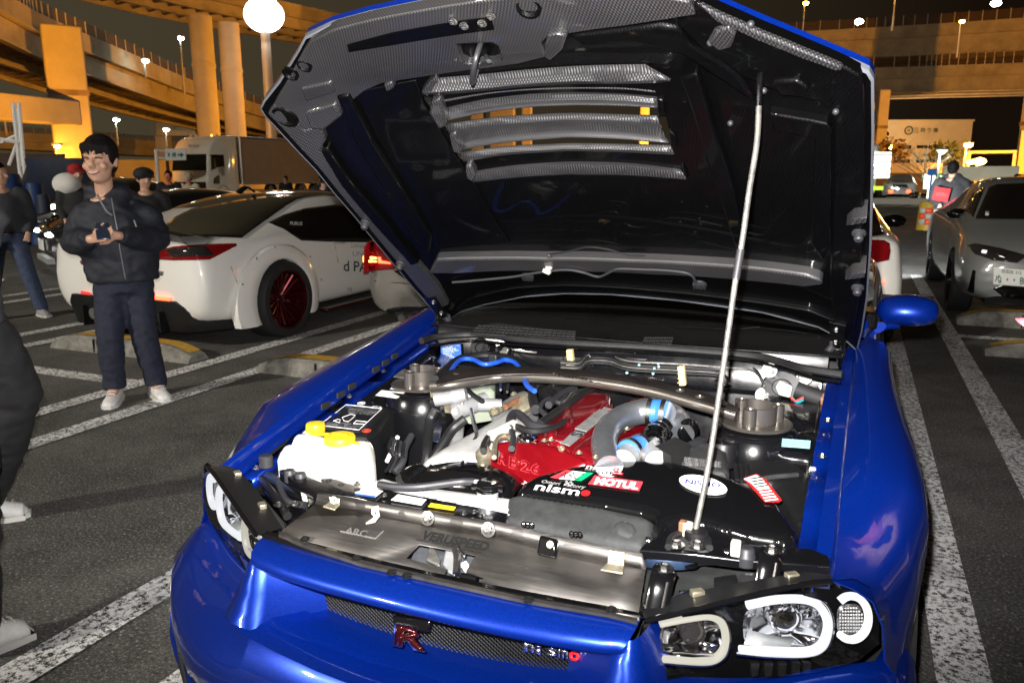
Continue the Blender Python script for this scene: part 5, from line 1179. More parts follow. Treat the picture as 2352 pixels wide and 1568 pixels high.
for i, (s_, u, v, w) in enumerate((('1. 作業時には必ずエンジンを止めて', 797, 940, 70), ('ブースターケーブルは下図の順序で', 798, 944, 68), ('接続して下さい 。 ', 798, 948, 62), ('2. バッテリー液の点検 補充について', 754, 970, 66), ('取扱説明書をよく読んで下さい', 748, 974, 72), ('火気厳禁 メガネ着用', 745, 978, 70))):
    dtext(s_, (u, v), (u+w, v+w*.10), (u+3, v-3.2), bp_, bn, 'grey_print', bat, bold=.01)
for px in (((786, 958), (806, 951), (816, 953), (812, 958), (800, 968), (790, 966)), ((766, 966), (776, 962), (782, 964), (780, 970)), ((818, 966), (842, 968), (838, 974), (812, 972))):
    q = [onp(u, v, bp_+bn*.0035, bn) for u, v in px]; b = MB(); b.tube(q+[q[0]], .001, 4); b.build('print', 'white_print', bat)
# washer tank, two lobes and a filler neck
tank = pillow('washer_tank', [(672, 996), (700, 990), (742, 996), (770, 1000), (800, 1006), (842, 1006), (858, 1014), (857, 1070), (812, 1072), (765, 1052), (690, 1036), (668, 1022)], V(-.5, .3, .782), V(0, -.05, 1), 'tank_white', car, .022, .24, .02, .0, 3)
pillow('tank_lobe', [(640, 1028), (660, 1016), (690, 1018), (700, 1040), (690, 1060), (650, 1056), (636, 1046)], V(-.6, .28, .755), V(0, -.05, 1), 'tank_white', tank, .02, .16, .02, 0, 3)
pillow('tank_neck', [(694, 986), (724, 974), (735, 980), (735, 992), (700, 998)], V(-.56, .42, .772), V(0, 0, 1), 'tank_white', tank, .008, .05, .02)
for (u, v), r_, z_ in (((780, 1000), .040, .797), ((724, 972), .026, .792)):
    q = on(u, v, z=z_); b = MB(); b.lathe(q, UPV, [(r_*.9, -.03), (r_, -.02), (r_, -.004), (r_*.94, 0), (r_*.3, .002), (0, .002)], 26)
    if r_ > .03: b.tube([q+V(-r_*.8, 0, 0), q+V(-r_*1.45, -.012, .0)], .012, 8, flat=.3); b.tube([q+V(r_*.8, 0, -.012), q+V(r_*1.5, .0, -.014)], .008, 8, flat=.4); b.tube([q+V(-.02, 0, .003), q+V(.02, 0, .003)], .004, 6)
    b.build('tank_cap', 'cap_yellow', tank, angle=40)
# pipes, ignitor and wiring beside the left tower
ptube('heater_hose', [(1000, 940), (988, 965), (984, 1000), (980, 1040), (975, 1070)], .014, 'hose_black', car, lambda t: .80-.12*t)
ptube('heater_hose', [(1068, 962), (1040, 985), (1020, 1015), (1000, 1045), (985, 1070)], .014, 'hose_black', car, lambda t: .78-.11*t)
ptube('hose', [(945, 1000), (930, 1030), (925, 1060), (905, 1085)], .010, 'hose_grey', car, lambda t: .74-.06*t)
for i in range(5): ptube('wire_loom', [(900+i*7, 1005+i*3), (893+i*8, 1030+i*4), (904+i*6, 1052), (886+i*10, 1082)], .0045, 'hose_grey' if i % 2 else 'hose_black', car, lambda t: .735-.05*t, 6)
ptube('loom_tape', [(914, 1002), (902, 1030), (888, 1060)], .006, 'paper_white', car, lambda t: .735-.05*t, 6)
p = on(1040, 912, z=.80); b = MB(); b.cyl(p+V(-.05, -.02, -.008), p+V(.005, .0, .004), .021, .022); b.cyl(p+V(.005, 0, .004), p+V(.04, .01, .012), .026, .02); valve = b.build('valve', 'alu_bright', car)
b = MB(); b.box(p+V(-.02, .012, -.03), (.10, .012, .05)); b.box(p+V(-.06, 0, .0), (.02, .03, .04)); b.build('valve_bracket', 'zinc', valve, bevel=.003)
ptube('pipe', [(1082, 940), (1088, 970), (1095, 1000), (1082, 1018), (1068, 1020)], .006, 'chrome_rough', car, lambda t: .77-.05*t)
b = MB(); q = [on(u, v, z=.70) for u, v in ((1035, 985), (1058, 1000), (1052, 1056), (1020, 1062))]; b.prism(q, V(0, .03, .02)); b.build('ignitor', 'alu_bright', car, bevel=.006)
b = MB(); q = [on(u, v, z=.72) for u, v in ((975, 950), (1010, 990), (1005, 1020), (980, 1010))]; b.prism(q, V(0, .02, .01)); b.build('heat_shield', 'bay_blueblack', car, bevel=.006)
# brake reservoir, throttle body, bonnet-side castings
pillow('brake_reservoir', [(1055, 872), (1070, 866), (1120, 868), (1138, 876), (1136, 892), (1080, 900), (1060, 896)], V(-.38, .98, .80), UPV, 'brake_fluid', car, .012, .09, .02)
p = on(1075, 935, z=.76); b = MB(); b.cyl(p+V(-.02, -.045, -.004), p+V(.03, .06, .01), .026, .026); b.cyl(p+V(.01, .02, .004), p+V(.09, .05, .004), .022, .018); b.cyl(p+V(-.02, -.05, -.004), p+V(-.02, -.046, -.004), .012); b.build('throttle_link', 'alu_bright', car)
plen = pillow('intake_plenum', [(960, 1062), (985, 1042), (1040, 1010), (1100, 978), (1150, 950), (1180, 930), (1205, 920), (1225, 935), (1215, 985), (1190, 1005), (1150, 1010), (1128, 1030), (1112, 1060), (1075, 1058), (1020, 1058), (985, 1072)], V(-.2, .55, .735), V(-.10, -.10, 1), 'plenum', car, .035, .16, .02, .014, 2)
pillow('throttle_body', [(1126, 948), (1140, 925), (1170, 905), (1205, 892), (1226, 900), (1226, 925), (1200, 960), (1160, 975), (1130, 985)], V(-.2, .8, .775), V(-.15, -.25, 1), 'alloy_cast', car, .01, .06, .02)
p = on(1200, 925, z=.80); b = MB(); b.lathe(p, (-.2, -.6, .7), [(.034, -.01), (.034, .0), (.02, .004), (0, .004)], 22); b.build('throttle_wheel', 'zinc', car)
b = MB(); b.tube([on(1160, 935, z=.80), on(1195, 915, z=.805)], .009, 8); b.build('spindle', 'rust', car)
for u, v, r_ in ((1136, 945, .010), (1148, 940, .008), (1180, 905, .006)): bolt(car, on(u, v, z=.80), (-.1, -.4, 1), r_, 'zinc')
for pts, r_, m_ in (([(1170, 985), (1172, 960), (1185, 948), (1205, 960), (1222, 975), (1260, 985)], .011, 'hose_grey'), ([(1230, 940), (1222, 900), (1240, 882), (1290, 862)], .014, 'hose_black'), ([(1240, 975), (1290, 940), (1330, 912), (1370, 890)], .013, 'hose_black'), ([(1260, 930), (1290, 905), (1320, 890)], .011, 'hose_grey'), ([(1130, 1000), (1160, 985), (1180, 975)], .014, 'connector_white'), ([(1175, 990), (1178, 1010), (1175, 1030)], .008, 'hose_grey'), ([(1120, 1005), (1112, 1020), (1110, 1035)], .008, 'hose_black'), ([(1185, 978), (1220, 990), (1262, 985), (1300, 968)], .008, 'hose_black'), ([(1300, 925), (1320, 905), (1345, 898)], .010, 'chrome_rough'), ([(1215, 905), (1218, 880), (1232, 870), (1250, 866)], .005, 'chrome_rough'), ([(1150, 895), (1152, 870), (1170, 862)], .004, 'chrome_rough'), ([(1165, 900), (1170, 872), (1182, 862)], .004, 'hose_grey'), ([(1060, 880), (1085, 905), (1108, 920)], .007, 'hose_black'), ([(1255, 955), (1240, 935), (1262, 915), (1285, 925), (1300, 910)], .007, 'hose_grey'), ([(1180, 1010), (1160, 1000), (1140, 1010), (1135, 1050)], .006, 'zinc')):
    ptube('hose', pts, r_, m_, car, lambda t: .815, 10, 5)
p = on(1112, 1050, z=.77); b = MB(); b.lathe(p, UPV, [(.012, -.05), (.018, -.03), (.018, -.005), (.022, 0), (.022, .012), (.014, .02), (.010, .03), (0, .03)], 20); b.build('pressure_valve', 'zinc', car, angle=40)
# ------------------------------------------------------------------ engine: red cam covers, coil cover with plate, timing cover
eng = pillow('cam_cover', [(1215, 992), (1238, 962), (1285, 925), (1320, 899), (1360, 896), (1405, 905), (1386, 938), (1320, 992), (1296, 1014), (1262, 1012)], V(.02, .6, .800), V(-.12, -.05, 1), 'red_dark', car, .022, .14, .015, .012, 2)
pillow('cam_cover', [(1306, 1030), (1352, 990), (1412, 938), (1440, 915), (1490, 908), (1520, 918), (1500, 945), (1440, 985), (1400, 1030), (1372, 1062), (1330, 1046)], V(.12, .6, .795), V(.12, -.05, 1), 'red_dark', car, .022, .14, .015, .012, 2)
for px in (((1292, 930), (1312, 925), (1318, 960), (1300, 975), (1284, 960)), ((1250, 968), (1268, 962), (1282, 985), (1268, 998), (1250, 992))):
    pillow('cover_rib', px, V(0, .6, .812), V(-.12, -.05, 1), 'red_dark', eng, .01, .03, .012, .004, 2)
cc = pillow('coil_cover', [(1270, 1016), (1380, 926), (1420, 936), (1402, 956), (1310, 1034)], V(.05, .6, .797), V(0, -.05, 1), 'red_crackle', car, .006, .05, .02)
cpn = V(0, -.05, 1); cp0 = V(.05, .6, .797)
decal('cover_plate', [(1276, 1014), (1380, 935), (1408, 942), (1308, 1025)], cp0, cpn, 'engrave', cc, .003, .004)
for k in range(7):
    t = k/6; a = lerp(1.0, 0, 0); u0, v0 = lerp(1322, 1345, t), lerp(984, 990, t); u1, v1 = lerp(1378, 1404, t), lerp(940, 946, t)
    q1 = onp(u0, v0, cp0+cpn*.009, cpn); q2 = onp(u1, v1, cp0+cpn*.009, cpn); b = MB(); b.tube([q1, q2], .0022, 5); b.build('fin', 'alloy_cast', cc)
q = [onp(u, v, cp0+cpn*.0085, cpn) for u, v in ((1330, 1002), (1318, 1000), (1314, 1000))]
dtext('SI', (1332, 1004), (1346, 992), (1308, 998), cp0, cpn, 'black_print', cc, lift=.009, bold=.02)
decal('emblem', [(1392, 944), (1398, 942), (1403, 944), (1397, 946)], cp0, cpn, 'red_paint', cc, .009)
tn = V(-.10, -.62, .78); t0 = on(1230, 1050, z=.765)
tim = pillow('timing_cover', [(1108, 1075), (1118, 1046), (1130, 1020), (1158, 1007), (1193, 1008), (1252, 1013), (1310, 1031), (1358, 1058), (1330, 1078), (1290, 1092), (1245, 1112), (1200, 1110), (1160, 1098)], t0, tn, 'red_crackle', car, .016, .10, .015, .0, 2)
for k, (ch, u, v) in enumerate((('R', 1144, 1063), ('B', 1169, 1072), ('2', 1196, 1079), ('6', 1219, 1085))):
    dtext(ch, (u, v), (u+21, v+6), (u+2, v-24), t0, tn, 'red_crackle', tim, 'embossed_letter', .0022, .015)
    dtext(ch, (u-1, v+1), (u+21, v+7), (u+1, v-25), t0, tn, 'engrave_red', tim, 'embossed_letter', .0006, .06)
bolt(tim, onp(1137, 1045, t0+tn*.0, tn), tn, .009, 'rod_steel'); bolt(tim, onp(1290, 1030, t0, tn)+tn*.0, tn, .005, 'zinc')
decal('cover_label', [(1178, 1092), (1212, 1108), (1204, 1114), (1172, 1098)], t0, tn, 'paper_white', tim, .002)
q = on(1212, 1000, z=.795); b = MB(); b.lathe(q, UPV, [(.030, -.03), (.030, -.008), (.027, -.002), (.022, .0), (.020, -.004), (0, -.004)], 26); b.build('oil_cap', 'chrome', car, angle=40)
for u, v in ((1265, 1010), (1330, 1040), (1368, 1050), (1300, 912), (1440, 985), (1250, 1012)): bolt(car, on(u, v, z=.812), UPV, .005, 'zinc')
# intake pipework
ptube('intercooler_pipe', [(1400, 1075), (1392, 1045), (1388, 1015), (1398, 985), (1424, 962), (1462, 948), (1500, 943)], .0330, 'alloy_pipe', car, lambda t: .785+.05*t, 20, 6)
def coupler(pts, r, zf):
    o = ptube('coupler', pts, r, 'silicone_blue', car, zf, 20, 3)
    a = on(*pts[0], z=zf(0)); e = on(*pts[-1], z=zf(1)); d = (e-a).normalized()
    for t in (.12, .88):
        b = MB(); q = a.lerp(e, t); b.lathe(q, d, [(r+.001, -.006), (r+.0035, -.006), (r+.0035, .006), (r+.001, .006)], 24); b.build('hose_clamp', 'chrome_rough', o)
coupler([(1490, 945), (1512, 946), (1530, 950)], .0345, lambda t: .838)
ptube('intercooler_pipe', [(1528, 950), (1548, 958), (1560, 975), (1566, 1000)], .033, 'alloy_pipe', car, lambda t: .838-.05*t, 18, 5)
ptube('intercooler_pipe', [(1432, 1060), (1450, 1040), (1478, 1030), (1500, 1040), (1510, 1062)], .030, 'alu_bright', car, lambda t: .79, 18, 5)
coupler([(1444, 1040), (1458, 1032), (1474, 1028)], .0325, lambda t: .795)
# corrugated intake hose: bellows as real rings
pts = smooth_path([on(u, v, z=.80) for u, v in ((1500, 1030), (1505, 1000), (1525, 982), (1555, 978), (1585, 990))], 8); b = MB()
b.tube(pts, [.030+.004*math.sin(i*1.9) for i in range(len(pts))], 18); b.build('intake_hose', 'plastic_gloss', car, angle=60)
pillow('airflow_meter', [(1503, 1022), (1550, 1000), (1584, 1016), (1541, 1043)], V(.3, .55, .83), V(-.06, -.08, 1), 'black_print', car, .003, .05, .03)
pillow('meter_plug', [(1580, 1012), (1604, 998), (1620, 1004), (1618, 1014), (1594, 1024)], V(.35, .6, .81), UPV, 'hose_grey', car, .004, .03, .02)
am = pillow('meter_housing', [(1530, 1050), (1550, 1035), (1600, 1014), (1640, 1010), (1668, 1030), (1676, 1080), (1670, 1090), (1600, 1070), (1560, 1058)], V(.4, .5, .80), V(0, -.15, 1), 'plastic_grey', car, .01, .12, .02)
for i in range(6): dtext('注意 取扱いに注意して下さい。高温部に触れない', (1570+i*.6, 1051+i*3.4), (1656, 1062+i*2.2), (1570+i*.6, 1048.5+i*3.4), V(.4, .5, .80), V(0, -.15, 1), 'grey_print', am, bold=.02)
q = on(1662, 1012, z=.815); b = MB(); b.lathe(q, UPV, [(.034, -.06), (.034, -.006), (.030, 0), (.012, .001), (0, .001)], 24)
for k in range(4): b.box(q+V(0, 0, .002), (.05, .003, .003), Matrix.Rotation(R(45*k), 3, 'Z'))
b.build('fluid_cap', 'plastic_black', car, angle=40)
# right of the bay: shelf, label, air duct mouldings
decal('label', [(1797, 1007), (1862, 1012), (1860, 1030), (1795, 1025)], V(.6, .62, .775), V(0, -.2, 1), 'pale_blue_label', car, .012)
pillow('bay_shelf', [(1700, 1000), (1760, 985), (1880, 985), (1905, 1000), (1898, 1045), (1870, 1055), (1770, 1040), (1730, 1040)], V(.56, .65, .770), V(0, -.2, 1), 'bay_black', car, .012, .10, .03)
pillow('tower_box', [(1755, 905), (1880, 900), (1920, 920), (1905, 990), (1850, 985), (1800, 960)], V(.6, .85, .80), V(0, -.1, 1), 'bay_black', car, .015, .12, .03)
pillow('air_duct', [(1700, 1056), (1750, 1050), (1832, 1060), (1862, 1090), (1866, 1150), (1850, 1210), (1845, 1248), (1800, 1268), (1836, 1218), (1810, 1160), (1780, 1112), (1735, 1098), (1700, 1090)], V(.55, .42, .745), V(.12, -.16, 1), 'plastic_black', car, .012, .14, .02, .006)
for a, e in (((1690, 1065), (1694, 1102)), ((1702, 1066), (1708, 1104)), ((1716, 1070), (1722, 1106))):
    b = MB(); b.tube([on(*a, z=.785), on(*e, z=.775)], .006, 6, flat=.5); b.build('duct_rib', 'plastic_black', car)
pillow('duct_collar', [(1862, 1085), (1890, 1075), (1918, 1090), (1905, 1180), (1880, 1250), (1855, 1240), (1866, 1160)], V(.64, .35, .70), V(-.2, -.1, 1), 'plastic_dusty', car, .012, .12, .03)
ptube('loom', [(1870, 1085), (1890, 1095), (1905, 1112)], .008, 'hose_black', car, .755)
b = MB(); b.box(on(1866, 1082, z=.76), (.016, .016, .02)); b.build('loom_clip', 'connector_white', car, bevel=.003)
ptube('duct_edge', [(1722, 1108), (1770, 1096), (1832, 1090)], .006, 'plastic_dusty', car, .772)
ptube('bay_pipe', [(1764, 1042), (1820, 1038), (1880, 1046), (1900, 1052)], .006, 'chrome_rough', car, .768)
pillow('tower_plug', [(1695, 1076), (1716, 1062), (1730, 1070), (1722, 1084), (1704, 1090)], V(.45, .5, .79), UPV, 'connector_white', car, .004, .02, .02) if False else None
# ------------------------------------------------------------------ airbox with its stickers
ap0 = V(.3, .28, .772); an = V(-.02, -.20, 1)
ab_px = [(1182, 1128), (1197, 1106), (1232, 1087), (1310, 1067), (1389, 1055), (1470, 1050), (1544, 1055), (1618, 1072), (1691, 1097), (1745, 1120), (1786, 1148), (1815, 1190), (1834, 1216), (1832, 1236), (1805, 1247), (1780, 1240), (1716, 1231), (1667, 1216), (1618, 1202), (1568, 1197), (1536, 1207), (1508, 1226), (1500, 1210), (1498, 1186), (1470, 1175), (1389, 1160), (1291, 1145), (1193, 1132)]
ab = pillow('airbox', ab_px, ap0, an, 'plastic_gloss', car, .020, .06, .012, .004)
ptube('airbox_rim', [(1502, 1228), (1536, 1210), (1568, 1200), (1618, 1205), (1667, 1219), (1716, 1234), (1780, 1243), (1800, 1262)], .0075, 'plastic_black', car, .738)
duct = pillow('intake_duct', [(1166, 1136), (1195, 1130), (1291, 1145), (1389, 1160), (1470, 1176), (1500, 1190), (1500, 1225), (1480, 1262), (1400, 1250), (1280, 1226), (1152, 1197)], V(.15, .17, .745), V(0, -.42, 1), 'plastic_dusty', car, .018, .08, .015, .004)
pillow('duct_pad', [(1410, 1190), (1460, 1198), (1458, 1232), (1412, 1226)], V(.15, .17, .753), V(0, -.42, 1), 'plastic_dusty', duct, .012, .012, .015, 0, 2)
for u, v in ((1212, 1204), (1322, 1226)):
    b = MB(); q = on(u, v, z=.752)
    for k in (-1, 0, 1): b.ball(q+V(.008*k, .002*k, 0), .006, 8, 5)
    b.build('push_clip', 'plastic_gloss', duct)
A = lambda u, v: onp(u, v, ap0+an.normalized()*.0062, an)
def st(px, m_, lift=.0055): return decal('sticker', px, ap0, an, m_, ab, lift, .0004)
def tx(s_, bl, br, tl, m_, lift=.0072, bold=.0): return dtext(s_, bl, br, tl, ap0, an, m_, ab, 'sticker_lettering', lift, bold)
ap0 = V(.3, .28, .772)
st([(1264, 1096), (1300, 1079), (1316, 1081), (1284, 1099)], 'pink_red'); st([(1284, 1099), (1316, 1081), (1345, 1084), (1318, 1102)], 'paper_white'); st([(1318, 1102), (1345, 1084), (1363, 1086), (1335, 1104)], 'green_print')
tx('ARC', (1280, 1095), (1330, 1101), (1293, 1081), 'black_print')
st([(1351, 1111), (1366, 1091), (1477, 1106), (1468, 1127)], 'pink_red'); tx('MOTUL', (1363, 1111), (1464, 1124), (1371, 1095), 'white_print', bold=.05)
tx('nism', (1345, 1075), (1402, 1082), (1351, 1066), 'white_print', bold=.015); tx('o', (1406, 1082), (1421, 1083), (1409, 1073), 'red_paint', bold=.05)
tx('SPORTS AIR FILTER', (1342, 1079), (1398, 1086), (1344, 1075), 'grey_print'); st([(1406, 1083), (1432, 1086), (1430, 1090), (1404, 1087)], 'red_paint'); tx('DRY TYPE', (1408, 1086), (1427, 1088.5), (1409, 1084), 'white_print', .008)
tx('Omori  Factory', (1240, 1110), (1340, 1124), (1248, 1101), 'grey_print', bold=.01)
for i in range(4):
    for j in range(3):
        if (i+j) % 2 == 0: u = 1298+i*5-j*1.5; v = 1103+j*3.6+i*.8; st([(u, v+3.4), (u+5, v+4.2), (u+6.4, v+.8), (u+1.4, v)], 'grey_print', .0062)
tx('nism', (1225, 1124), (1328, 1138), (1234, 1108), 'white_print', bold=.02)
q = A(1345, 1132); b = MB(); b.lathe(q, an, [(0, .001), (.0105, .001), (.0105, 0)], 24); b.build('sticker', 'red_paint', ab)
cq = [A(1615+55*math.cos(a)+4*math.sin(a), 1113+10*math.cos(a)+21*math.sin(a)) for a in [2*math.pi*k/40 for k in range(40)]]
b = MB(); b.prism(cq, an.normalized()*.0005); b.build('sticker', 'white_print', ab, smooth=False); tx('NISMO', (1573, 1110), (1654, 1120), (1575, 1099), 'navy_print', .0075, .03)
wq = [(1707, 1098), (1738, 1088), (1758, 1100), (1796, 1148), (1790, 1153), (1756, 1152)]
st(wq, 'red_paint', .0056); st([(1709, 1099), (1737, 1090), (1752, 1100), (1766, 1118), (1738, 1122), (1726, 1110)], 'paper_white', .0066)
for k in range(9):
    t = k/8; u = lerp(1722, 1756, t); v = lerp(1098, 1148, t); st([(u, v), (u+26+4*t, v-4), (u+28+4*t, v-1.5), (u+2, v+2.5)], 'black_print' if k < 4 else 'paper_white', .0074)
# ------------------------------------------------------------------ radiator, shroud, support panels
b = MB()
arch = [(932, 1112), (945, 1095), (965, 1078), (990, 1068), (1030, 1061), (1064, 1059), (1095, 1062), (1125, 1070), (1155, 1082), (1180, 1098), (1198, 1115)]
r1 = [on(u, v, y=.30) for u, v in arch]; r0 = [p+V(0, -.075, -.03) for p in r1]
b.loft([[p+V(0, .05, -.02) for p in r1], r1, [p+V(0, -.05, -.006) for p in r1], r0, [p+V(0, -.01, -.05) for p in r0]]); shr = b.build('fan_shroud', 'plastic_gloss', car, solid=.003)
for i in (3, 5, 7, 9):
    b = MB(); b.tube([r1[i]+V(0, .0, .001), r0[i]+V(0, 0, .004)], .003, 6); b.build('shroud_rib', 'plastic_black', shr)
pillow('hose_neck', [(905, 1085), (930, 1065), (965, 1058), (985, 1068), (960, 1092), (930, 1108)], V(-.28, .28, .75), V(0, -.2, 1), 'plastic_gloss', car, .014, .08, .02, .004, 2)
rad = pillow('radiator', [(835, 1108), (880, 1094), (900, 1100), (960, 1112), (1040, 1122), (1100, 1130), (1170, 1140), (1170, 1176), (1090, 1160), (1000, 1142), (900, 1124)], V(-.2, .2, .742), V(0, -.05, 1), 'rad_white', car, .006, .12, .03)
q = on(1120, 1112, z=.775); b = MB(); b.lathe(q, UPV, [(.024, -.04), (.024, -.018), (.021, -.016), (.021, -.006)], 22); b.build('filler_neck', 'alu_bright', rad)
b = MB(); b.lathe(q, UPV, [(.027, -.014), (.028, -.002), (.026, .004), (.020, .006), (0, .006)], 8); b.lathe(q, UPV, [(.024, .004), (.021, .0075), (0, .0075)], 24)
for a in (R(10), R(190)): b.tube([q+V(.02*math.cos(a), .02*math.sin(a), -.006), q+V(.036*math.cos(a), .036*math.sin(a), -.008)], .008, 6)
cap = b.build('radiator_cap', 'plastic_gloss', rad, angle=30); text('cap_lettering', 'nismo', 'grey_print', cap, q+V(-.014, -.004, .008), q+V(.014, -.004, .008), q+V(-.014, .004, .008))
ptube('overflow_hose', [(1090, 1106), (1060, 1106), (1010, 1112), (960, 1118), (910, 1118), (870, 1112)], .0085, 'hose_grey', car, lambda t: .772-.012*t, 10, 5)
ptube('hose_spigot', [(1110, 1108), (1090, 1106)], .006, 'alu_bright', car, .772); ptube('spring_clip', [(1082, 1104), (1086, 1088), (1092, 1090), (1086, 1104)], .0016, 'zinc', car, .755, 6, 3)
def slab(name, px, p0, n, m_, th=.012, bev=.003, parent=car, holes=()):
    n = Vector(n).normalized(); b = MB()
    if holes:
        ux = n.orthogonal().normalized(); uy = n.cross(ux); L2d = []
        for loop in [px]+list(holes): L2d.append([((onp(u, v, p0, n)-p0).dot(ux), (onp(u, v, p0, n)-p0).dot(uy)) for u, v in loop])
        return sheet(name, L2d, lambda a, c: Vector(p0)+ux*a+uy*c, m_, parent, .2, solid=th, soff=-1, bevel=0)
    b.prism([onp(u, v, p0, n) for u, v in px], n*-th); return b.build(name, m_, parent, bevel=bev, angle=30)
sup = slab('support_beam', [(640, 1078), (668, 1074), (740, 1106), (830, 1126), (890, 1120), (1000, 1140), (1168, 1178), (1160, 1200), (1011, 1186), (813, 1140), (734, 1130), (690, 1115)], V(-.3, .16, .735), (0, -.05, 1), 'bay_black', .03)
for px, m_ in ((((815, 1131), (832, 1121), (880, 1127), (862, 1142)), 'paper_white'), (((898, 1148), (914, 1135), (980, 1147), (968, 1160)), 'paper_white'), (((983, 1163), (990, 1155), (1047, 1164), (1042, 1172)), 'yellow_label')):
    decal('label', px, V(-.3, .16, .735), (0, -.05, 1), m_, sup, .004)
dtext('注意', (826, 1130), (850, 1133), (830, 1126), V(-.3, .16, .735), (0, -.05, 1), 'zinc', sup, lift=.006)
decal('label', [(818, 1133), (864, 1139), (861, 1142), (815, 1135)], V(-.3, .16, .735), (0, -.05, 1), 'blue_print', sup, .0055); decal('label', [(926, 1141), (948, 1144), (944, 1147), (922, 1144)], V(-.3, .16, .735), (0, -.05, 1), 'pale_blue_label', sup, .0055)
for u, v in ((884, 1138), (1066, 1180), (1105, 1184), (1090, 1176)): bolt(sup, on(u, v, z=.737), UPV, .005)
# left half of the front beam: bronze rail and mounting ears
slab('front_rail', [(735, 1098), (760, 1096), (800, 1108), (850, 1124), (832, 1134), (790, 1126), (748, 1108)], V(-.4, .2, .742), (0, -.1, 1), 'bar_bronze', .008)
for u, v in ((755, 1104), (783, 1113), (820, 1124)): 
    b = MB(); b.lathe(on(u, v, z=.744), UPV, [(.008, 0), (.006, .002), (.005, -.002), (0, -.002)], 14); b.build('rail_hole', 'underbody', car)
q = on(826, 1076, z=.757); b = MB(); b.lathe(q, UPV, [(.030, -.004), (.031, .004), (.027, .007), (.014, .006), (.012, .010), (0, .010)], 22); b.prism([q+V(-.03, -.02, -.004), q+V(.012, -.028, -.004), q+V(-.01, -.07, -.045), q+V(-.06, -.055, -.045)], V(0, 0, .004)); b.tube([q+V(0, -.02, -.002), q+V(-.012, -.045, -.03), q+V(-.02, -.075, -.035)], .026, 8, 3, flat=.2); b.build('radiator_mount', 'galv_pole', car, angle=40)
bolt(car, on(822, 1111, z=.745), UPV, .006); 
for u, v, r_ in ((665, 1078, .014), (610, 1045, .018), (690, 1085, .014)):
    q = on(u, v, z=.745); b = MB(); b.lathe(q, UPV, [(r_, -.03), (r_, -.004), (r_*.8, 0), (0, .001)], 16); b.build('rubber_stop', 'hose_grey', car)
# left void behind the lamp: brackets and ducts
slab('lamp_shelf', [(548, 1062), (610, 1050), (700, 1100), (725, 1155), (700, 1190), (660, 1190)], V(-.52, .08, .66), (0, -.1, 1), 'bay_black', .02)
for pts, r_, m_ in (([(560, 1062), (600, 1100), (640, 1150), (660, 1185)], .010, 'plastic_black'), ([(610, 1090), (650, 1110), (700, 1128)], .012, 'bay_blueblack'), ([(640, 1110), (660, 1150), (700, 1160)], .008, 'hose_grey')): ptube('bracket', pts, r_, m_, car, .69)
for u, v in ((678, 1158), (715, 1150), (640, 1160)): bolt(car, on(u, v, z=.70), UPV, .007)
slab('clip_bracket', [(688, 1122), (700, 1118), (706, 1150), (694, 1148)], V(-.4, .1, .715), (0, -.6, 1), 'connector_white', .006)
pillow('lamp_ear', [(700, 1160), (716, 1148), (738, 1148), (745, 1160), (720, 1176), (705, 1186)], V(-.42, .05, .705), (0, 0, 1), 'plastic_gloss', car, .008, .02, .02)
# stainless cooling panel: upright fold and sloping deck with the latch opening
pn = V(0, -.135, 1); pp = V(0, .0, .709)
cut = [(932, 1281), (963, 1249), (1093, 1274), (1070, 1311), (1111, 1326), (1098, 1340), (1018, 1321), (1028, 1306)]
deck_px = [(724, 1156), (827, 1176), (1011, 1210), (1139, 1229), (1296, 1268), (1400, 1290), (1483, 1308), (1464, 1424), (1400, 1408), (1200, 1374), (1010, 1332), (827, 1290), (700, 1248), (640, 1224)]
panel = slab('cooling_panel', deck_px, pp, pn, 'stainless', .0025, 0, car, [cut])
fold_top = [(734, 1131), (813, 1140), (1011, 1188), (1152, 1200), (1296, 1235), (1405, 1257), (1452, 1264), (1483, 1308)]
fb = [onp(u, v, pp, pn) for u, v in ((724, 1156), (827, 1176), (1011, 1210), (1139, 1229), (1296, 1268), (1400, 1290), (1470, 1304), (1483, 1308))]
b = MB(); b.loft([fb, [p+V(.0, .010, .026 if 0 < i < 7 else .02) for i, p in enumerate(fb[:-1])]+[fb[-1]+V(0, .004, .003)]]); b.build('panel_fold', 'stainless', panel, solid=.0025)
def ptext(s_, bl, br, tl, m_, bold=0.0): return dtext(s_, bl, br, tl, pp, pn, m_, panel, 'lettering', .0045, bold)
ptext('VERUSPEED', (963, 1237), (1118, 1266), (976, 1217), 'black_print', .045); ptext('nismo high performance oil', (954, 1241), (1104, 1272), (957, 1235), 'black_print', .02)
ptext('ARC', (790, 1223), (840, 1233), (797, 1209), 'engrave_light', .02)
for i in range(5): ptext('POWER SPORTS', (842-i*.8, 1217+i*4), (873-i*.8, 1223+i*4), (842.5-i*.8, 1215+i*4), 'engrave_light')
q = [onp(u, v, pp+pn*.0015, pn) for u, v in ((782, 1219), (862, 1236), (880, 1219))]; b = MB(); b.tube(q, .0012, 5); b.build('plate_edge', 'engrave_light', panel)
fd = V(0, -.9, .4)
for u, v in ((983, 1190), (1122, 1216)): bolt(panel, onp(u, v, pp+V(0, .006, .012), V(0, -1, .1)), V(0, -1, .35), .009, 'chrome_rough')
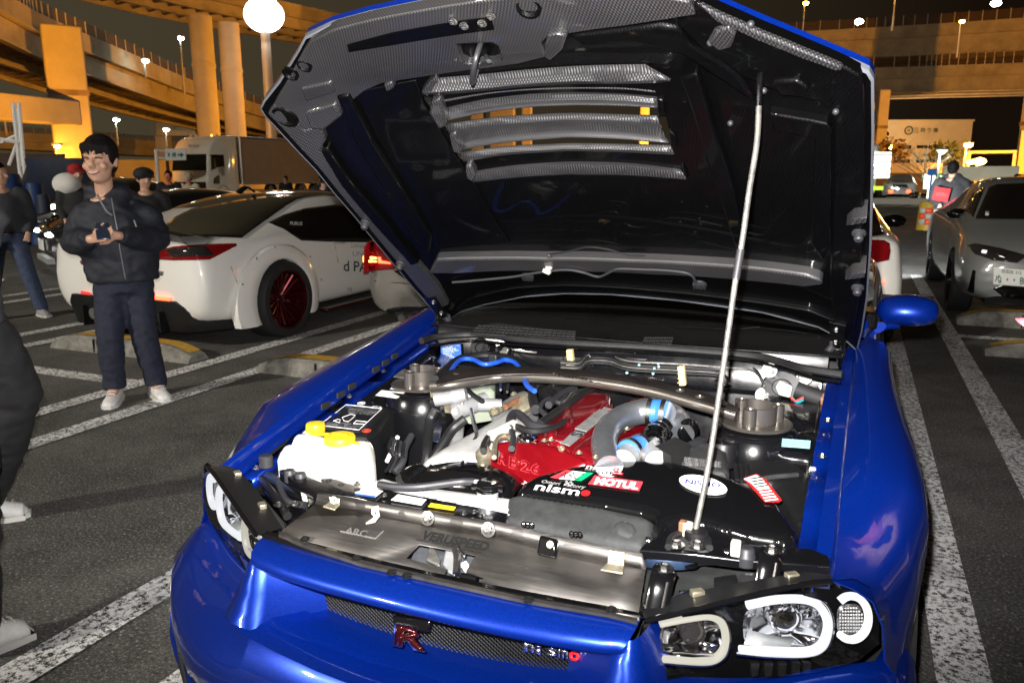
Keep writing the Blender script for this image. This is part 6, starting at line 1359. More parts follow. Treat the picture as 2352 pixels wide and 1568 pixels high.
for px, m_ in ((((756, 1140), (782, 1144), (780, 1158), (762, 1152)), 'zinc'), (((857, 1164), (870, 1160), (872, 1184), (860, 1190)), 'connector_white'), (((1400, 1262), (1436, 1268), (1434, 1300), (1396, 1294)), 'zinc')):
    q = [onp(u, v, pp+V(0, -.004, .010), V(0, -1, .5)) for u, v in px]; b = MB(); b.prism(q, V(0, -.004, .002)); mid_ = (q[2]+q[3])*.5; b.prism([q[3], q[2], q[2]+V(.003, -.022, -.006), q[3]+V(-.008, -.022, -.006)], V(0, 0, .004)); cl = b.build('panel_clip', m_, panel, bevel=.0015)
    bolt(cl, (q[0]+q[1]+q[2]+q[3])*.25+V(0, -.006, .002), V(0, -1, .5), .005)
q = [onp(u, v, pp+V(0, -.002, .008), V(0, -1, .5)) for u, v in ((1244, 1228), (1285, 1238), (1282, 1282), (1237, 1272))]
b = MB(); b.prism(q, V(0, -.014, .006)); hk = b.build('rubber_hook', 'plastic_gloss', panel, bevel=.005); b = MB(); b.lathe(q[1].lerp(q[3], .3)+V(0, -.016, .006), V(0, -1, .5), [(.007, 0), (.007, .002), (0, .002)], 16); b.build('stud', 'zinc', hk)
b = MB(); rows = [[onp(u, v+d, pp+pn*o, pn) for u, v in deck_px[7:]] for d, o in ((-5, .003), (3, .006), (10, .0), (12, -.008))]; b.loft(rows); b.build('panel_edge_seal', 'seal_brown', panel)
for u, v in ((700, 1238), (900, 1314), (935, 1322), (1215, 1378), (1405, 1400), (820, 1282)): bolt(panel, onp(u, v, pp+pn*.004, pn), pn, .006, 'plastic_black')
# latch in the opening
b = MB(); b.prism([onp(u, v, pp-pn*.05, pn) for u, v in ((930, 1330), (960, 1240), (1120, 1262), (1110, 1345), (1020, 1350))], V(0, 0, -.01)); lt = b.build('bonnet_latch', 'latch_steel', car)
for px, m_, dz in ((((978, 1290), (985, 1262), (1000, 1264), (1012, 1290), (1010, 1305)), 'rod_steel', .030), (((1018, 1300), (1024, 1268), (1045, 1270), (1052, 1300), (1045, 1325), (1030, 1318)), 'alu_bright', .026), (((1048, 1262), (1056, 1256), (1072, 1280), (1066, 1284)), 'chrome_rough', .004), (((1056, 1300), (1072, 1292), (1082, 1308), (1070, 1318)), 'paper_white', .036)):
    b = MB(); b.prism([onp(u, v, pp-pn*dz, pn) for u, v in px], pn*.008); b.build('latch_lever', m_, lt, bevel=.003)
b = MB(); b.tube([onp(1060, 1322, pp-pn*.01, pn), onp(1096, 1330, pp-pn*.008, pn)], .007, 8); b.build('release_lever', 'plastic_gloss', lt)
b = MB(); b.tube([onp(1048, 1318, pp-pn*.02, pn), onp(1050, 1280, pp-pn*.005, pn), onp(1046, 1262, pp+pn*.002, pn)], .008, 8, 3); b.build('latch_spring', 'chrome_rough', lt)
# right half of the front beam
bm1 = slab('support_beam', [(1468, 1262), (1476, 1250), (1500, 1232), (1530, 1226), (1600, 1232), (1700, 1246), (1800, 1256), (1862, 1258), (1905, 1276), (1909, 1300), (1800, 1292), (1700, 1285), (1600, 1272)], V(.5, .12, .735), (0, -.05, 1), 'bay_black', .02)
b = MB(); tp = [(1484, 1266), (1560, 1268), (1600, 1272), (1700, 1285), (1800, 1292), (1909, 1300)]; bt = [(1484, 1300), (1550, 1308), (1590, 1300), (1620, 1290), (1700, 1296), (1780, 1304), (1905, 1316)]
T_ = smooth_path([on(u, v, z=.726) for u, v in tp], 4); B2 = smooth_path([on(u, v, z=.695) for u, v in bt], 4); k_ = min(len(T_), len(B2)); rs_ = lambda P, n: [P[int(i*(len(P)-1)/(n-1))] for i in range(n)]
b.loft([rs_(T_, 20), rs_(B2, 20)]); b.build('beam_face', 'beam_blue', bm1, solid=.006)
ptube('beam_edge', tp, .005, 'beam_blue', bm1, .727)
slab('lamp_shelf', [(1480, 1300), (1600, 1295), (1700, 1298), (1850, 1310), (1880, 1330), (1700, 1360), (1560, 1390), (1480, 1400)], V(.6, .03, .655), (0, 0, 1), 'plastic_dusty', .03)
for px, m_ in ((((1640, 1320), (1690, 1312), (1700, 1345), (1650, 1355)), 'plastic_black'), (((1700, 1312), (1750, 1308), (1752, 1336), (1702, 1342)), 'plastic_matte'), (((1560, 1350), (1640, 1345), (1640, 1370), (1560, 1385)), 'plastic_gloss')): pillow('lamp_box', px, V(.6, .05, .675), (0, -.2, 1), m_, car, .006, .05, .03)
dtext('125-210', (1712, 1320), (1728, 1320), (1712, 1316), V(.6, .05, .675), (0, -.2, 1), 'grey_print', car)
for u, v in ((1526, 1312), (1772, 1270)):
    q = on(u, v, z=.745); b = MB(); b.tube([q+V(0, .02, -.004), q, q+V(0, -.025, -.012), q+V(-.004, -.05, -.06)], .022, 10, 4, flat=.22); o = b.build('lamp_bracket', 'plastic_gloss', car); bolt(o, q+V(0, .002, .004), UPV, .010)
    for k in (-.012, .012): b = MB(); b.tube([q+V(k, -.024, -.006), q+V(k-.004, -.05, -.055)], .003, 6); b.build('bracket_rib', 'chrome_rough', o)
q = on(1714, 1262, z=.75); b = MB(); b.lathe(q, UPV, [(.018, -.03), (.019, -.012), (.017, -.010), (.016, .002), (.012, .006), (0, .007)], 18); b.build('rubber_stop', 'hose_grey', car, angle=40)
pillow('mount_recess', [(1530, 1240), (1560, 1220), (1600, 1215), (1632, 1236), (1634, 1262), (1600, 1262), (1540, 1252)], V(.5, .15, .742), (0, -.05, 1), 'plastic_dusty', car, .008, .02, .02, 0, 2)
for u, v in ((1553, 1252), (1602, 1254)): bolt(car, on(u, v, z=.752), UPV, .010, 'chrome_rough')
ptube('mount_loop', [(1535, 1256), (1545, 1232), (1580, 1222), (1620, 1232), (1630, 1258)], .007, 'hose_black', car, .755)
b = MB(); b.lathe(on(1600, 1222, z=.765), UPV, [(.024, -.01), (.024, 0), (.02, .004), (0, .004)], 18); b.build('mount_cap', 'plastic_black', car)
for u, v, m_ in ((1570, 1212, 'rust'), (1580, 1215, 'connector_white'), (1690, 1258, 'connector_white')):
    b = MB(); b.box(on(u, v, z=.765), (.018, .018, .03)); b.build('plug', m_, car, bevel=.003)
for u, v in ((1670, 1265), (1490, 1238)): b = MB(); b.lathe(on(u, v, z=.737), UPV, [(.009, 0), (.008, .002), (.005, .001), (0, -.001)], 14); b.build('beam_hole', 'chrome_rough', bm1)
# ================================================================== other vehicles
def half(y, zl, wl, zm, wm, zb, wb, zt, wt):
    return [(wl-.12, zl), (wl, zl+.03), (wm, lerp(zl, zm, .55)), (wm, zm), (lerp(wm, wb, .7), lerp(zm, zb, .75)), (wb, zb), (lerp(wb, wt, .55), lerp(zb, zt, .5)), (wt, zt-.015), (wt*.55, zt+.008), (0, zt+.014)]
def make_body(c, M, stations, m, cuts, r_cut, sub=2, name='body'):
    """c: car root, M: local->world matrix; stations along the car (local y forward); returns body object in world coordinates"""
    b = MB(); rows = []
    for s_ in stations:
        h = half(*s_); rows.append([M@V(x, s_[0], z) for x, z in h]+[M@V(-x, s_[0], z) for x, z in h[-2::-1]])
    b.loft(rows); b.f([b.bm.verts.new(p) for p in rows[0]]); b.f([b.bm.verts.new(p) for p in rows[-1][::-1]])
    o = b.build(name, m, None, sub=sub); bake(o)
    for y, z in cuts:
        for sx in (-1, 1):
            cb = MB(); cb.cyl(M@V(.55*sx, y, z), M@V(1.3*sx, y, z), r_cut, seg=36); boolean_cut(o, cb.build('cut', m))
    for p in o.data.polygons: p.use_smooth = True
    o.data.set_sharp_from_angle(angle=R(42))
    attach(o, c); return o
def hit(tree, u, v):
    d = ray(u, v).normalized(); p, n, i, t = tree.ray_cast(EYE, d)
    return (p, n) if p is not None else (None, None)
def onbody(name, tree, px, m, parent, lift=.010, th=.004, maxlen=8, depth=None):
    """panel lying on a body: outline drawn on the photograph, every vertex carried onto the body's surface"""
    bm = fill2d([[(u, -v) for u, v in px]]); refine(bm, maxlen, 5); bad = []; ds = []
    for v in bm.verts:
        u, w = v.co.x, -v.co.y; p, n = hit(tree, u, w)
        if p is None: bad.append((v, u, w)); continue
        if n.dot(EYE-p) < 0: n = -n
        v.co = p+n*lift; ds.append((p-EYE).dot(FW))
    dm = depth or (sum(ds)/len(ds) if ds else 8)
    for v, u, w in bad: v.co = EYE+ray(u, w)*dm
    bmesh.ops.recalc_face_normals(bm, faces=bm.faces)
    mb = MB(); mb.bm.free(); mb.bm = bm
    return mb.build(name, m, parent, solid=th, soff=0, recalc=False, angle=50)
def seam(name, tree, px, r, m, parent):
    pts = [p+n*.001 for p, n in (hit(tree, u, v) for u, v in px) if p is not None]
    if len(pts) < 2: return None
    b = MB(); b.tube(pts, r, 5); return b.build(name, m, parent)
def bodytext(s_, tree, bl, br, tl, m, parent, lift=.012, bold=.01):
    q = [hit(tree, *x) for x in (bl, br, tl)]
    if any(p is None for p, n in q): return None
    n = q[0][1]; n = n if n.dot(EYE-q[0][0]) > 0 else -n
    return text('lettering', s_, m, parent, q[0][0]+n*lift, q[1][0]+n*lift, q[2][0]+n*lift, 0, bold)
def car_common(c, M, ys, x, z, r, w, rim, spokes, seat=True):
    for y in ys:
        for sx in (-1, 1):
            p = M@V(x*sx, y, z); side = (M.to_3x3()@V(sx, 0, 0)); o = wheel2(c, p, side, r, w, rim, spokes)
    b = MB(); b.box(M@V(0, (ys[0]+ys[1])/2, .30), (1.35, ys[1]-ys[0]+1.4, .22), M.to_3x3()); b.build('underbody', 'underbody', c)
def wheel2(parent, c, ax, r, w, rim, spokes, rimr=.76):
    b = MB(); ax = ax.normalized()
    b.lathe(c, ax, [(r*rimr, -w/2), (r*.93, -w/2), (r, -w*.38), (r, w*.38), (r*.94, w/2), (r*rimr*1.03, w/2), (r*rimr, w*.44)], 40); o = b.build('wheel', 'rubber', parent)
    b = MB(); b.lathe(c, ax, [(r*rimr*1.02, w*.47), (r*rimr*.95, w*.47), (r*rimr*.92, w*.30), (r*rimr*.88, -w*.2), (0, -w*.2)], 36); R_ = r*rimr*.92
    u = ax.cross(V(0, 0, 1)).normalized(); up = V(0, 0, 1)
    for k in range(spokes):
        a = 2*math.pi*k/spokes
        for da in (-.16, .16):
            e0 = u*math.cos(a)+up*math.sin(a); e1 = u*math.cos(a+da)+up*math.sin(a+da)
            b.tube([c+e0*R_*.16+ax*w*.12, c+e1*R_*.97+ax*w*.36], R_*.06, 6, flat=.7)
    b.lathe(c, ax, [(0, w*.2), (R_*.16, w*.2), (R_*.22, w*.05)], 18); b.build('rim', rim, o); return o
def frame(x, y, rz): return Matrix.Translation((x, y, 0)) @ Matrix.Rotation(rz, 4, 'Z')
# ------------------------------------------------------------------ white coupe with wide arches
M = frame(-5.02, 3.52, 0)
cw = thing('white_coupe', 'white wide arched coupe with black rear window and dark red wheels, behind the standing man', 'car', (-5.02, 5.9, 0))
stn = [(0, .40, .66, .62, .78, .84, .74, .90, .62), (.06, .24, .84, .62, .90, .87, .84, .925, .70), (.40, .20, .92, .66, .955, .90, .89, .96, .72), (.80, .19, .93, .70, .965, .93, .90, 1.03, .68), (1.25, .19, .93, .70, .955, .94, .89, 1.17, .62), (1.8, .19, .92, .68, .945, .93, .88, 1.275, .59), (2.4, .19, .92, .66, .94, .92, .88, 1.29, .59), (2.9, .19, .92, .66, .94, .92, .88, 1.22, .60), (3.5, .19, .93, .66, .945, .91, .87, .99, .70), (4.2, .20, .92, .64, .94, .84, .84, .87, .66), (4.62, .24, .86, .58, .88, .72, .74, .75, .5), (4.72, .30, .7, .5, .74, .62, .6, .64, .4)]
bw_ = make_body(cw, M, stn, 'paint_white', [(.90, .34), (3.65, .34)], .385)
tr = bvh(bw_)
car_common(cw, M, (.90, 3.65), .90, .345, .350, .30, 'wheel_red', 10)
for y in (.90, 3.65):
    for sx in (-1, 1):
        b = MB(); rows = []
        for k in range(25):
            a = R(-28+k*236/24); ri = .366; ro = .50+.09*math.cos(a)**2*(1 if math.cos(a) > 0 else .4)
            P_ = lambda r, x: M@V(x*sx, y-r*math.cos(a), max(.16, .345+r*math.sin(a)))
            rows.append([P_(ri, .93), P_(ri, .995), P_(ri+.015, 1.005), P_(lerp(ri, ro, .45), 1.002), P_(lerp(ri, ro, .85), .988), P_(ro, .975), P_(ro, .90)])
        b.loft(rows); fl_ = b.build('wheel_arch', 'paint_white', cw, angle=60)
        if sx > 0 and y < 2:
            for k in (5, 8, 11, 14, 17, 20):
                a = R(-28+k*236/24); ro = .485+.09*math.cos(a)**2; bolt(fl_, M@V(.99, y-ro*math.cos(a), .345+ro*math.sin(a)), (1, 0, .15), .006, 'zinc')
onbody('rear_window', tr, [(368, 545), (380, 520), (400, 502), (440, 482), (545, 462), (640, 449), (700, 450), (660, 472), (600, 515), (555, 548), (470, 545)], 'glass_black', cw)
onbody('side_window', tr, [(615, 513), (650, 495), (700, 480), (770, 471), (840, 472), (900, 480), (960, 520), (960, 556), (880, 557), (760, 556), (690, 553), (650, 527)], 'glass_black', cw)
seam('window_pillar', tr, [(742, 474), (760, 510), (772, 556)], .008, 'plastic_black', cw); seam('door_seam', tr, [(768, 558), (776, 600), (784, 680), (800, 690), (860, 692)], .004, 'plastic_matte', cw)
bodytext('PURUS', tr, (664, 520), (692, 521), (665, 512), 'white_print', cw, .018)
bodytext('Lexus Motor', tr, (805, 568), (870, 572), (805, 556), 'grey_print', cw, bold=0); bodytext('UNSH', tr, (808, 588), (850, 590), (808, 577), 'grey_print', cw, bold=0)
bodytext('d PA', tr, (787, 622), (842, 624), (787, 598), 'black_print', cw); bodytext('LEXUS', tr, (775, 655), (890, 660), (778, 633), 'black_print', cw, bold=.03); bodytext('V8', tr, (794, 668), (806, 669), (794, 658), 'grey_print', cw)
q, n_ = hit(tr, 776, 560); b = MB(); b.tube([q+V(.012, -.10, 0), q+V(.03, 0, .004), q+V(.012, .11, .002)], [.010, .022, .010], 8, 3, flat=.6); b.build('door_handle', 'paint_white', cw)
def facepanel(name, o, pred, m, parent, lift=.006):
    bm = bmesh.new(); bm.from_mesh(o.data); bm.normal_update()
    bmesh.ops.delete(bm, geom=[f for f in bm.faces if not pred(f.calc_center_median(), f.normal)], context='FACES')
    for v in bm.verts: v.co += v.normal*lift
    mb = MB(); mb.bm.free(); mb.bm = bm; return mb.build(name, m, parent, recalc=False, weld=False)
facepanel('roof_panel', bw_, lambda p, n: n.z > .55 and p.z > 1.13 and abs(p.x+5.02) < .55 and 4.4 < p.y < 6.6, 'glass_black', cw)
# ducktail spoiler in black carbon
b = MB(); b.loft([[M@V(x, .30-.10*(x/.75)**2+dy, z-.03*(abs(x)/.75)**3) for x in (-.76, -.6, -.3, 0, .3, .6, .76)] for dy, z in ((.25, .955), (.0, .975), (-.20, 1.02), (-.225, 1.00), (-.16, .93), (-.06, .90))]); b.build('spoiler', 'plastic_black', cw, angle=60)
onbody('tail_lamp', tr, [(358, 575), (400, 567), (470, 563), (541, 560), (543, 565), (480, 597), (400, 598), (355, 595)], 'lens_red', cw, .008); onbody('tail_lamp_inner', tr, [(382, 573), (470, 567), (492, 588), (398, 590)], 'lamp_smoke', cw, .014)
onbody('tail_lamp', tr, [(185, 600), (205, 590), (225, 590), (222, 602), (190, 608)], 'lens_red', cw, .008)
onbody('boot_badge', tr, [(358, 622), (376, 623), (374, 633), (357, 632)], 'rod_steel', cw, .006); onbody('plate_recess', tr, [(235, 625), (330, 628), (335, 665), (238, 660)], 'plate_white', cw, .006)
b = MB(); xs_ = [-.88, -.80, -.70, -.60, -.45, -.2, 0, .2, .45, .60, .70, .80, .88]; yd = lambda x: -.012+.34*max(0, (abs(x)-.58)/.3)**2
zt_ = lambda x: .43-.20*max(0, (abs(x)-.60)/.28)
b.loft([[M@V(x, yd(x)+d, zt_(x)+dz if k else .16) for x in xs_] for d, dz, k in ((.08, .004, 1), (0, .0, 1), (.0, -.02, 1), (.05, 0, 0))]); df = b.build('diffuser', 'plastic_black', cw, angle=40)
for x in (-.45, -.15, .15, .45): b = MB(); b.box(M@V(x, .02, .25), (.012, .12, .18)); b.build('diffuser_fin', 'plastic_black', df)
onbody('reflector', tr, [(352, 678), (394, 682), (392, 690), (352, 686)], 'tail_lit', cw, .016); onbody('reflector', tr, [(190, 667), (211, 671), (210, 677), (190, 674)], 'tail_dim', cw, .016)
seam('bumper_seam', tr, [(530, 612), (545, 650), (552, 700), (556, 742)], .003, 'cloth_grey', cw); seam('boot_seam', tr, [(360, 560), (450, 570), (470, 562), (520, 540)], .003, 'plastic_matte', cw)
b = MB(); b.box(M@V(1.0, 2.3, .16), (.10, 1.7, .03)); b.build('side_skirt', 'wheel_red', cw, bevel=.01)
b = MB(); b.tube([M@V(0, 1.5, 1.28), M@V(0, 1.62, 1.335), M@V(0, 1.72, 1.29)], .035, 8, 3, flat=.3); b.build('roof_fin', 'plastic_gloss', cw)
for x in (-.35, .35): b = MB(); b.cyl(M@V(x, -.02, .27), M@V(x, .2, .27), .05); b.build('exhaust', 'rod_steel', cw)
# ------------------------------------------------------------------ silver saloon, tail towards us
def saloon(name, label, M, m, loc, L=4.6, W=.90, H=1.44, rimm='alloy_cast', low=.2):
    c = thing(name, label, 'car', loc); k = L/4.6; w = W/.90; h = H/1.44
    st_ = [(0, .36, .76, .60, .83, .88, .78, .95, .64), (.05, .24, .87, .62, .90, .94, .85, 1.0, .71), (.40, low, .87, .66, .90, .95, .86, 1.03, .72), (.80, low, .88, .68, .905, .96, .86, 1.08, .68), (1.35, low, .88, .68, .905, .96, .85, 1.33, .60), (1.9, low, .88, .68, .90, .95, .85, 1.43, .58), (2.5, low, .88, .66, .90, .94, .85, 1.44, .58), (3.0, low, .88, .66, .90, .93, .85, 1.34, .60), (3.5, low, .88, .66, .90, .92, .84, 1.03, .70), (4.1, low+.02, .87, .64, .895, .84, .82, .90, .66), (4.48, .26, .82, .58, .84, .72, .72, .76, .52), (4.58, .34, .66, .50, .70, .62, .56, .64, .40)]
    st_ = [(y*k, a, b_*w, d, e*w, f*(1 if f < .9 else .5+.5*h), g*w, i*h if i > 1.1 else i, j*w) for y, a, b_, d, e, f, g, i, j in st_]
    o = make_body(c, M, st_, m, [(.95*k, .33), (3.6*k, .33)], .36); car_common(c, M, (.95*k, 3.6*k), .80*w, .325, .325, .22, rimm, 5)
    return c, o, bvh(o)
M = frame(-2.33, 4.50, R(-2)); cs, bs, ts = saloon('silver_saloon', 'silver saloon with a glowing red tail lamp beside the raised bonnet', M, 'paint_silver', (-2.28, 6.8, 0), W=.92, low=.24)
onbody('tail_lamp', ts, [(836, 566), (850, 552), (895, 560), (940, 600), (905, 618), (858, 622), (834, 628)], 'lens_red', cs, .008); onbody('lit_strip', ts, [(834, 588), (866, 590), (868, 594), (842, 594), (842, 598), (866, 598), (868, 602), (834, 602)], 'tail_core', cs, .016); onbody('lit_strip', ts, [(870, 590), (876, 590), (878, 598), (898, 602), (900, 606), (872, 604)], 'tail_lit', cs, .016)
onbody('boot_panel', ts, [(905, 622), (950, 610), (1010, 640), (1010, 660), (930, 640)], 'plastic_gloss', cs, .006); onbody('lower_grille', ts, [(900, 715), (960, 712), (1010, 730), (1010, 745), (920, 740)], 'plastic_matte', cs, .008)
seam('bumper_crease', ts, [(828, 640), (860, 645), (920, 650), (980, 655)], .004, 'plastic_matte', cs); seam('bumper_crease', ts, [(832, 720), (838, 735)], .008, 'chrome_rough', cs)
for x in (-.5, -.4): b = MB(); b.cyl(M@V(x, -.04, .24), M@V(x, .2, .24), .038); b.build('exhaust', 'rod_steel', cs)
onbody('rear_window', ts, [(860, 470), (1000, 470), (1060, 540), (880, 548)], 'glass_black', cs)
# ------------------------------------------------------------------ white saloon behind the bonnet on the right
M = frame(.17, 5.35, R(1.5)); c2, b2, t2 = saloon('white_saloon', 'white saloon behind the blue mirror, dark red tail lamp and lit reflector', M, 'paint_white', (.17, 7.6, 0), W=.92, low=.24)
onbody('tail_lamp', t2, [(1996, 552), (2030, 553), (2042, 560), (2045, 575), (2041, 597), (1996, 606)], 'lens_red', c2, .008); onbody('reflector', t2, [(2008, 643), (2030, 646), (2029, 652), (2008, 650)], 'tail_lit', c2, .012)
onbody('rear_window', t2, [(1996, 470), (2008, 480), (2030, 540), (1996, 545)], 'glass_black', c2)
q = on(2054, 507, y=7.7); b = MB(); b.ball(q, (.115, .06, .065), 16, 10); mo = b.build('door_mirror', 'plastic_gloss', c2); b = MB(); b.tube([q+V(-.08, .0, -.03), q+V(-.22, .02, -.05)], .02, 8, flat=.6); b.build('mirror_arm', 'plastic_gloss', mo)
# headlamps of the white saloon shining on the ground ahead of it
for sx in (-.62, .62):
    p = M@V(sx, 4.56, .66); b = MB(); b.ball(p, (.14, .05, .06), 12, 8); o = b.build('headlamp', 'head_white', c2); l = lamp('headlamp_beam', 'SPOT', p+V(0, .08, 0), 1800, (.92, .97, 1.0), .04, p+V(.25, 5.5, -.62), R(75), .6); attach(l, o)
# ------------------------------------------------------------------ grey saloon, nose towards us, right edge
M = frame(2.62, 12.05, math.pi); cg, bg_, tg = saloon('grey_saloon', 'grey saloon facing us at the right edge with a white number plate', M, 'paint_grey', (2.62, 9.7, 0), L=4.7, W=.94, H=1.42, rimm='plastic_gloss')
onbody('headlamp', tg, [(2224, 564), (2240, 560), (2300, 572), (2360, 588), (2335, 604), (2280, 598), (2240, 584)], 'lamp_smoke', cg, .008); onbody('lamp_element', tg, [(2258, 576), (2268, 578), (2266, 584), (2256, 582)], 'ring_glow', cg, .016); onbody('lamp_element', tg, [(2290, 582), (2312, 586), (2310, 594), (2290, 590)], 'chrome_rough', cg, .016)
onbody('windscreen', tg, [(2272, 432), (2290, 425), (2420, 420), (2420, 506), (2240, 504)], 'glass_black', cg); onbody('windscreen_sticker', tg, [(2264, 487), (2272, 487), (2271, 497), (2263, 497)], 'paper_white', cg, .014)
onbody('grille', tg, [(2280, 662), (2300, 652), (2420, 655), (2420, 692), (2310, 685)], 'plastic_gloss', cg, .008); onbody('side_vent', tg, [(2236, 620), (2242, 622), (2238, 672), (2224, 668)], 'plastic_gloss', cg, .008)
pl0, pn_ = hit(tg, 2316, 634)
yp = pl0.y-.03 if pl0 is not None else 7.3; PL = lambda u, v, o=0: on(u, v, y=yp-o)
b = MB(); b.prism([PL(2281, 653), PL(2356, 659), PL(2358, 620), PL(2283, 614)], V(0, .02, 0)); pt_ = b.build('number_plate', 'plate_white', cg, bevel=.006)
text('lettering', '世田谷 312', 'plate_green', pt_, PL(2300, 627, .004), PL(2346, 631, .004), PL(2300, 618, .004), 0, .01); text('lettering', 'ぬ ・・ 80', 'plate_green', pt_, PL(2286, 650, .004), PL(2357, 655, .004), PL(2287, 630, .004), 0, .015)
q = on(2200, 491, y=9.0); b = MB(); b.ball(q, (.12, .07, .06), 16, 10); mo = b.build('door_mirror', 'plastic_gloss', cg); b = MB(); b.tube([q+V(.08, .0, -.02), q+V(.25, .02, -.04)], .02, 8, flat=.6); b.build('mirror_arm', 'plastic_gloss', mo)
onbody('side_window', tg, [(2215, 480), (2240, 440), (2262, 432), (2236, 500)], 'glass_black', cg)
# ------------------------------------------------------------------ black sports car and far cars
hd_ = (RT0*-.80-V(FW.x, FW.y, 0).normalized()*.60).normalized(); fp_ = far(78, 430, 14.2); rp_ = V(fp_.x, fp_.y, 0)-hd_*4.4
M = frame(rp_.x, rp_.y, math.atan2(-hd_.x, hd_.y)); cb_, bb_, tb_ = saloon('black_sports_car', 'low black sports car with headlamps on, behind the man at the left edge', M, 'paint_black', (rp_.x+hd_.x*2, rp_.y+hd_.y*2, 0), L=4.4, W=.92, H=1.24, rimm='plastic_gloss', low=.16)
for sx in (-.66, .66):
    p = M@V(sx, 4.34, .60); b = MB(); b.ball(p, (.10, .05, .035), 10, 6); o = b.build('headlamp', 'head_white', cb_); d_ = (M.to_3x3()@V(0, 1, 0)); l = lamp('headlamp_beam', 'SPOT', p+d_*.1, 4500, (.92, .97, 1.0), .04, p+d_*5-V(0, 0, .65), R(80), .6); attach(l, o)
b = MB(); b.box(M@V(0, 4.40, .42), (.46, .02, .16), M.to_3x3()); b.build('number_plate', 'plate_white', cb_); b = MB(); b.box(M@V(0, 4.36, .2), (1.2, .1, .08), M.to_3x3()); b.build('front_lip', 'alu_bright', cb_)
onb = onbody('windscreen', tb_, [(60, 500), (120, 485), (150, 495), (95, 512)], 'glass_black', cb_)
p = far(2066, 430, 50); M = frame(p.x, p.y, -math.atan2(p.x-CX, p.y-CY)); cf, bf, tf = saloon('far_white_saloon', 'small white saloon with red tail lamps lit, far behind the bonnet edge', M, 'paint_white', (p.x, p.y+2, 0))
for u, v in ((2046, 441), (2087, 441)): onbody('tail_lamp', tf, [(u-5, v-4), (u+5, v-4), (u+5, v+2), (u-5, v+2)], 'tail_lit', cf, .02)
onbody('rear_window', tf, [(2052, 424), (2082, 424), (2087, 431), (2048, 431)], 'glass_black', cf)
p = far(372, 430, 27); M = frame(p.x, p.y, R(200)); cd, bd, td = saloon('dark_saloon', 'black saloon with white headlamps glimpsed right of the standing man', M, 'paint_black', (p.x, p.y, 0), H=1.40)
for sx in (-.6, .6): b = MB(); b.ball(M@V(sx, 4.5, .68), (.22, .06, .06), 10, 6, M.to_3x3()); b.build('headlamp', 'head_white', cd)
# ------------------------------------------------------------------ lorry
C0 = far(480, 430, 48); A0 = far(396, 430, 50); C0.z = A0.z = 0; fx = (A0-C0).normalized(); sd = V(-fx.y, fx.x, 0); sd = sd if sd.dot(FW) > 0 else -sd
wid_ = (A0-C0).length; LQ = lambda a, s, z: C0+fx*a+sd*s+V(0, 0, z)
ct = thing('white_lorry', 'white lorry with a tall rounded cab and a brown lit box body', 'lorry', tuple(LQ(1.2, 1.2, 0)))
prof = [(0.05, .45), (0, 1.2), (.02, 1.75), (.16, 2.6), (.30, 2.95), (.62, 3.35), (1.2, 3.62), (2.25, 3.72), (2.3, 3.6), (2.3, .5)]
b = MB(); b.loft([[LQ(a, s_+ (.10 if a in (0, wid_) else 0), z) for s_, z in prof] for a in (0, .10, wid_-.10, wid_)], False); 
for a in (0, wid_): b.f([b.bm.verts.new(LQ(a, s_+.10, z)) for s_, z in prof])
b.build('cab', 'truck_white', ct, bevel=.05, angle=50)
e_ = .03
b = MB(); b.prism([LQ(.12, .02-e_, 1.72), LQ(wid_-.1, .02-e_, 1.72), LQ(wid_-.14, .18-e_, 2.62), LQ(.16, .18-e_, 2.62)], sd*.02); b.build('windscreen', 'glass_far', ct)
b = MB(); b.prism([LQ(-e_, .25, 1.75), LQ(-e_, .55, 1.9), LQ(-e_, 1.25, 1.95), LQ(-e_, 1.25, 2.6), LQ(-e_, .33, 2.6)], fx*.03); b.build('side_window', 'glass_far', ct)
b = MB(); b.prism([LQ(-e_, .35, 1.0), LQ(-e_, .8, 1.0), LQ(-e_, .8, 1.5), LQ(-e_, .4, 1.3)], fx*.03); b.build('step_recess', 'plastic_black', ct)
b = MB(); b.box(LQ(.0, .18, 2.1)-fx*.32, (.12, .1, .62)); b.tube([LQ(0, .2, 2.55), LQ(-.3, .18, 2.5)], .02, 6); b.build('door_mirror', 'plastic_black', ct); b = MB(); b.box(LQ(wid_+.22, .0, 2.0), (.16, .1, .7)); b.build('door_mirror', 'plastic_black', ct)
b = MB(); b.prism([LQ(.2, -.03, .55), LQ(wid_-.2, -.03, .55), LQ(wid_-.2, -.03, 1.1), LQ(.2, -.03, 1.1)], sd*.02); b.build('bumper_grille', 'plastic_black', ct)
for a in (.4, .8, wid_-.8, wid_-.4): b = MB(); b.ball(LQ(a, 1.3, 3.68), .07, 8, 6); b.build('roof_lamp', 'amber_glow' if a == .8 else 'connector_white', ct)
text('lettering', 'Across', 'navy_print', ct, LQ(1.55, .20, 3.02), LQ(.75, .20, 3.02), LQ(1.55, .30, 3.18))
b = MB(); b.prism([LQ(-.05, 2.55, .95), LQ(wid_+.05, 2.55, .95), LQ(wid_+.05, 2.55, 3.66), LQ(-.05, 2.55, 3.66)], sd*9.2); b.build('box_body', 'truck_box', ct, bevel=.04)
for z in (.98, 3.62): b = MB(); b.tube([LQ(-.07, 2.55, z), LQ(-.07, 11.7, z)], .06, 6); b.build('box_rail', 'alu_bright', ct)
b = MB(); b.tube([LQ(-.07, 2.56, .95), LQ(-.07, 2.56, 3.66)], .06, 6); b.build('box_post', 'alu_bright', ct)
for s_ in (1.1, 8.0, 9.4):
    for a in (.15, wid_-.15): wheel2(ct, LQ(a, s_, .48), -fx if a < 1 else fx, .48, .3, 'alu_bright', 6)
